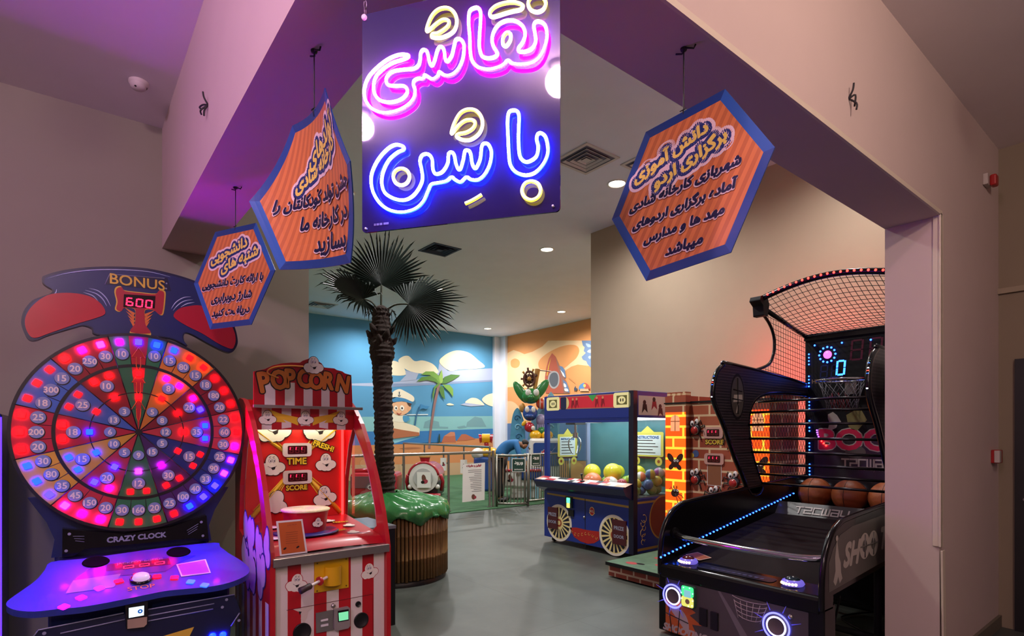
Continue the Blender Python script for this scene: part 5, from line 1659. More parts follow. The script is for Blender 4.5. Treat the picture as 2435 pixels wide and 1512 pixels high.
# side walls
sp = [(3.5, .44), (3.5, .58), (3.515, .70), (3.56, .80), (3.63, .88), (3.73, .93), (3.88, .955), (4.69, 1.0), (5.9, 1.06), (5.9, .66), (3.62, .52), (3.62, .44)]
for y0, y1 in ((YL - .03, YL), (YR, YR + .03)):
    w = WB().frame((0, y1, 0), (1, 0, 0), (0, 0, 1)); w.prism(sp, 0, y1 - y0, BK); sw = w.build('side_wall', t, bevel=.008)
    w = WB().frame((0, (y0 + y1) / 2, 0), (1, 0, 0), (0, 0, 1)); w.tube([(p.x, p.y, 0) for p in cr(sp[:9], 4)], .019, BK, 8); w.build('edge_moulding', sw)
# SHOOT lettering on the right wall
w = WB().on('bbr', .001)
w.poly([(.06, .545), (.06, .72), (.12, .80), (.22, .87), (.40, .905), (2.3, .99), (2.3, .70)], GLV, 0)
sh = [(0.128, 0.6473), (0.2348, 0.8035), (0.9558, 0.8237), (1.016, 0.5717)]
cx_, cz_ = .56, .735
w.text('SH', .40, .735, .20, GLL, .001, fat=.010, shear=.35)
for k, x in enumerate((.60, .745)):
    w.ring(x, .755, .04, .085, GLL, .001 + k * .0004, 28)
    w.tube([(x - .07, .755, .002), (x + .07, .755, .002)], .005, GLV, 4); w.tube([(x, .68, .002), (x, .83, .002)], .005, GLV, 4)
w.text('TING', 1.12, .77, .20, GLL, .001, fat=.010, shear=.35)
pl_ = [(.12, .60), (.15, .66), (.145, .74), (.16, .80), (.17, .86), (.185, .80), (.2, .74), (.225, .70), (.23, .64), (.25, .60), (.21, .575), (.19, .62), (.17, .59), (.15, .57)]
w.poly(pl_, GLL, .001); w.poly(circ(.17, .855, .018, 12), GLL, .0014)
w.build('shoot_graphic', t)
# front box with printed panel
w = WB(); w.box(3.5, 3.66, YR, YL, .02, .46, BK); w.build('front_box', t, bevel=.01)
w = WB().frame((0, YL - .03, 0), (1, 0, 0), (0, 0, 1))
w.prism([(3.49, .42), (3.485, .50), (3.50, .525), (3.70, .545), (3.70, .46), (3.66, .42)], 0, 1.12, BK); w.build('front_lip', t, bevel=.01)
w = WB().on('bbf', .001)
w.poly([(-.525, .03), (.50, .03), (.50, .415), (-.525, .415)], mat('front_print', '#4c4844', .35, var=.25, scale=3), 0)
w.poly([(-.10, .415), (-.08, .415), (.22, .03), (.14, .03)], mat('print_streak', '#6e6a66', .4), .0005)
bl = (-.50, .06)
fl_ = [(-.525, .27), (-.46, .30), (-.40, .27), (-.35, .30), (-.33, .25), (-.27, .22), (-.32, .19), (-.22, .14), (-.30, .13), (-.27, .08), (-.3, .03), (-.525, .03)]
w.poly(fl_, mat('print_orange', '#c4642c', .4, var=.1), .0008)
w.poly([(x, z) for x, z in circ(-.46, .10, .135, 32) if x > -.526 and z > .03] , GLL, .0012)
for a_, b_ in (((-.525, .16), (-.33, .13)), ((-.40, .22), (-.42, .03)), ((-.5, .23), (-.47, .03))):
    w.tube([(*a_, .0018), (*b_, .0018)], .004, OUTL, 4)
w.text('SHOOTING', -.36, .06, .07, GLL, .0022, fat=.004, shear=.3)
for k in range(5):
    w.tube([(p[0], p[1], .001) for p in arc(.13, .42 - k * .03, .13 - .012 * k, 200, 340, 10, .03)], .0025, GLL, 4)
for k in range(6):
    w.tube([(.02 + k * .045, .385, .001), (.05 + k * .03, .27, .001)], .002, GLL, 4)
w.build('front_graphic', t)
RINGB = glow('ring_blue', (.10, .10, 1), 5); RINGW = glow('ring_violet', (.55, .5, 1), 3.5)
for c_ in [(-0.4555, 0.2981), (0.3076, 0.2819)]:
    w = WB().on('bbf', .002); w.lathe([(.0001, .004), (.05, .006), (.055, .012)], mat('speaker_cloth', '#5a504c', .7), (*c_, 0), 28); s0_ = w.build('speaker', t)
    for r_, m_ in ((.058, RINGW), (.083, RINGB)):
        w = WB().on('bbf', .01); w.tube([(p[0], p[1], 0) for p in circ(*c_, r_, 36)], .006, m_, 6, True); w.build('light_ring', s0_)
    for k in range(7):
        w = WB().on('bbf', .003); a = R(20 + 47 * k); w.tube([(c_[0] + .1 * math.cos(a), c_[1] + .1 * math.sin(a), .001), (c_[0] + .16 * math.cos(a), c_[1] + .16 * math.sin(a), .001)], .004, mat('ray_violet', '#5a52c8', .4, em='#5a52c8', es=.5), 4, r1=.001)
        w.build('ray_print', s0_)
w = WB().on('bbf', .002)
q = [(-0.374, 0.4087), (-0.2607, 0.4063), (-0.2564, 0.2535), (-0.383, 0.2493)]
cx_, cz_ = sum(p[0] for p in q) / 4, sum(p[1] for p in q) / 4
w.prism(rrect(cx_ - .055, cz_ - .078, cx_ + .055, cz_ + .078, .02), 0, .028, mat('reader_clear', '#35604a', .3)); rd = w.build('card_reader', t)
w = WB().on('bbf', .031)
w.poly(rrect(cx_ - .05, cz_ - .0, cx_ + .05, cz_ + .073, .015), glow('reader_green2', (.05, .75, .22), 1.6), 0)
w.poly(rrect(cx_ - .05, cz_ - .073, cx_ + .05, cz_ + .0, .015), glow('reader_yellow2', (.62, .60, .12), 1.4), .0003)
w.poly(rrect(cx_ - .028, cz_ - .005, cx_ + .028, cz_ + .045, .005), glow('reader_lcd', (.25, .55, .65), 1.0), .0008)
w.poly(circ(cx_, cz_ - .035, .018, 16), mat('reader_pad', '#a08b6a', .5), .0008)
w.build('reader_screen', rd)
for k, (dx, dz) in enumerate(((-.03, .06), (.02, .065), (.045, .03), (-.048, .02), (.045, -.02), (.04, -.055), (.01, -.065), (-.045, -.02))):
    p = Vector(PLN['bbf'][0]) + Vector((-.035, -(cx_ + dx), cz_ + dz))
    bead(rd, p, LGN if k < 4 else LYW, .005)
for q in ([(-0.2352, 0.2699), (-0.1768, 0.2679), (-0.1768, 0.1476), (-0.2352, 0.1504)], [(-0.148, 0.2654), (-0.0932, 0.2623), (-0.0932, 0.1412), (-0.148, 0.1443)]):
    w = WB().on('bbf', .002); w.prism(q, 0, .012, BLK); w.build('coin_slot', t, bevel=.003)
w = WB().on('bbf', .002); w.lathe([(.015, 0), (.013, .01), (.0001, .013)], STEEL, (*[(0.3954, 0.3644)][0], 0), 14); w.build('lock', t)
# ramp, ridge, chrome bar
w = WB(); w.add([(3.68, YR + .03, .53), (3.68, YL - .03, .53), (5.24, YL - .03, .735), (5.24, YR + .03, .735)], [(0, 1, 2, 3)], mat('ramp_brown', '#1a1112', .75, var=.15, spec=.12)); w.build('ball_ramp', t, solid=.02)
w = WB(); w.add([(5.22, YR + .03, .735), (5.22, YL - .03, .735), (5.31, YL - .03, .845), (5.31, YR + .03, .845)], [(0, 1, 2, 3)], mat('ridge_grey', '#3a3634', .4, var=.1)); w.build('ball_stop', t, solid=.012)
w = WB().frame((5.255, 2.20, .787), (0, -1, 0), (.09, 0, .11)); tecway(w, .0, .0, .44, .062, GLL, .008); w.build('maker_lettering', t)
bp = [(3.66, YL - .03, .73), (3.60, 2.45, .715), (3.565, 2.04, .715), (3.60, 1.63, .715), (3.66, YR + .03, .73)]
w = WB(); w.tube([tuple(p) for p in cr(bp, 8)], .022, CHR, 14); w.build('chrome_handrail', t)
w = WB(); w.cyl((3.66, YL - .045, .73), (3.66, YL - .03, .73), .04, BKM, 18); w.build('rail_mount', t)
for y_ in (2.44, 1.68):
    w = WB(); w.lathe([(.062, 0), (.07, .012), (.06, .03), (.045, .036)], mat('button_clear', '#6a5f9c', .2, em='#7a6ae8', es=.7), (3.60, y_, .536), 24); bb_ = w.build('push_button', t)
    w = WB(); w.lathe([(.045, .034), (.036, .05), (.0001, .058)], mat('button_dome_red' if y_ > 2 else 'button_dome_teal', '#5a1a1a' if y_ > 2 else '#1c3038', .2, coat=.4), (3.60, y_, .536), 20); w.build('dome', bb_)
    for k in range(6):
        a = R(140 + 16 * k); bead(bb_, (3.60 + .068 * math.cos(a), y_ + .068 * math.sin(a), .552), LYW, .009)
w = WB().frame((3.60, 2.05, .5385), (0, -1, 0), (1, 0, .1))
w.poly(rrect(-.3, -.05, .26, .04, .03), mat('lip_print', '#17172c', .3), 0)
for k in range(10):
    w.poly([(-.2 + k * .04, -.02), (-.175 + k * .04, -.02), (-.17 + k * .04, 0), (-.195 + k * .04, 0)], mat('lip_mark', '#4a4a78', .4), .0004)
w.build('lip_print', t)
cd_ = thing('paper_card', 'small orange paper card lying on the black basketball machine ledge', 'card', (3.76, 2.46, .5550))
w = WB().frame((3.76, 2.46, .5610), (-.35, -.94, -.046), (.94, -.35, .106)); w.prism(rrect(-.085, -.055, .085, .055, .003, 1), -.0015, 0, mat('card_border', '#d8b8a4', .5)); w.build('sheet', cd_)
w = WB().frame((3.76, 2.46, .5618), (-.35, -.94, -.046), (.94, -.35, .106)); w.poly(rrect(-.076, -.046, .076, .046, .003, 1), mat('card_rust', '#a85a30', .5), 0); w.build('orange_print', cd_)
# blue light strip along the inside of the left wall
ls = [(2.0815, 0.8999), (-0.0175, 0.5668)]
for k in range(40):
    f_ = (k / 39) ** .92
    bead(t, (3.5 + ls[0][0] + (ls[1][0] - ls[0][0]) * f_, 2.596, ls[0][1] + (ls[1][1] - ls[0][1]) * f_), LB, .0075)
# backboard
w = WB(); w.box(5.90, 5.96, YR, YL, .62, 2.46, BKM); w.build('backboard', t, bevel=.006)
w = WB(); w.box(5.35, 5.96, YR, YL, .02, .62, BKM); w.build('rear_box', t)
def cutb(nm):
    global w
    w.build(nm, t)
    w = WB().on('bbb', .001)
w = WB().on('bbb', .001)
w.poly([(-.5, .85), (.55, .85), (.55, 1.46), (-.5, 1.46)], mat('board_grey', '#2c2b2e', .35, var=.2), 0)
cutb('grey_panel')
DM = mat('digit_dim', '#5a1a30', .3, var=0); DBM = mat('digit_dim_blue', '#1a2a5c', .3, var=0)
q = [(-0.1742, 2.1809), (-0.286, 2.0536)]
w.seg7('8', q[0][0], q[0][1], .11, .20, DM, None, .001, t=.018); w.seg7('8', q[0][0] + .16, q[0][1], .11, .20, DM, None, .001, t=.018)
w.seg7('7', q[0][0] + .33, q[0][1] + .01, .11, .20, glow('digit_red', (1, .01, .08), 6), None, .001, t=.02)
cutb('score_digits')
w.seg7('88', [(-0.4488, 2.0581)][0][0], q[1][1] - .02, .075, .13, DBM, None, .001, t=.014)
w.seg7('0', [(-0.3012, 2.0483)][0][0], [(-0.3012, 2.0483)][0][1], .085, .15, glow('digit_blue', (.02, .12, 1), 8), None, .001, t=.018)
cutb('high_score_digits')
hs = [(-0.3549, 2.0065)][0]
w.text('HIGH SCORE', hs[0], hs[1], fitsize('HIGH SCORE', .33), mat('high_score_tan', '#8a6a50', .4), .001, fat=.002)
cutb('high_score_lettering')
PK = mat('boom_red', '#a8183a', .4, em='#a8183a', es=.15)
bo = [(-0.2936, 1.4271)][0]
w.outlined('BOOM', bo[0] + .27, bo[1], .27, [(.02, GLL), (.01, PK)], .001, sx=1.1)
cutb('title_lettering')
tw_ = [(-0.2409, 1.2013), (-0.2185, 1.1459)]
tecway(w, tw_[0][0] + .21, tw_[0][1], .42, .075, GLL, .001)
w.text('www.tecway.com', tw_[0][0] + .2, tw_[1][1], fitsize('www.tecway.com', .40), GLV, .001)
cutb('maker_lettering')
plr = [(-0.3703, 1.6733), (-0.3241, 1.6967), (-0.286, 1.6631), (-0.2484, 1.5975), (-0.2785, 1.5817), (-0.2936, 1.5411), (-0.3395, 1.5168), (-0.3859, 1.4344), (-0.4172, 1.4175), (-0.3703, 1.5251), (-0.3549, 1.5908), (-0.3703, 1.6321)]
w.poly(plr, GLL, .001); pc_ = [(-0.4203, 1.4424), (-0.3241, 1.7131), (-0.1233, 1.3097)]
w.poly(circ(*pc_[0], .04, 20), GLL, .0016); w.poly(circ(pc_[2][0], pc_[2][1], .09, 24, .06), GLV, .0016)
for k in range(9):
    a = random.random() * 6.28
    w.tube([(pc_[1][0] + .02 * k, pc_[1][1] + .02 * math.sin(3 * k), .001), (pc_[1][0] + .02 * k - .03, pc_[1][1] + .14 + .03 * math.sin(2 * k), .001)], .006, mat('hair_red', '#7a1c24', .5), 4)
w.poly([(pc_[1][0] + .12, pc_[1][1] - .05), (pc_[1][0] + .24, pc_[1][1] + .02), (pc_[1][0] + .3, pc_[1][1] - .1), (pc_[1][0] + .2, pc_[1][1] - .22), (pc_[1][0] + .14, pc_[1][1] - .16)], mat('flame_gold', '#7d7444', .5), .0012)
w.build('player_print', t)
wc = [(-0.3735, 2.2631)][0]
o_ = Vector(PLN['bbb'][0])
for k in range(12):
    a = 2 * PI * k / 12; bead(t, o_ + Vector((-.008, -(wc[0] + .075 * math.cos(a)), wc[1] + .075 * math.sin(a))), LB, .010)
w = WB().on('bbb', .002); w.lathe([(.04, 0), (.03, .008), (.0001, .01)], glow('hub_pink', (1, .1, .7), 3), (*wc, 0), 20); w.build('hub_light', t)
for p in [(-0.4935, 2.3681), (-0.2409, 2.3637), (0.0086, 2.3608)]:
    bead(t, o_ + Vector((-.006, -p[0], p[1])), LB, .009)
for grp in [(-0.5485, 2.2347), (-0.5485, 2.0119), (-0.5452, 1.7872), (-0.5436, 1.5628), (-0.5436, 1.3368), (-0.542, 1.1227)]:
    for k in range(4):
        bead(t, o_ + Vector((-.008, -grp[0], grp[1] + .05 - k * .034)), LB, .008)
for p in [(-0.516, 1.0014), (-0.433, 0.9788), (-0.3703, 0.9801), (-0.1233, 0.9759), (-0.0588, 0.9777)]:
    bead(t, o_ + Vector((-.03, -p[0], p[1])), LWH, .008)
for k in range(8):
    c4 = [(-0.4726, 1.5171), (-0.3859, 1.3651)]
    bead(t, o_ + Vector((-.006, -(c4[0][0] + (c4[1][0] - c4[0][0]) * (k / 7) ** 2), c4[0][1] + (c4[1][1] - c4[0][1]) * k / 7)), LR if k > 4 else glow('bead_violet', (.35, .08, 1), 5), .008)
# hoop
hp = [(-0.2559, 1.9783)][0]
hy = 2.04 - hp[0] - .12
w = WB(); w.tube([(5.62 + .2 * math.cos(a_), hy + .2 * math.sin(a_), hp[1]) for a_ in [2 * PI * k / 32 for k in range(32)]], .010, CHR, 8, True); w.box(5.82, 5.90, hy - .05, hy + .05, hp[1] - .12, hp[1] + .01, STEEL); ho = w.build('hoop', t)
w = WB()
for k in range(12):
    a, b_ = 2 * PI * k / 12, 2 * PI * (k + 1) / 12
    for sg in (a, b_):
        e_ = a + b_ - sg
        w.tube([(5.62 + .2 * math.cos(sg), hy + .2 * math.sin(sg), hp[1]), (5.62 + .15 * math.cos(e_), hy + .15 * math.sin(e_), hp[1] - .14), (5.62 + .12 * math.cos(sg), hy + .12 * math.sin(sg), hp[1] - .28)], .003, mat('net_grey', '#6a666c', .6), 4)
w.build('hoop_net', ho)
# fins
fo = [(0.7024, 1.7911), (0.7147, 1.9094), (0.7644, 2.0029), (0.8581, 2.0628), (0.9965, 2.0802), (2.4458, 1.9747), (2.4458, 1.8416), (2.3901, 1.8684), (1.9341, 1.8743), (1.5821, 1.853), (1.3871, 1.798), (1.2916, 1.7094), (1.2574, 1.5747), (1.2916, 1.3809), (1.3725, 1.1988), (1.491, 0.9802), (1.3001, 0.9443), (1.1454, 1.1338), (1.0098, 1.313), (0.8787, 1.5287), (0.752, 1.6927)]
FIN = stripes('fin_slats', '#161318', '#3a3238', 42, 2, rough=.35, duty=.62)
cut = [(2.3901, 1.8684), (1.9341, 1.8743), (1.5821, 1.853), (1.3871, 1.798), (1.2916, 1.7094), (1.2574, 1.5747), (1.2916, 1.3809), (1.3725, 1.1988), (1.491, 0.9802), (2.3901, 0.9239)]
def lug(w, x, z, k):
    w.poly(circ(x, z, .115, 28, .20), BKM, k); w.poly(circ(x, z, .10, 28, .175), mat('oval_grey', '#4a4640', .4, var=.2), k + .001)
    for a_, b_ in (((-.07, .06), (.07, .05)), ((0, .16), (.005, -.15)), ((-.085, -.02), (.085, -.03))):
        w.tube([(x + a_[0], z + a_[1], k + .0015), (x + b_[0], z + b_[1], k + .0015)], .006, BKM, 4)
    w.poly([(x - .07, z - .05), (x + .08, z - .035), (x + .075, z + .02), (x - .06, z + .015)], GLL, k + .002)
    w.poly([(x - .03, z - .14), (x - .01, z - .14), (x + .02, z - .06), (x, z - .06)], GLL, k + .002)
lc = [(1.0581, 1.8049)][0]
for y1, front in ((YL, 1), (YR + .03, 1)):
    w = WB().frame((3.5, y1, 0), (1, 0, 0), (0, 0, 1)); w.prism([(p.x, p.y) for p in cr(fo, 3, True)], -.0, .03, FIN)
    fin = w.build('side_fin', t)
    w = WB().frame((3.5, y1 - .015, 0), (1, 0, 0), (0, 0, 1)); w.tube([(p.x, p.y, 0) for p in cr(fo, 3, True)], .02, BK, 6, True); w.build('fin_edging', fin)
    w = WB().frame((3.5, y1, 0), (1, 0, 0), (0, 0, 1)); lug(w, lc[0], lc[1], .031); w.build('oval_badge', fin)
    fe = cr(fo[:5], 6)
    for k in range(22):
        p = fe[min(len(fe) - 1, int(k * len(fe) / 22))]
        bead(fin, (3.5 + p.x - .012, y1 - .015, p.y), [LWH, LB, LGN, LWH, LYW, LB, LR][k % 7], .0085)
    if front and y1 > 2:
        w = WB().frame((3.5, y1 - .015, 0), (1, 0, 0), (0, 0, 1))
        for k in range(60):
            x0 = -.6 + k * .055
            for sl in (.62, -.62):
                for a_, b_ in clip((x0 + 1.2, .9), (x0 + 1.2 + sl * 1.1, 2.0), cut, 60):
                    w.tube([(*a_, 0), (*b_, 0)], .0025, BKM, 3, caps=False)
        w.build('side_net', t)
for x, z in [(1.4313, 1.7707), (1.2716, 1.6717), (1.2432, 1.5627), (1.2574, 1.4409), (1.2944, 1.3211), (1.3579, 1.2144), (1.4254, 1.1209), (1.491, 1.0338)]:
    w = WB(); w.tube([(3.5 + x, YL - .02, z), (3.5 + x - .02, 2.04, z + .005), (3.5 + x, YR + .02, z)], .011, BK, 8); w.build('guard_bar', t)
# canopy
AX = 4.945
def arch(v):
    return (AX + .0, YL - .02 - v * (YL - YR - .04), 2.70 + .10 * math.sin(PI * v))
w = WB(); w.tube([arch(k / 24) for k in range(25)], .026, BK, 8); w.build('canopy_arch', t)
for k in range(22):
    p = arch((k + .8) / 22.6); bead(t, (p[0] - .026, p[1], p[2] + .004), LR, .0095, 'led')
for y_ in (YL - .02, YR + .02):
    w = WB(); w.frame((0, y_ + .05, 0), (1, 0, 0), (0, 0, 1)).prism([(AX - .06, 2.72), (AX + .05, 2.74), (AX + .09, 2.66), (AX + .06, 2.55), (AX - .01, 2.55), (AX - .02, 2.64), (AX - .08, 2.68)], 0, .10, BKM); w.build('corner_bracket', t, bevel=.01)
    w = WB(); w.tube([(AX + .05, y_, 2.64), (5.93, y_, 2.45)], .022, BK, 8); w.build('canopy_rail', t)
cv = [(1.497, 2.5951), (1.6284, 2.5191), (1.7131, 2.4272), (1.7385, 2.3197), (1.7068, 2.2068), (1.6129, 2.1213), (1.3725, 2.0553)]
for y_ in (YL - .015, YR + .015):
    w = WB(); w.tube([(3.5 + p.x, y_, p.y) for p in cr(cv, 5)], .014, BK, 8); w.build('curved_tube', t)
w = WB(); w.box(5.88, 5.98, YR, YL, 2.42, 2.48, BK); w.build('canopy_beam', t)
NET = mat('net_black', '#1a1416', .7)
def top(u, v):
    a_ = arch(v); b_ = (5.92, YL - .02 - v * (YL - YR - .04), 2.46)
    return tuple(a_[i] + (b_[i] - a_[i]) * u - (.06 * math.sin(PI * u) if i == 2 else 0) for i in range(3))
w = WB()
for k in range(1, 24):
    w.tube([top(u / 8, k / 24) for u in range(9)], .0026, NET, 4, caps=False)
for k in range(1, 17):
    w.tube([top(k / 17, v / 16) for v in range(17)], .0026, NET, 4, caps=False)
w.build('top_net', t)
spn = cv + [(2.4458, 1.9747), (2.3901, 2.4297), (1.5821, 2.5986)]
for y_ in (YL - .015, YR + .015):
    w = WB().frame((3.5, y_, 0), (1, 0, 0), (0, 0, 1))
    for k in range(40):
        x0 = 1.0 + k * .048
        for a_, b_ in clip((x0, 1.7), (x0, 2.75), spn, 90):
            w.tube([(*a_, 0), (*b_, 0)], .0022, NET, 3, caps=False)
        z0 = 1.75 + k * .045
        for a_, b_ in clip((1.0, z0 + .08), (2.6, z0 - .10), spn, 90):
            w.tube([(*a_, 0), (*b_, 0)], .0022, NET, 3, caps=False)
    w.build('upper_net', t)
# under frame seen below the right wall
for nm, a_, b_ in (('floor_rail', (3.7, YR + .04, .06), (5.4, YR + .04, .06)), ('floor_rail', (3.7, YL - .04, .06), (5.4, YL - .04, .06)), ('cross_rail', (4.45, YR + .04, .06), (4.45, YL - .04, .06)), ('cross_rail', (5.0, YR + .04, .10), (5.0, YL - .04, .10)), ('leg', (4.45, YR + .04, .06), (4.45, YR + .04, .56)), ('leg', (4.45, YL - .04, .06), (4.45, YL - .04, .56))):
    w = WB(); w.cyl(a_, b_, .025, BKM, 8); w.build(nm, t)
w = WB()
w.tube([tuple(p) for p in cr([(3.9, 1.52, .45), (4.0, 1.6, .2), (4.2, 1.7, .03), (4.6, 1.6, .012), (4.9, 1.9, .012), (5.3, 1.7, .03)], 6)], .007, BKM, 6); w.build('power_cord', t)
for k, y_ in enumerate((2.445, 2.138, 1.83)):
    w = WB()
    w.ball((0, 0, 0), .152, mat('basketball_orange', '#9c5226', .5, var=.1, scale=40, bump=.25), 24, 16)
    for ex in ((1, 0, 0), (0, 1, 0)):
        w.frame((0, 0, 0), ex, (0, 0, 1)).tube([(p[0], p[1], 0) for p in circ(0, 0, .1515, 36)], .0025, OUTL, 4, True)
    w.reset()
    o = WB.build(w, 'basketball'); o.location = (5.70, y_, .907)
    tag(o, ['brown basketball resting behind the ridge, leftmost of the three', 'brown basketball resting behind the ridge, middle of the three', 'brown basketball behind the ridge, nearest the pink pier'][k], 'ball', 'basketballs behind the ridge')
w = WB(); w.add([(5.31, YR + .03, .748), (5.31, YL - .03, .748), (5.9, YL - .03, .748), (5.9, YR + .03, .748)], [(0, 1, 2, 3)], BKM); w.build('ball_tray', t, solid=.008)


# ---------------------------------------------------------------- palm in a bamboo tub
RV, NV_ = Vector((.7826, -.6225, 0)), Vector((-.6225, -.7826, 0))
pt = thing('round_planter', 'round bamboo clad tub holding the palm trunk', 'planter', (2.733, 5.364, 0))
w = WB()
w.lathe([(.49, .03), (.49, .70), (.47, .72)], mat('tub_inner', '#2c1c10', .7), (2.733, 5.364, 0), 48); w.build('core', pt)
w = WB(); w.lathe([(.505, 0), (.505, .05), (.49, .055)], BLK, (2.733, 5.364, 0), 48); w.build('base_ring', pt)
BAM = mat('bamboo', '#7c5a30', .5, var=.4, scale=9)
random.seed(21)
_cane = None
for k in range(84):
    a = 2 * PI * k / 84
    if _cane is None:
        w = MB(); w.tube([(0, 0, 0), (0, 0, .2), (0, 0, .205), (0, 0, .21), (0, 0, .43), (0, 0, .435), (0, 0, .44), (0, 0, .66)], .0175, BAM, 6, rs=[.0175, .0168, .0195, .0168, .0168, .0195, .0168, .0175])
        _cane = w.build('bamboo_cane', pt); o = _cane
    else:
        o = _cane.copy(); COL.objects.link(o); o.parent = pt
    o.location = (.508 * math.cos(a), .508 * math.sin(a), .05 + random.uniform(-.0, .012))
    o.rotation_euler = (0, 0, random.random() * 6)
w = WB()
random.seed(4)
ph = [random.random() * 6 for _ in range(6)]
def wav(a, s_=1.0):
    return s_ * (.5 * math.sin(7 * a + ph[0]) + .35 * math.sin(13 * a + ph[1]) + .3 * math.sin(23 * a + ph[2]))
prof = [(.135, .865), (.18, .872), (.24, .862), (.33, .835), (.41, .815), (.48, .795), (.535, .765), (.552, .72), (.556, .675), (.552, .640)]
vs, fs, n = [], [], 120
for i, (r, z) in enumerate(prof):
    f_ = i / (len(prof) - 1)
    for k in range(n):
        a = 2 * PI * k / n
        ox_, oy_ = -.095 * (1 - f_) ** 2, .083 * (1 - f_) ** 2
        vs.append((2.733 + ox_ + (r + .028 * f_ * wav(a + .2 * f_) + .006 * math.sin(31 * a + 9 * f_)) * math.cos(a), 5.364 + oy_ + (r + .028 * f_ * wav(a + .2 * f_) + .006 * math.sin(31 * a + 9 * f_)) * math.sin(a),
                   z + .016 * wav(a * 1.0 + 3 * f_ + ph[3]) * (.4 + f_) + (.03 * math.sin(9 * a + ph[4]) if i == len(prof) - 1 else 0) + .008 * math.sin(17 * a - 14 * f_)))
for i in range(len(prof) - 1):
    for k in range(n):
        l = (k + 1) % n
        fs.append((i * n + k, i * n + l, (i + 1) * n + l, (i + 1) * n + k))
w.add(vs, fs, mat('green_plastic', '#33763e', .22, var=.2, scale=8, bump=.25), True)
cv_ = w.build('plastic_cover', solid=.003)
tag(cv_, 'crumpled green plastic sheet draped over the palm tub', 'plastic sheet')
pm = thing('palm_tree', 'dark fan palm with a rough trunk and three leaf fans', 'palm tree', (2.68, 5.42, .0))
TRK = mat('trunk', '#2a1c16', .9, var=.4, scale=30, bump=.8)
random.seed(8)
w = WB()
vs, fs, n = [], [], 22
NZ = 88
for i in range(NZ + 1):
    z = .70 + i / NZ * 2.08
    r = .100 + .004 * math.sin(z * 3)
    if 2.2 < z < 2.5:
        r += .024 * math.sin((z - 2.2) / .3 * PI)
    if z > 2.5:
        r = .105 - .018 * (z - 2.5) / .3
    ringk = (z / .052) % 1.0
    for k in range(n):
        a = 2 * PI * k / n + i * .05
        rr = r + .016 * (ringk - .45) + random.uniform(-.005, .005)
        vs.append((2.64 + (z - .7) * -.02 + rr * math.cos(a), 5.445 + (z - .7) * .013 + rr * math.sin(a), z))
for i in range(NZ):
    for k in range(n):
        l = (k + 1) % n
        fs.append((i * n + k, i * n + l, (i + 1) * n + l, (i + 1) * n + k))
w.add(vs, fs, TRK, False)
w.build('trunk', pm)
for k in range(10):
    a = 2 * PI * k / 10 + .3
    w = WB(); z0 = 2.42 + .06 * (k % 3)
    c_ = Vector((2.606, 5.467, z0)); d = Vector((math.cos(a), math.sin(a), 0))
    w.tube([c_ + d * .08, c_ + d * .125 + Vector((0, 0, .03)), c_ + d * .155 + Vector((0, 0, .075))], .03, TRK, 6, rs=[.04, .034, .012]); w.build('leaf_stub', pm)
LEAF = mat('palm_leaf', '#17241e', .5, var=.3, scale=12)
def fan(hub, up, side, R_, spread, n, droop, depth=0.0, seed=1, squash=1.0):
    random.seed(seed)
    up, side = Vector(up).normalized(), Vector(side).normalized()
    nn = up.cross(side).normalized()
    b = WB()
    H = Vector(hub)
    for k in range(n):
        a0 = R(-spread / 2 + spread * k / n); a1 = R(-spread / 2 + spread * (k + 1) / n); am = (a0 + a1) / 2
        L = R_ * random.uniform(.86, 1.08) * (.72 + .28 * math.cos(am * .75))
        def P_(a, r, h):
            return H + (up * math.cos(a) + side * math.sin(a) * squash) * r + nn * (h + depth * abs(math.sin(a)) * r)
        f_ = .58 * R_ * (.72 + .28 * math.cos(am * .75))
        v = [H, P_(a0, f_, 0), P_(am, f_ * 1.0, .014), P_(a1, f_, 0)]
        bend = random.uniform(-.05, .05)
        t_ = P_(am + bend * .5, L * .86, .012) + Vector((0, 0, -droop * .35 * random.uniform(.6, 1.2)))
        e_ = P_(am + bend, L, .0) + Vector((0, 0, -droop * random.uniform(.6, 1.3)))
        wd = (P_(a1, f_, 0) - P_(a0, f_, 0)) * .30
        v += [t_ - wd, t_ + Vector((0, 0, 0)) + nn * .006, t_ + wd, e_]
        b.add(v, [(0, 1, 2), (0, 2, 3), (1, 4, 5, 2), (2, 5, 6, 3), (4, 7, 5), (5, 7, 6)], LEAF, False)
    return b
crown = Vector((2.60, 5.472, 2.78))
def petiole(b, hub):
    h = Vector(hub)
    m_ = (crown + h) / 2 + Vector((0, 0, .02))
    b.tube([tuple(p) for p in cr([crown + Vector((0, 0, -.05)), m_, h], 5)], .012, mat('petiole', '#2d3020', .6), 6, r1=.008)
h1 = crown + RV * .005 + Vector((0, 0, .26))
b = fan(h1, (0, 0, 1), RV, .60, 235, 46, .02, .10, 1); petiole(b, h1); b.build('leaf_fan', pm)
h2 = crown + RV * .30 + Vector((0, 0, .04)) + NV_ * .08
b = fan(h2, RV * .97 + Vector((0, 0, .06)), Vector((0, 0, -.95)) + NV_ * .2, .60, 250, 46, .05, .12, 2, .78); petiole(b, h2); b.build('leaf_fan', pm)
h3 = crown - RV * .17 + Vector((0, 0, .10)) + NV_ * .05
b = fan(h3, -RV * .86 + Vector((0, 0, .40)), NV_ * .80 + Vector((0, 0, .55)), .56, 260, 44, .08, .16, 3, .62); petiole(b, h3); b.build('leaf_fan', pm)
w = WB()
for k in range(14):
    a = random.random() * 6.28; w.tube([crown + Vector((math.cos(a) * .07, math.sin(a) * .07, -.1)), crown + Vector((math.cos(a) * .12, math.sin(a) * .12, .0)), crown + Vector((math.cos(a + .3) * .16, math.sin(a + .3) * .16, -.03 - .06 * random.random()))], .004, TRK, 4)
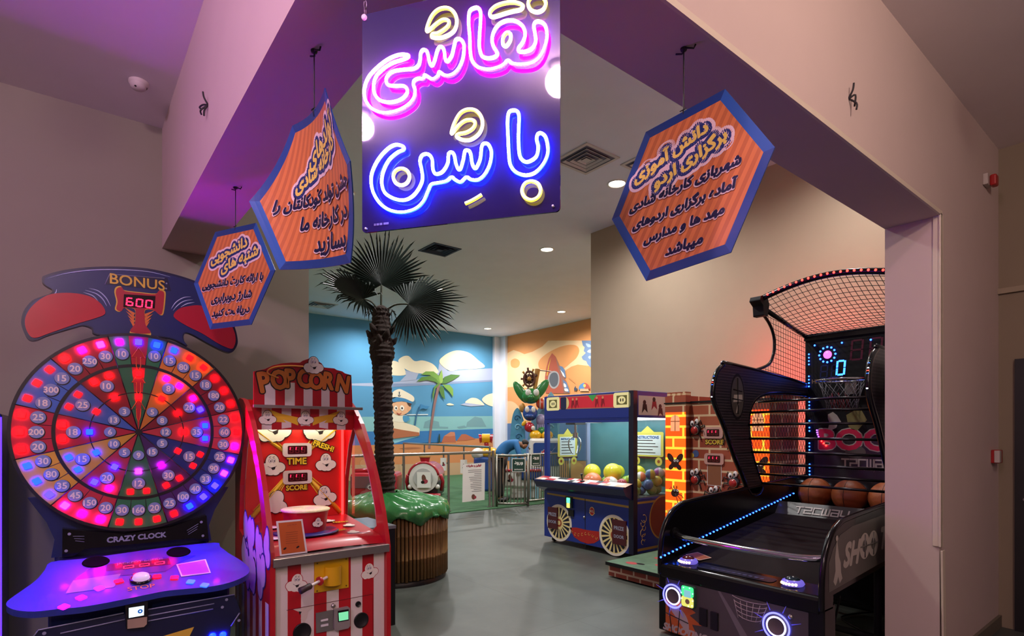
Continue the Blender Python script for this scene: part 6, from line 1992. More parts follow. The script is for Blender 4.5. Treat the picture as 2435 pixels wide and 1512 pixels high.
w.ball(crown + Vector((0, 0, -.04)), (.085, .085, .09), TRK, 12, 8)
w.build('crown_fibre', pm)
# small cabinet between the popcorn game and the tub
ct = thing('side_cabinet', 'black edged orange side cabinet wedged between popcorn machine and palm tub', 'cabinet', (1.86, 4.25, 0))
w = WB(); w.box(1.73, 1.975, 4.02, 4.5, .02, .75, mat('cabinet_orange', '#9a5a24', .5, var=.1)); w.build('body', ct)
w = WB(); w.box(1.975, 2.02, 4.0, 4.5, .0, .75, BLK); w.build('edge_panel', ct)
w = WB(); w.box(1.72, 2.025, 3.995, 4.52, .75, .775, mat('cabinet_top', '#6f7478', .3, coat=.3)); w.build('top', ct)

# ---------------------------------------------------------------- paintings on the two back walls (part of the walls)
def paint(plane, parent, name, polys):
    w = WB().on(plane, .002)
    for k, (pts, c, sm) in enumerate(polys):
        P_ = [(p.x, p.y) for p in cr(pts, 4, True)] if sm else pts
        w.poly(P_, mat('paint_' + c.strip('#'), c, .8, var=.04, scale=1.5), .0012 * k)
    return w.build(name, parent)
o = paint('blue', wb, 'mural_seaside', [
    ([(5.5584, 2.9035), (8.2328, 2.939), (10.7754, 3.1907), (12.4346, 3.3678), (12.4346, 3.8479), (11.3384, 3.7231), (10.3391, 3.5989), (9.9933, 3.8661), (9.9408, 3.4995), (9.0995, 3.2244), (8.2328, 3.0888), (6.8947, 2.9829)], '#a9b5d0', 0),
    ([(8.2328, 2.939), (10.7754, 3.1907), (12.4346, 3.358), (12.4346, 3.4168), (10.7754, 3.2652), (9.0995, 3.101), (8.2328, 3.0545)], '#8195b8', 0),
    ([(8.0469, 3.674), (8.2562, 3.784), (8.4685, 3.7489), (8.6598, 3.5899), (8.7225, 3.368), (8.3266, 3.3172), (8.0469, 3.3763)], '#f0e6c8', 1),
    ([(8.459, 3.7697), (8.6021, 3.9412), (8.8293, 3.9863), (9.05, 3.8376), (9.3496, 3.8833), (9.7067, 3.8081), (9.9146, 3.6427), (9.9146, 3.4887), (9.3496, 3.4388), (8.7806, 3.52)], '#f0e6c8', 1),
    ([(8.708, 3.5063), (9.1991, 3.4424), (9.0995, 3.2244), (8.5161, 3.1389), (8.7322, 3.3556)], '#a9b5d0', 0),
    ([(9.9933, 3.8752), (10.1786, 4.1087), (10.5013, 4.2835), (10.8309, 4.3455), (11.2242, 4.2912), (11.5692, 4.0922), (11.8743, 3.8276), (10.7754, 3.6748), (10.393, 3.6117)], '#f3e8c4', 1),
    ([(11.0544, 2.5294), (11.1788, 2.6513), (11.3671, 2.715), (11.6275, 2.6675), (11.8743, 2.4692), (11.4534, 2.4853)], '#f0e6c8', 1),
    ([(11.774, 2.6487), (11.9218, 2.8083), (12.1913, 2.9018), (12.4346, 2.8974), (12.4346, 2.4613), (12.041, 2.4742)], '#f0e6c8', 1),
    ([(10.8309, 2.4523), (11.0826, 2.5303), (11.9218, 2.461), (11.2812, 2.4043)], '#a9b5d0', 0),
    ([(10.2747, 2.4401), (10.4038, 2.4946), (10.583, 2.4402), (10.42, 2.4169)], '#f0e6c8', 1),
    ([(8.7564, 2.0804), (9.5526, 2.105), (9.5526, 2.0692), (8.7564, 2.0456)], '#cfe0e6', 0),
    ([(5.5584, 1.9321), (12.4346, 2.0841), (12.4346, 1.6039), (9.1991, 1.5275), (5.5584, 1.5047)], '#84bcc0', 0),
    ([(11.0826, 1.6796), (11.1221, 1.8445), (11.4534, 2.0478), (11.7563, 1.9954), (11.9575, 1.6894)], '#739fa8', 0),
    ([(9.3748, 1.6299), (9.4254, 1.8396), (9.6295, 1.9181), (9.9671, 1.8457), (9.9986, 1.6871), (10.3391, 1.6754), (10.3391, 1.6203)], '#739fa8', 0),
    ([(10.6927, 1.6774), (10.9982, 1.7307), (11.1108, 1.6656), (10.7754, 1.622)], '#739fa8', 0),
    ([(5.5584, 1.5047), (9.1991, 1.5275), (12.4346, 1.6284), (12.4346, 1.2365), (10.2319, 1.1624), (8.1861, 1.0992), (5.5584, 1.0773)], '#3477b6', 0),
    ([(8.1861, 1.3342), (8.6117, 1.4619), (8.9025, 1.3827), (9.1991, 1.3638), (8.708, 1.2443), (8.1861, 1.1206)], '#8ac4d8', 1),
    ([(5.5584, 1.0773), (8.1861, 1.0992), (9.1991, 1.1073), (9.9146, 1.1206), (10.7754, 1.2031), (11.4534, 1.268), (12.4346, 1.2903), (12.4346, 0.2075), (8.1861, 0.2873), (5.5584, 0.3001)], '#cf8a58', 0),
    ([(8.4685, 0.9659), (8.9515, 1.0009), (9.2992, 0.964), (8.8049, 0.9292)], '#a86a44', 1),
    ([(10.0725, 1.1505), (10.1679, 1.3594), (10.4362, 1.5056), (10.5994, 1.4963), (10.6487, 1.144)], '#b8694c', 0),
    ([(10.1679, 1.3594), (10.4362, 1.5056), (10.5994, 1.4963), (10.6213, 1.3759), (10.393, 1.3446)], '#c98264', 0),
    ([(10.6817, 1.19), (10.8865, 1.4216), (11.0544, 1.4258), (11.4823, 1.2535), (11.0544, 1.2004)], '#b8694c', 0),
    ([(5.5584, 0.5333), (8.1861, 0.4583), (12.4346, 0.4182), (12.4346, -0.5029), (8.1861, -0.4177), (5.5584, -0.3993)], '#c2a27e', 0),
    ([(9.5526, 0.9461), (9.5629, 1.2368), (9.6295, 1.7746), (9.7584, 2.4965), (9.9146, 3.1356), (10.0302, 3.1872), (9.9933, 3.0036), (9.8363, 2.4088), (9.7067, 1.6853), (9.6449, 1.2361), (9.6346, 0.9446)], '#8c6a68', 0),
    ([(9.9933, 3.0944), (9.8103, 3.1977), (9.5016, 3.2386), (9.1244, 3.1596), (9.2992, 3.3246), (9.7067, 3.3943), (9.9933, 3.2759)], '#5d8a3c', 0),
    ([(9.9933, 3.1398), (9.8624, 3.291), (9.6038, 3.4103), (9.2741, 3.4029), (9.4508, 3.5211), (9.7584, 3.5417), (9.9671, 3.4105), (10.0302, 3.2553)], '#76a348', 0),
    ([(10.0197, 3.1412), (9.9566, 3.3645), (10.0725, 3.6218), (10.1148, 3.4197), (10.1254, 3.1924)], '#8fb75a', 0),
    ([(10.0725, 3.144), (10.1786, 3.378), (10.447, 3.4864), (10.8309, 3.4828), (10.5558, 3.3084), (10.2319, 3.1616)], '#4f7c3a', 0),
    ([(10.0989, 3.1226), (10.393, 3.1151), (10.5285, 2.9835), (10.534, 2.7066), (10.366, 2.8839), (10.1786, 3.0354)], '#76a348', 0),
    ([(10.0302, 3.0963), (10.152, 3.0113), (10.2052, 2.6025), (10.0725, 2.7116), (9.9671, 2.9116)], '#4f7c3a', 0),
    ([(9.9671, 3.093), (9.8103, 2.9495), (9.7326, 2.5182), (9.7067, 2.7647), (9.7844, 3.0384), (9.9146, 3.1356)], '#5d8a3c', 0),
    ([(9.0105, 1.6811), (9.0748, 2.0338), (9.2491, 2.4135), (9.2791, 2.4055), (9.1194, 2.0258), (9.0599, 1.6814)], '#27608c', 0),
    ([(9.2591, 2.4271), (9.4254, 2.3743), (9.6038, 2.357), (9.4762, 2.2552), (9.3496, 2.2832), (9.224, 2.249)], '#3a82b4', 0),
    ([(7.9549, 1.929), (8.5638, 1.8299), (9.05, 1.7033), (9.224, 1.6027), (9.209, 1.3815), (8.708, 1.3313), (7.9549, 1.2508)], '#e9dcc0', 0),
    ([(7.9549, 1.6747), (8.5638, 1.5702), (9.1991, 1.4832), (9.209, 1.3815), (8.708, 1.3313), (7.9549, 1.2508)], '#b06a48', 0),
    ([(7.9549, 2.0138), (8.2328, 2.1044), (8.4685, 2.023), (8.708, 2.049), (8.8293, 1.9421), (8.7322, 1.8318), (8.3737, 1.8278), (7.9549, 1.9078)], '#e9e2cc', 1),
    ([(8.6117, 2.0256), (8.7806, 2.0198), (8.8439, 1.9204), (8.708, 1.8185), (8.6117, 1.8738)], '#4a95c2', 1),
    ([(8.2094, 2.3177), (8.2328, 2.4682), (8.4685, 2.5408), (8.7806, 2.4865), (8.8634, 2.2924), (8.7806, 2.1376), (8.5161, 2.0325), (8.2796, 2.1054)], '#e8b48c', 1),
    ([(8.7564, 2.3114), (8.8536, 2.3796), (8.9025, 2.2847), (8.8293, 2.1823), (8.7564, 2.2024)], '#e0a880', 1),
    ([(8.2328, 2.4254), (8.3266, 2.5443), (8.8049, 2.5309), (8.927, 2.4256), (8.8634, 2.3143), (8.7806, 2.3774), (8.7322, 2.4718), (8.4685, 2.4976), (8.3266, 2.4498)], '#4a3630', 0),
    ([(8.2094, 2.5315), (8.3737, 2.6234), (8.7322, 2.585), (8.9515, 2.5053), (8.927, 2.4256), (8.6117, 2.4938), (8.2328, 2.4553)], '#3f86b8', 0),
    ([(8.1861, 2.6162), (8.2562, 2.7902), (8.4685, 2.8859), (8.6598, 2.8299), (8.9515, 2.6895), (9.0155, 2.5822), (8.9515, 2.4922), (8.6839, 2.5832), (8.3737, 2.6234)], '#efe6cf', 1),
    ([(8.289, 2.2771), (8.3266, 2.3425), (8.3832, 2.3312), (8.4115, 2.2717), (8.3737, 2.1933), (8.3078, 2.2089)], '#f4efe4', 1),
    ([(8.4922, 2.2825), (8.5304, 2.357), (8.6021, 2.3505), (8.6453, 2.2779), (8.6021, 2.1901), (8.5256, 2.2056)], '#f4efe4', 1),
    ([(8.3266, 2.2695), (8.3596, 2.3005), (8.3879, 2.2625), (8.3549, 2.2273)], '#2a2226', 1),
    ([(8.5351, 2.275), (8.5686, 2.3062), (8.6021, 2.2681), (8.5638, 2.2325)], '#2a2226', 1),
    ([(8.3643, 2.1286), (8.4685, 2.0877), (8.5542, 2.1327), (8.4922, 2.058), (8.4115, 2.065)], '#a84a3c', 1),
    ([(8.4495, 2.7988), (8.4875, 2.8005), (8.478, 2.6922), (8.459, 2.6914)], '#2c4a66', 0),
    ([(8.4115, 2.7024), (8.4685, 2.6702), (8.5256, 2.7071), (8.497, 2.6498), (8.44, 2.6475)], '#2c4a66', 0),
    ([(9.9304, 1.1431), (9.9304, 1.3243), (9.9513, 1.4375), (9.9776, 1.4374), (9.9933, 1.3239), (9.9933, 1.1423)], '#26402c', 0),
])
o = paint('orange', wo, 'mural_space', [
    ([(-16.3428, 4.2904), (-16.0428, 4.3764), (-15.7496, 4.4346), (-15.4224, 4.3335), (-15.1429, 4.219), (-14.7159, 4.2548), (-14.1929, 4.3789), (-13.9039, 4.5367), (-11.938, 4.2872), (-11.938, 3.5045), (-12.5246, 3.6101), (-12.8136, 3.573), (-13.0435, 3.4896), (-13.2781, 3.3344), (-13.9755, 2.9075), (-15.7082, 3.1124), (-16.3428, 3.1204)], '#f3cb9c', 0),
    ([(-14.3957, 3.7411), (-14.3401, 3.9317), (-13.9755, 4.1121), (-13.4486, 4.2433), (-12.9444, 4.2766), (-12.5882, 4.2108), (-12.4614, 4.0376), (-12.5882, 3.8249), (-12.8462, 3.6907), (-13.0767, 3.5737), (-13.346, 3.5157), (-14.1929, 3.5888)], '#e59a5c', 1),
    ([(-15.9163, 3.9848), (-15.866, 4.084), (-15.6588, 4.12), (-15.4548, 4.0429), (-15.3902, 3.9293), (-15.4629, 3.8135), (-15.6588, 3.7797), (-15.866, 3.8501)], '#e59a5c', 1),
    ([(-16.3428, 2.5169), (-16.0428, 2.6153), (-15.7496, 2.5717), (-15.5034, 2.4333), (-15.3419, 2.2746), (-15.1035, 2.0151), (-15.1035, 1.7628), (-16.3428, 1.7758)], '#f0c090', 1),
    ([(-16.3428, 1.8075), (-13.9755, 1.8233), (-11.938, 1.8399), (-11.938, 0.6273), (-16.3428, 0.4523)], '#5c78a6', 0),
    ([(-12.3516, 4.3397), (-12.3049, 4.1769), (-12.2274, 4.1184), (-12.2676, 4.0046), (-12.1812, 3.9347), (-12.361, 3.8353), (-12.3049, 3.7398), (-12.1567, 3.6804), (-12.1138, 3.5939), (-11.9983, 3.4879), (-11.938, 3.4715), (-11.938, 4.2872)], '#7088ac', 0),
    ([(-12.1812, 4.2289), (-12.0286, 4.188), (-11.938, 4.1108), (-12.0894, 4.1066)], '#a9bcd2', 1),
    ([(-12.1138, 3.9651), (-12.0286, 4.022), (-11.938, 4.0006), (-11.9681, 3.9157)], '#c9d6e0', 1),
    ([(-12.0742, 3.7943), (-12.0134, 3.8322), (-11.938, 3.8022), (-11.9983, 3.7311)], '#a9bcd2', 1),
    ([(-13.7091, 4.0974), (-13.8682, 3.9326), (-13.9935, 3.6319), (-14.0548, 3.3231), (-14.0115, 2.7889), (-12.8788, 2.7282), (-12.9939, 3.0348), (-13.1602, 3.3252), (-13.346, 3.6448), (-13.5348, 3.9577)], '#bb5a42', 0),
    ([(-13.5348, 3.9577), (-13.346, 3.6448), (-13.1602, 3.3252), (-12.9939, 3.0348), (-12.8788, 2.7282), (-13.1435, 2.7424), (-13.2781, 3.1941), (-13.4486, 3.6542)], '#9c6a5c', 0),
    ([(-13.7443, 3.9677), (-13.8504, 3.6671), (-13.9217, 3.3851), (-13.9755, 3.3652), (-13.886, 3.6943)], '#e8b83c', 0),
    ([(-13.9039, 3.2396), (-13.815, 3.4485), (-13.6217, 3.5039), (-13.4143, 3.4275), (-13.3392, 3.222), (-13.3972, 3.0146), (-13.5869, 2.9179), (-13.7796, 2.9916)], '#b0a8a8', 1),
    ([(-13.8398, 3.2349), (-13.7619, 3.4083), (-13.6042, 3.4503), (-13.4555, 3.3955), (-13.4006, 3.2265), (-13.4486, 3.0533), (-13.5938, 2.9752), (-13.7443, 3.0371)], '#5c5f68', 1),
    ([(-13.3528, 3.6454), (-13.2106, 3.609), (-13.0934, 3.4823), (-13.0435, 3.2697), (-13.0601, 3.2199), (-13.1938, 3.3278)], '#6680a8', 0),
    ([(-13.312, 3.5245), (-13.1435, 3.382), (-13.0767, 3.249), (-13.177, 3.3032)], '#e8ecec', 0),
    ([(-13.1938, 3.188), (-13.0104, 3.0821), (-12.9116, 2.8911), (-12.8723, 2.7508), (-13.0767, 2.8084)], '#6680a8', 0),
    ([(-13.1435, 3.068), (-13.0435, 3.0149), (-13.0269, 2.9328), (-13.1268, 2.9507)], '#e8ecec', 1),
    ([(-13.1101, 2.8916), (-12.9774, 2.8836), (-12.928, 2.8), (-13.0767, 2.8084)], '#e8ecec', 1),
    ([(-12.9181, 3.2255), (-12.6201, 3.0326), (-12.6074, 3.0408), (-12.905, 3.236)], '#c98a54', 0),
    ([(-12.6682, 2.8764), (-12.6042, 2.952), (-12.5723, 2.8706), (-12.5088, 2.8667), (-12.5564, 2.7902), (-12.6682, 2.8035)], '#454c5c', 0),
    ([(-12.4142, 2.7709), (-12.3985, 2.905), (-12.3516, 2.8572), (-12.0589, 2.8394), (-12.0286, 2.749)], '#e4b48c', 0),
    ([(-12.4614, 2.8187), (-12.4299, 2.9408), (-12.3204, 3.0011), (-12.212, 3.0094), (-12.212, 2.8487), (-12.3672, 2.8469)], '#5a8cc0', 1),
    ([(-12.2182, 3.0098), (-12.0894, 2.9745), (-11.9983, 2.88), (-11.9983, 2.7915), (-12.0589, 2.8283), (-12.2182, 2.8491)], '#c05848', 1),
    ([(-12.2676, 2.964), (-12.212, 2.9826), (-12.1505, 2.9563), (-12.1659, 2.8905), (-12.212, 2.871), (-12.2584, 2.8962)], '#dfc26a', 0),
])

# ---------------------------------------------------------------- railing and gate round the play area
STL = mat('rail_steel', '#b0aba4', .25, .95, var=.08)
STD = mat('gate_steel', '#8d8a80', .35, .8, var=.1)
PAPER = mat('paper_white', '#e9e4de', .7, var=.02)
INKG = mat('ink_grey', '#8a8688', .7, var=0)
RT = mat('paper_red', '#a83848', .7, var=0)
def post(parent, x, y, h, name='post'):
    w = WB(); w.cyl((x, y, .014), (x, y, h), .024, STL, 12); w.cyl((x, y, .014), (x, y, .03), .05, STL, 16); w.cyl((x + .02, y + .045, .2), (x + .02, y + .045, h - .12), .014, STL, 8); w.box(x - .012, x + .026, y, y + .05, h - .2, h - .17, STL); w.box(x - .012, x + .026, y, y + .05, .28, .31, STL)
    return w.build(name, parent)
f1 = thing('steel_railing', 'stainless railing in front of the red train ride, left of the gate', 'railing', (4.1, 9.0, 0.014))
w = WB(); w.cyl((1.72, 9.0, 1.10), (6.62, 9.0, 1.10), .027, STL, 14); w.build('handrail', f1)
for x in (1.92, 2.85, 3.78, 4.71, 5.64, 6.59):
    post(f1, x, 9.0, 1.10)
w = WB(); w.cyl((6.68, 9.0, .014), (6.68, 9.0, 1.13), .03, STL, 12); w.build('gate_post', f1)
f2 = thing('steel_railing', 'second stainless railing running back towards the blue painted wall', 'railing', (7.97, 13.1, .014))
A_, B_ = Vector((7.69, 10.49, 0)), Vector((8.26, 15.79, 0))
w = WB(); w.cyl((A_.x, A_.y, 1.15), (B_.x, B_.y, 1.15), .027, STL, 14); w.build('handrail', f2)
for k in (0, .242, .4616, .7, 1):
    p = A_ + (B_ - A_) * k
    post(f2, p.x, p.y, 1.15)
def sheet(label, o, ex, wd, ht, art=True, name='paper_notice'):
    n_ = thing(name, label, 'notice', o)
    w = WB().frame(o, ex, (0, 0, 1)); w.prism([(-wd / 2, -ht / 2), (wd / 2, -ht / 2), (wd / 2, ht / 2), (-wd / 2, ht / 2)], -.002, 0, PAPER); w.build('sheet', n_)
    if art:
        w = WB().frame(Vector(o) + Vector(ex).cross(Vector((0, 0, 1))) * .001, ex, (0, 0, 1))
        s_ = min(wd, ht)
        w.poly(circ(0, .1 * s_, .16 * s_, 10, .3 * s_, .2), mat('cartoon_brown', '#6a4030', .6), 0); w.poly(circ(.1 * s_, -.12 * s_, .2 * s_, 9, .16 * s_, .4), RT, .001); w.poly(circ(-.08 * s_, -.16 * s_, .14 * s_, 8, .12 * s_), OUTL, .002)
        w.build('picture', n_)
    return n_
q = A_ + (B_ - A_) * .4616; sheet('small white picture notice on the far railing, left of its twin', (q.x - .035, q.y - .045, .64), (.78, -.62, 0), .16, .34)
q = A_ + (B_ - A_) * .242; sheet('small white picture notice on the far railing, nearer the rules poster', (q.x - .035, q.y - .045, .64), (.78, -.62, 0), .17, .34)
pq = [(5.9303, 0.8821), (6.4482, 0.9027), (6.4386, 0.1724), (5.9182, 0.1658)]
po = thing('rules_poster', 'large white rules poster hung on the railing left of the gate', 'poster', (6.2, 8.955, .5))
w = WB().on('fen'); w.prism(pq, -.004, 0, PAPER); w.build('sheet', po)
cx_, cz_ = sum(p[0] for p in pq) / 4, sum(p[1] for p in pq) / 4
w = WB().on('fen', .0015)
s_ = fa('قوانین و مقررات'); w.text(s_, cx_, cz_ + .32, fitsize(s_, .34), RT, 0, fat=.004)
random.seed(2)
for k in range(13):
    ln = .16 + .16 * random.random()
    w.poly([(cx_ + .18 - ln, cz_ + .23 - k * .034), (cx_ + .18, cz_ + .23 - k * .034), (cx_ + .18, cz_ + .24 - k * .034), (cx_ + .18 - ln, cz_ + .24 - k * .034)], INKG, 0)
w.poly(circ(cx_ - .01, cz_ - .28, .045, 9, .055, .3), mat('cartoon_brown', '#6a4030'), 0); w.poly(circ(cx_ + .03, cz_ - .29, .03, 8), RT, .001)
for k in range(2):
    w.poly([(cx_ - .07, cz_ - .36 - k * .02), (cx_ + .07, cz_ - .36 - k * .02), (cx_ + .07, cz_ - .353 - k * .02), (cx_ - .07, cz_ - .353 - k * .02)], INKG, 0)
w.build('print', po)
def gate(label, a, b, nb, h=1.06):
    g = thing('metal_gate', label, 'gate', (a[0], a[1], .014))
    a, b = Vector((a[0], a[1], 0)), Vector((b[0], b[1], 0))
    d = (b - a).normalized(); n_ = Vector((-d.y, d.x, 0))
    def bar(p, q_, r, nm):
        w = WB()
        pts = [p + n_ * r + Vector((0, 0, 0)), p - n_ * r]
        w.cyl(p, q_, r, STD, 8); return w.build(nm, g)
    for p in (a, b):
        w = WB(); w.tube([tuple(p + Vector((0, 0, .016))), tuple(p + Vector((0, 0, h)))], .032, STD, 4); w.build('side_post', g)
    for z in (.07, h - .03):
        w = WB(); w.tube([tuple(a + Vector((0, 0, z))), tuple(b + Vector((0, 0, z)))], .026, STD, 4); w.build('cross_rail', g)
    for k in range(1, nb):
        p = a + (b - a) * k / nb
        bar(p + Vector((0, 0, .08)), p + Vector((0, 0, h - .04)), .010, 'bar')
    return g, a, b, d
g1, ga, gb, gd = gate('steel entrance gate left of its twin, with the man bending behind it', (6.745, 8.97), (7.265, 8.62), 9)
g2, _, _, _ = gate('steel gate panel right of the first gate, running behind the claw machine', (7.46, 8.95), (8.75, 8.95), 20, 1.06)
GSG = mat('sign_green', '#1f3f34', .4)
def vsign(label, o, ex, wd, ht):
    s0 = thing('entrance_sign', label, 'sign', o, 0, 'green entrance signs')
    w = WB().frame(o, ex, (0, 0, 1)); w.prism(rrect(-wd / 2, -ht / 2, wd / 2, ht / 2, .015), -.006, 0, PAPER); w.build('plate', s0)
    w = WB().frame(o, ex, (0, 0, 1)); w.poly(rrect(-wd / 2 + .012, -ht / 2 + .012, wd / 2 - .012, ht / 2 - .012, .012), GSG, .001)
    a_ = fa('ورود'); w.text(a_, 0, ht * .14, fitsize(a_, wd * .62), PAPER, .002, fat=.004); w.text('ENTRANCE', 0, -ht * .32, fitsize('ENTRANCE', wd * .62), PAPER, .002, fat=.001)
    w.build('lettering', s0)
n1 = Vector((gd.y, -gd.x, 0))
c1 = ga + gd * .435 + n1 * .042
vsign('green entrance sign hung on the gate in front of the man', (c1.x, c1.y, .84), tuple(gd), .27, .27)
vsign('green entrance sign hung on the gate panel beside the claw machine', (7.72, 8.905, .92), (1, 0, 0), .255, .25)

# ---------------------------------------------------------------- man bending over behind the gate
def skin(name, parent, chains, m, lv=2):
    """chains of (point, radius); the first point of later chains may be an index pair joining an earlier vertex"""
    import bmesh
    bm = bmesh.new()
    lay = bm.verts.layers.skin.verify()
    V = []
    for ch in chains:
        prev = None
        for it in ch:
            if isinstance(it, int):
                prev = V[it]
                continue
            p, r = it
            v = bm.verts.new(p)
            v[lay].radius = (r, r) if not isinstance(r, tuple) else r
            v[lay].use_root = not V
            V.append(v)
            if prev is not None:
                bm.edges.new((prev, v))
            prev = v
    me = bpy.data.meshes.new(name)
    bm.to_mesh(me); bm.free()
    me.materials.append(m)
    o = bpy.data.objects.new(name, me); COL.objects.link(o)
    o.parent = parent
    md = o.modifiers.new('skin', 'SKIN'); md.use_smooth_shade = True
    sd = o.modifiers.new('subdivision', 'SUBSURF'); sd.levels = lv; sd.render_levels = lv
    return o
man = thing('person', 'man in a blue shirt and black trousers bending over behind the gate', 'person', (7.256, 9.56, .014))
def B(r, f_, z):          # r: towards the right in view, f_: towards the viewer
    v = RV * r + NV_ * f_
    return (v.x, v.y, z - .014)
SKN = mat('skin', '#9a6a4c', .55, var=.05); SHI = mat('shirt_blue', '#2a6ca8', .75, var=.12, scale=12, bump=.2); TRO = mat('trousers_black', '#111116', .8, var=.1); HAI = mat('hair_black', '#14110f', .6, var=.2, scale=40, bump=.4); SHO = mat('shoe_black', '#141214', .4)
def arm(f_):
    return [(B(.36, f_, 1.25), .055), (B(.40, f_ * 1.25, 1.12), .050), (B(.43, f_ * 1.35, .99), .042), (B(.50, f_ * 1.1, .88), .036), (B(.565, f_ * .8, .78), .027)]
def hand(f_):
    out = []
    for k in range(4):
        s_ = -.027 + .018 * k
        out.append([(B(.605 + .004 * k, f_ * .8 + s_, .715), .0085), (B(.63, f_ * .8 + s_ * 1.1, .685 - .004 * k), .0085), (B(.635, f_ * .8 + s_, .655 + .005 * abs(k - 1)), .0075)])
    return out
ch = [[(B(0, 0, .95), .13), (B(.06, 0, 1.08), .125), (B(.16, 0, 1.20), .125), (B(.28, 0, 1.255), .13), (B(.37, 0, 1.25), .10), (B(.435, 0, 1.235), .055), (B(.49, 0, 1.235), .075), (B(.545, 0, 1.215), .098), (B(.59, 0, 1.175), .07)],
      [0, (B(.01, .10, .88), .095), (B(.03, .11, .50), .062), (B(.0, .11, .12), .045), (B(.02, .11, .075), .035), (B(.10, .115, .06), .028)],
      [0, (B(.03, -.10, .88), .095), (B(.05, -.11, .50), .062), (B(.03, -.11, .12), .045), (B(.05, -.11, .075), .035), (B(.13, -.115, .06), .028)]]
nv = 9 + 10
for f_ in (.17, -.17):
    a_ = arm(f_)
    ch.append([3] + a_ + [(B(.59, f_ * .8, .745), (.034, .020))])
    nv += 6
    pal = nv - 1
    for fg in hand(f_):
        ch.append([pal] + fg); nv += 3
    ch.append([pal - 1, (B(.565, f_ * .8 + (.035 if f_ < 0 else -.035), .735), .009), (B(.585, f_ * .8 + (.045 if f_ < 0 else -.045), .70), .008)]); nv += 2
skin('body', man, ch, SKN)
skin('shirt', man, [[(B(.0, 0, .96), .150), (B(.06, 0, 1.085), .145), (B(.16, 0, 1.205), .145), (B(.28, 0, 1.26), .150), (B(.37, 0, 1.25), .115), (B(.415, 0, 1.238), .07)],
                    [3, (B(.36, .165, 1.25), .072), (B(.40, .21, 1.12), .064), (B(.43, .228, 1.0), .055), (B(.50, .185, .885), .046)], [3, (B(.36, -.165, 1.25), .072), (B(.40, -.21, 1.12), .064), (B(.43, -.228, 1.0), .055), (B(.50, -.185, .885), .046)]], SHI)
skin('trousers', man, [[(B(-.005, 0, .93), .142), (B(-.02, .10, .86), .122), (B(.0, .11, .50), .092), (B(-.02, .11, .10), .074)], [0, (B(.03, -.10, .86), .122), (B(.05, -.11, .50), .092), (B(.03, -.11, .10), .074)]], TRO)
for f_, dx in ((.11, 0), (-.11, .05)):
    skin('shoe', man, [[(B(dx - .03, f_, .068), .050), (B(dx + .06, f_, .066), .050), (B(dx + .16, f_ * 1.05, .06), .043)]], SHO)
skin('hair', man, [[(B(.475, 0, 1.275), .075), (B(.53, 0, 1.275), .095), (B(.575, 0, 1.25), .082), (B(.605, 0, 1.215), .05)]], HAI)
for sg in (-1, 1):
    w = MB(); w.ball(B(.515, sg * .10, 1.20), (.022, .012, .03), SKN, 10, 6); w.build('ear', man)
    w = MB(); w.ball(B(.628, sg * .032, 1.165), .012, OUTL, 8, 6); w.build('eye', man)
w = MB(); w.tube([B(.63, 0, 1.175), B(.65, 0, 1.14), B(.635, 0, 1.125)], .012, SKN, 8, rs=[.009, .018, .012]); w.build('nose', man)
w = MB(); w.tube([B(.60, -.025, 1.10), B(.612, 0, 1.098), B(.60, .025, 1.10)], .006, mat('lips', '#7c4438', .5), 6); w.build('mouth', man)

# ---------------------------------------------------------------- rides
RED = mat('ride_red', '#a81c2c', .25, var=.08, coat=.4); RWH = mat('ride_white', '#dcd8d2', .35, var=.05, coat=.2); RBL = mat('ride_blue', '#24468c', .3, var=.08, coat=.3); RYE = mat('ride_yellow', '#e4ac18', .3, var=.06, coat=.3)
DRK = mat('ride_dark', '#2a1420', .4); SEA = mat('sea_blue', '#4f94b8', .4, var=.25, scale=7); GRN = mat('sculpt_green', '#2c7a3c', .3, var=.25, coat=.4); ORF = mat('sculpt_orange', '#c8482c', .3, var=.1, coat=.4); LBL = mat('sculpt_pale_blue', '#86c0d8', .4, var=.1); GRY = mat('sculpt_lilac', '#8d83a8', .35, var=.1); BRN2 = mat('sculpt_brown', '#5a3020', .35, var=.15, coat=.4); TAN = mat('sculpt_tan', '#b8843c', .35, var=.1)
tr = thing('train_ride', 'red train kiddie ride with a round white front behind the railing', 'kiddie ride', (6.33, 11.06, .014))
def loc(o, r, f_, z):
    v = Vector(o) + RV * r + NV_ * f_
    return (v.x, v.y, z)
O = (6.33, 11.06, 0)
w = WB(); w.M = Matrix.Translation((6.33, 11.06, 0)) @ Matrix.Rotation(R(-38.5), 4, 'Z')
w.prism([], 0, 0, RED) if False else None
w.box(-.30, .30, -.25, 1.0, .06, .42, DRK); w.build('chassis', tr, bevel=.03)
w = WB(); w.cyl(loc(O, 0, .30, .50), loc(O, 0, -1.0, .50), .30, RED, 28); w.build('boiler', tr)
w = WB(); w.cyl(loc(O, 0, .32, .50), loc(O, 0, .27, .50), .315, RWH, 32); w.build('front_ring', tr)
w = WB(); w.cyl(loc(O, 0, .36, .50), loc(O, 0, .30, .50), .21, mat('ride_pale_grey', '#b9b6b4', .4), 28); w.build('front_disc', tr)
w = WB(); w.tube([loc(O, x, .30, z) for x, z in arc(0, .50, .33, 10, 170, 14)], .03, RED, 8); w.build('front_arch', tr)
w = WB(); w.cyl(loc(O, 0, .1, .78), loc(O, 0, .1, .95), .08, RED, 16, .12); w.cyl(loc(O, 0, .1, .94), loc(O, 0, .1, .97), .13, TAN, 16); w.build('chimney', tr)
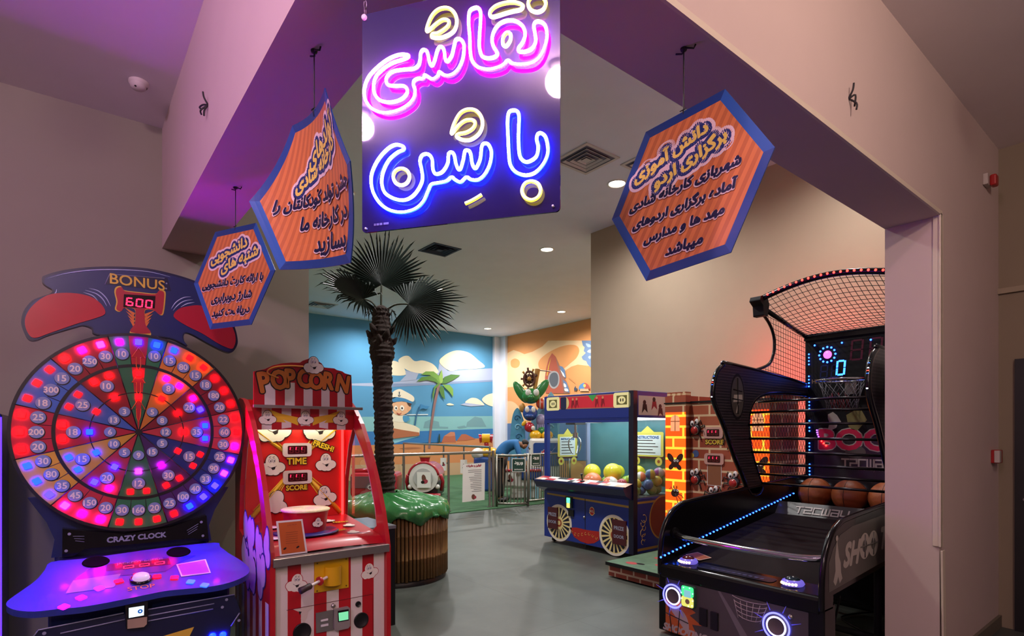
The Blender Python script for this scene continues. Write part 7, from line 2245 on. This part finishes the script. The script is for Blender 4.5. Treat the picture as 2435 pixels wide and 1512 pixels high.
for sg in (-1, 1):
    w = WB(); w.ball(loc(O, sg * .30, .26, .30), .055, RWH, 12, 8); w.build('lamp', tr)
    w = WB(); w.tube([loc(O, sg * .36, .2, .55), loc(O, sg * .40, .1, .40), loc(O, sg * .36, .1, .2)], .04, RED, 8); w.build('fender', tr)
w = WB(); w.tube([loc(O, x, .38, .12) for x in (-.38, -.2, 0, .2, .38)], .05, RED, 8); w.build('bumper', tr)
sheet('white picture notice stuck on the front of the red train', loc(O, .02, .375, .46), tuple(RV), .30, .34)
O = (5.35, 11.6, 0)
tc = thing('train_carriage_ride', 'dark red carriage ride with a clear dome, left of the train front', 'kiddie ride', O)
w = WB(); w.M = Matrix.Translation(O) @ Matrix.Rotation(R(-38.5), 4, 'Z'); w.box(-.45, .55, -.35, .4, .1, .62, RED); w.build('body', tc, bevel=.08)
w = WB(); w.M = Matrix.Translation(O) @ Matrix.Rotation(R(-38.5), 4, 'Z'); w.box(-.42, .5, -.37, -.34, .30, .55, mat('carriage_grey', '#5a4a50', .4)); w.build('side_panel', tc)
for r_ in (-.12, 0.0, .12):
    w = WB(); w.frame(loc(O, .12 + r_, .375, .32), tuple(RV), (0, 0, 1)).ring(0, 0, .032, .048, RWH, .002, 20); w.build('wheel_print', tc)
w = WB(); w.ball(loc(O, .1, 0, .66), (.22, .22, .2), glass('dome_clear', (.93, .9, .9), .12), 18, 10); w.build('dome', tc)
w = WB(); w.tube([loc(O, x, .05, .66 + .02 * math.cos(9 * x)) for x in (-.4, -.2, 0, .2, .4)], .05, RED, 8); w.build('trim', tc)
# yellow drum ride
O = (8.40, 11.62, 0)
dr = thing('drum_ride', 'white and yellow kiddie ride topped with a yellow drum with dark red ends', 'kiddie ride', (8.40, 11.62, .014))
w = WB(); w.cyl(loc(O, -.10, 0, 1.34), loc(O, .10, 0, 1.34), .115, RYE, 20); w.build('drum', dr)
for sg in (-1, 1):
    w = WB(); w.cyl(loc(O, sg * .10, 0, 1.34 - .0 * sg), loc(O, sg * .17, 0, 1.33), .10, RED, 18, .12); w.build('drum_end', dr)
w = WB(); w.tube([loc(O, .0, 0, 1.26), loc(O, .02, 0, 1.1)], .05, RED, 10, r1=.07); w.build('stem', dr)
w = WB(); w.ball(loc(O, .08, 0, .97), (.26, .26, .15), RYE, 20, 10); w.build('yellow_hood', dr)
w = WB(); w.ball(loc(O, -.2, .1, .95), (.17, .17, .15), RWH, 18, 10); w.build('white_head', dr)
w = WB(); w.M = Matrix.Translation(O) @ Matrix.Rotation(R(-38.5), 4, 'Z'); w.box(-.30, .22, -.25, .25, .014, .88, RBL); w.build('base', dr, bevel=.06)
# sea creature carousel
O = Vector((9.42, 11.10, 0))
sc = thing('sea_creature_ride', 'tall sculpted ride of stacked sea creatures, blue waves and a brown steering wheel', 'kiddie ride', (9.42, 11.10, .014))
w = WB(); w.M = Matrix.Translation(O) @ Matrix.Rotation(R(-38.5), 4, 'Z'); w.box(-.02, .75, -.45, .5, .014, 1.34, RWH); w.build('console', sc, bevel=.06)
w = WB().frame(loc(O, .37, .456, .95), tuple(RV), (0, 0, 1)); w.prism(rrect(-.30, -.30, .36, .28, .06), 0, .012, RBL)
w.build('blue_panel', sc)
w = WB().frame(loc(O, .37, .47, .95), tuple(RV), (0, 0, 1))
for k in range(7):
    a = R(20 + 23 * k); w.poly(circ(.02 + .11 * math.cos(a), -.05 + .11 * math.sin(a), .065, 12, .032, a), RWH, .0002 * k); w.poly(circ(.02 + .11 * math.cos(a), -.05 + .11 * math.sin(a), .055, 12, .024, a), RED, .002 + .0002 * k)
w.build('flower_emblem', sc)
for x in (.14, .42):
    w = WB(); w.ball(loc(O, x, .25, 1.42), (.16, .16, .13), RYE, 18, 10); w.build('yellow_seat', sc)
for r_, ht, sg in ((-.32, 2.12, 1), (.52, 2.25, -1)):
    w = WB()
    L_ = [(-.17, .3), (-.2, 1.0), (-.17, 1.6), (-.12, 1.95), (-.02, ht), (.06, ht - .06), (.12, ht - .2), (.17, 1.75), (.2, 1.4), (.2, .3)]
    w.frame(loc(O, r_, -.1, 0), tuple(RV), (0, 0, 1)).prism([(p.x * sg if False else p.x, p.y) for p in cr(L_, 3, True)], -.12, .12, SEA); wv = w.build('wave', sc, bevel=.03)
    for k, zz in enumerate((1.86, 1.62, 1.38, 1.15)):
        w = WB(); w.frame(loc(O, r_, .03, 0), tuple(RV), (0, 0, 1)).tube([(.02 * k - .02 + (.09 - .008 * j) * math.cos(R(40 * j)), zz + (.09 - .008 * j) * math.sin(R(40 * j)), 0) for j in range(11)], .016, LBL if k % 2 else mat('wave_dark', '#2f6a96', .4), 6); w.build('wave_curl', wv)
w = WB(); w.frame(loc(O, .25, -.15, 0), tuple(RV), (0, 0, 1)).prism([(-.3, 1.3), (.5, 1.3), (.55, 1.9), (.45, 2.35), (.3, 2.55), (.1, 2.3), (-.1, 2.0), (-.25, 1.7)], -.1, .08, LBL); w.build('wave_back', sc, bevel=.04)
rot_ = Matrix(((.7826, .6225, 0), (-.6225, .7826, 0), (0, 0, 1)))
def blob(nm, r_, f_, z, rad, m, par=None, tilt=0.0):
    w = WB(); w.ball(loc(O, r_, f_, z), rad, m, 18, 12, rot=rot_ @ Matrix.Rotation(tilt, 3, 'Y')); return w.build(nm, par or sc)
g_ = blob('green_creature', .02, .12, 2.42, (.24, .2, .2), GRN)
for sg, tl in ((-1, -.55), (1, .62)):
    blob('green_fin', sg * .26 + .02, .08, 2.52 + (.06 if sg > 0 else 0), (.12, .07, .32), GRN, g_, tl)
for dx in (-.10, .10):
    e_ = blob('eye', dx + .05, .28, 2.50, (.075, .05, .09), RWH, g_)
blob('snout', .02, .32, 2.38, (.09, .07, .06), GRN, g_)
w = WB(); w.frame(loc(O, -.02, .12, 2.86), tuple(RV), (0, 0, 1))
w.tube([(p[0] * .72, p[1], 0) for p in circ(0, 0, .19, 28)], .03, BRN2, 8, True)
for k in range(4):
    a = PI * k / 4; w.tube([(-.2 * .72 * math.cos(a), -.2 * math.sin(a), 0), (.2 * .72 * math.cos(a), .2 * math.sin(a), 0)], .016, BRN2, 6)
w.lathe([(.05, -.03), (.055, .03), (.0001, .04)], TAN, n=14); w.lathe([(.0001, -.04), (.13, -.04)], BRN2, n=20)
sw_ = w.build('steering_wheel', sc)
for k in range(7):
    a = R(20 + 40 * k); w = WB(); w.frame(loc(O, -.02, .12, 2.86), tuple(RV), (0, 0, 1)).tube([(.16 * math.cos(a), .21 * math.sin(a), 0), (.22 * math.cos(a), .29 * math.sin(a), 0)], .022, TAN if k % 2 else BRN2, 8, r1=.03); w.build('handle', sw_)
w = WB(); w.cyl(loc(O, .12, .05, 2.6), loc(O, .2, .0, 3.12), .05, TAN, 10, .07); w.cyl(loc(O, .14, .0, 3.10), loc(O, .55, .0, 3.06), .012, BRN2, 6); w.build('mast', sc)
b2 = blob('blue_creature', .0, .15, 1.98, (.19, .16, .2), RBL)
for dx in (-.08, .08):
    blob('eye', dx, .29, 2.07, (.055, .04, .08), RWH, b2); 
blob('beak', -.02, .32, 1.90, (.12, .09, .06), RBL, b2)
o2 = blob('orange_creature', .30, .14, 2.22, (.15, .12, .14), ORF); blob('fin', .40, .14, 2.33, (.05, .03, .10), ORF, o2, .5)
for k in (-.05, .05):
    w = WB(); w.frame(loc(O, .30 + k, .14, 2.22), (.62, .78, 0), (0, 0, 1)).tube([(p[0], p[1], 0) for p in circ(0, 0, .118, 20, .13)], .012, RWH, 6, True); w.build('white_band', o2)
blob('tan_creature', -.20, .12, 2.12, (.08, .08, .12), TAN)
l2 = blob('lilac_creature', .28, .18, 1.80, (.13, .11, .16), GRY)
for k in range(4):
    w = WB(); w.tube([loc(O, .20 + .05 * k, .24, 1.70), loc(O, .19 + .055 * k, .28, 1.58), loc(O, .18 + .06 * k, .26, 1.52)], .022, GRY, 6, r1=.012); w.build('tentacle', l2)
r2 = blob('red_creature', -.02, .22, 1.62, (.13, .11, .13), RED); blob('eye', .07, .33, 1.60, (.05, .04, .06), RWH, r2); blob('claw', -.16, .25, 1.72, (.05, .04, .08), RYE, r2, .6)
blob('green_shell', .30, .22, 1.52, (.14, .12, .12), GRN)
# white and blue wave ride by the gate, half hidden by the man
O = Vector((8.05, 9.9, 0))
wr = thing('white_ride', 'low white and blue kiddie ride standing behind the gates next to the man', 'kiddie ride', (8.05, 9.9, .014))
w = WB(); w.M = Matrix.Translation(O) @ Matrix.Rotation(R(-38.5), 4, 'Z'); w.box(-.35, .45, -.2, .5, .25, .62, RWH); w.build('body', wr, bevel=.05)
w = WB(); w.M = Matrix.Translation(O) @ Matrix.Rotation(R(-38.5), 4, 'Z'); w.box(-.15, .5, -.15, .4, .014, .26, RWH); w.build('base', wr, bevel=.02)
w = WB(); w.M = Matrix.Translation(O) @ Matrix.Rotation(R(-38.5), 4, 'Z'); w.box(.05, .55, -.24, .3, .42, .66, RBL); w.build('blue_seat', wr, bevel=.05)
w = WB(); w.tube([loc(O, x, .22, .64) for x in (-.36, -.1, .2, .5)], .035, RED, 8); w.build('red_rail', wr)
for r_ in (.25, .42):
    w = WB(); w.cyl(loc(O, r_, .22, .014), loc(O, r_, .22, .44), .035, LBL, 10); w.build('leg', wr)
sheet('white picture notice on the low white ride, seen through the gate bars', loc(O, -.18, .235, .46), tuple(RV), .26, .30)

# ---------------------------------------------------------------- ceiling vents, detector, alarms, loose wires
VW = mat('vent_white', '#cfc8c4', .5, var=.04); VD = mat('vent_dark', '#141a3a', .6, var=.1); VS = mat('vent_shadow', '#6f6b7c', .7)
def vent(label, x, y, s_, rz, dark=False):
    v = thing('ceiling_vent', label, 'air vent', (x, y, CZ), rz, 'square ceiling vents')
    fr_ = VD if dark else VW
    VS = mat('vent_shadow', '#6f6b7c') if not dark else mat('vent_black', '#12142c', .7)
    b = MB()
    b.frame((0, 0, 0), (1, 0, 0), (0, -1, 0)).prism([(-s_, -s_), (s_, -s_), (s_, s_), (-s_, s_)], 0, .012, fr_, holes=[[(-s_ * .86, -s_ * .86), (s_ * .86, -s_ * .86), (s_ * .86, s_ * .86), (-s_ * .86, s_ * .86)]]); b.build('frame', v)
    b = MB(); b.frame((0, 0, 0), (1, 0, 0), (0, -1, 0)).poly([(-s_ * .86, -s_ * .86), (s_ * .86, -s_ * .86), (s_ * .86, s_ * .86), (-s_ * .86, s_ * .86)], VS, .002); b.build('backing', v)
    for k, q_ in enumerate((.72, .50, .28)):
        b = MB(); a_ = s_ * q_; c_ = a_ - s_ * .10
        vs = []
        for h_, e_ in ((.004, c_), (.022, a_)):
            vs += [(-e_, -e_, -h_), (e_, -e_, -h_), (e_, e_, -h_), (-e_, e_, -h_)]
        b.add(vs, [(i, (i + 1) % 4, 4 + (i + 1) % 4, 4 + i) for i in range(4)], fr_); b.build('louvre', v, solid=.004)
    b = MB(); b.frame((0, 0, 0), (1, 0, 0), (0, -1, 0)).poly([(-s_ * .16, -s_ * .16), (s_ * .16, -s_ * .16), (s_ * .16, s_ * .16), (-s_ * .16, s_ * .16)], fr_, .02); b.build('centre_plate', v)
vent('dark square ceiling vent just right of the upright palm fan', 5.60, 9.25, .30, 0, True)
vent('pale square ceiling vent nearest the lit downlight beside the right hexagon sign', 5.20, 5.02, .30, 0)
vent('pale square ceiling vent half hidden behind the lower right corner of the neon sign', 4.62, 5.62, .30, 0)
vent('pale square ceiling vent mostly hidden behind the right hexagon sign', 5.95, 4.55, .30, 0)
vent('small square ceiling vent at the far left above the blue painted wall', 5.49, 15.3, .36, 0, False)
s0 = thing('smoke_detector', 'round white ceiling camera dome near the left beam', 'detector', (.366, 4.195, 3.68))
b = MB(); b.lathe([(.055, 0), (.056, -.012), (.052, -.02), (.045, -.028)], mat('detector_white', '#cbbfba', .5), n=28); b.build('base', s0)
b = MB(); b.lathe([(.046, -.02), (.042, -.04), (.028, -.052), (.0001, -.055)], mat('detector_white', '#cbbfba'), (-.004, -.006, 0), n=24); dm = b.build('dome', s0)
b = MB(); b.ball((-.018, -.030, -.042), .010, OUTL, 10, 8); b.build('lens', dm)
b = MB(); b.ball((-.034, -.012, -.040), .006, OUTL, 10, 8); b.build('sensor', dm)
al = thing('fire_alarm', 'small red and white fire alarm sounder high on the dark right wall', 'fire alarm', (5.23, 1.067, 3.32))
b = MB(); b.box(-.05, .05, -.03, 0, -.04, .04, mat('alarm_white', '#b9aea6', .5)); b.build('base', al, bevel=.006)
b = MB(); b.box(-.01, .065, -.07, -.03, -.045, .035, mat('alarm_red', '#a01818', .35)); b.build('red_lens', al, bevel=.012)
cp = thing('call_point', 'red break glass call point low on the dark right wall', 'fire alarm', (5.464, 1.067, 1.317))
b = MB(); b.box(-.05, .05, -.05, 0, -.05, .05, mat('alarm_red', '#a01818')); b.build('case', cp, bevel=.006)
b = MB(); b.box(-.056, -.0, -.053, -.02, -.045, .045, mat('alarm_white', '#b9aea6')); b.build('white_side', cp, bevel=.004)
def wires(label, o, n, pts):
    t_ = thing('loose_wire', label, 'wire', o)
    for L_ in pts:
        b = MB(); b.tube([tuple(p) for p in cr([(n[0] * f_ * .6 + a * .6, n[1] * f_ * .6 + c_ * .6, z * .6) for a, c_, f_, z in L_], 4)], .0042, CORD, 6); b.build('strand', t_)
wires('loose black wire ends sticking out of the left beam face', (.553, 3.084, 3.10), (-1, 0), [[(0, 0, -.004, 0), (0, .03, .03, .005), (0, .07, .05, -.005), (0, .11, .03, .004)], [(0, 0, 0, 0), (0, 0, .03, .05), (0, -.01, .04, .09)], [(0, 0, 0, 0), (0, .02, .05, -.05), (0, .05, .04, -.07)], [(0, 0, 0, 0), (0, -.01, .03, -.06), (0, .0, .03, -.10)]])
wires('loose black wire ends sticking out of the pale face above the right opening', (2.832, 1.067, 3.035), (0, -1), [[(0, 0, -.004, 0), (-.005, 0, .03, .05), (-.01, 0, .04, .10)], [(0, 0, 0, 0), (.015, 0, .05, -.05), (.01, 0, .05, -.10)], [(0, 0, 0, 0), (.02, 0, .04, .02), (.03, 0, .03, -.06)]])
# neighbouring machine at the left edge of the view
lm = thing('light_tower_machine', 'dark arcade machine with a blue purple light strip at the far left edge', 'arcade machine', (-.60, 4.3, 0))
w = WB(); w.box(-.95, -.262, 4.10, 4.6, .02, 1.60, NVD); w.build('cabinet', lm, bevel=.01)
w = WB(); w.box(-.295, -.262, 4.07, 4.10, .08, 1.58, glow('strip_violet', (.012, .003, 1), 22)); w.build('light_strip', lm)
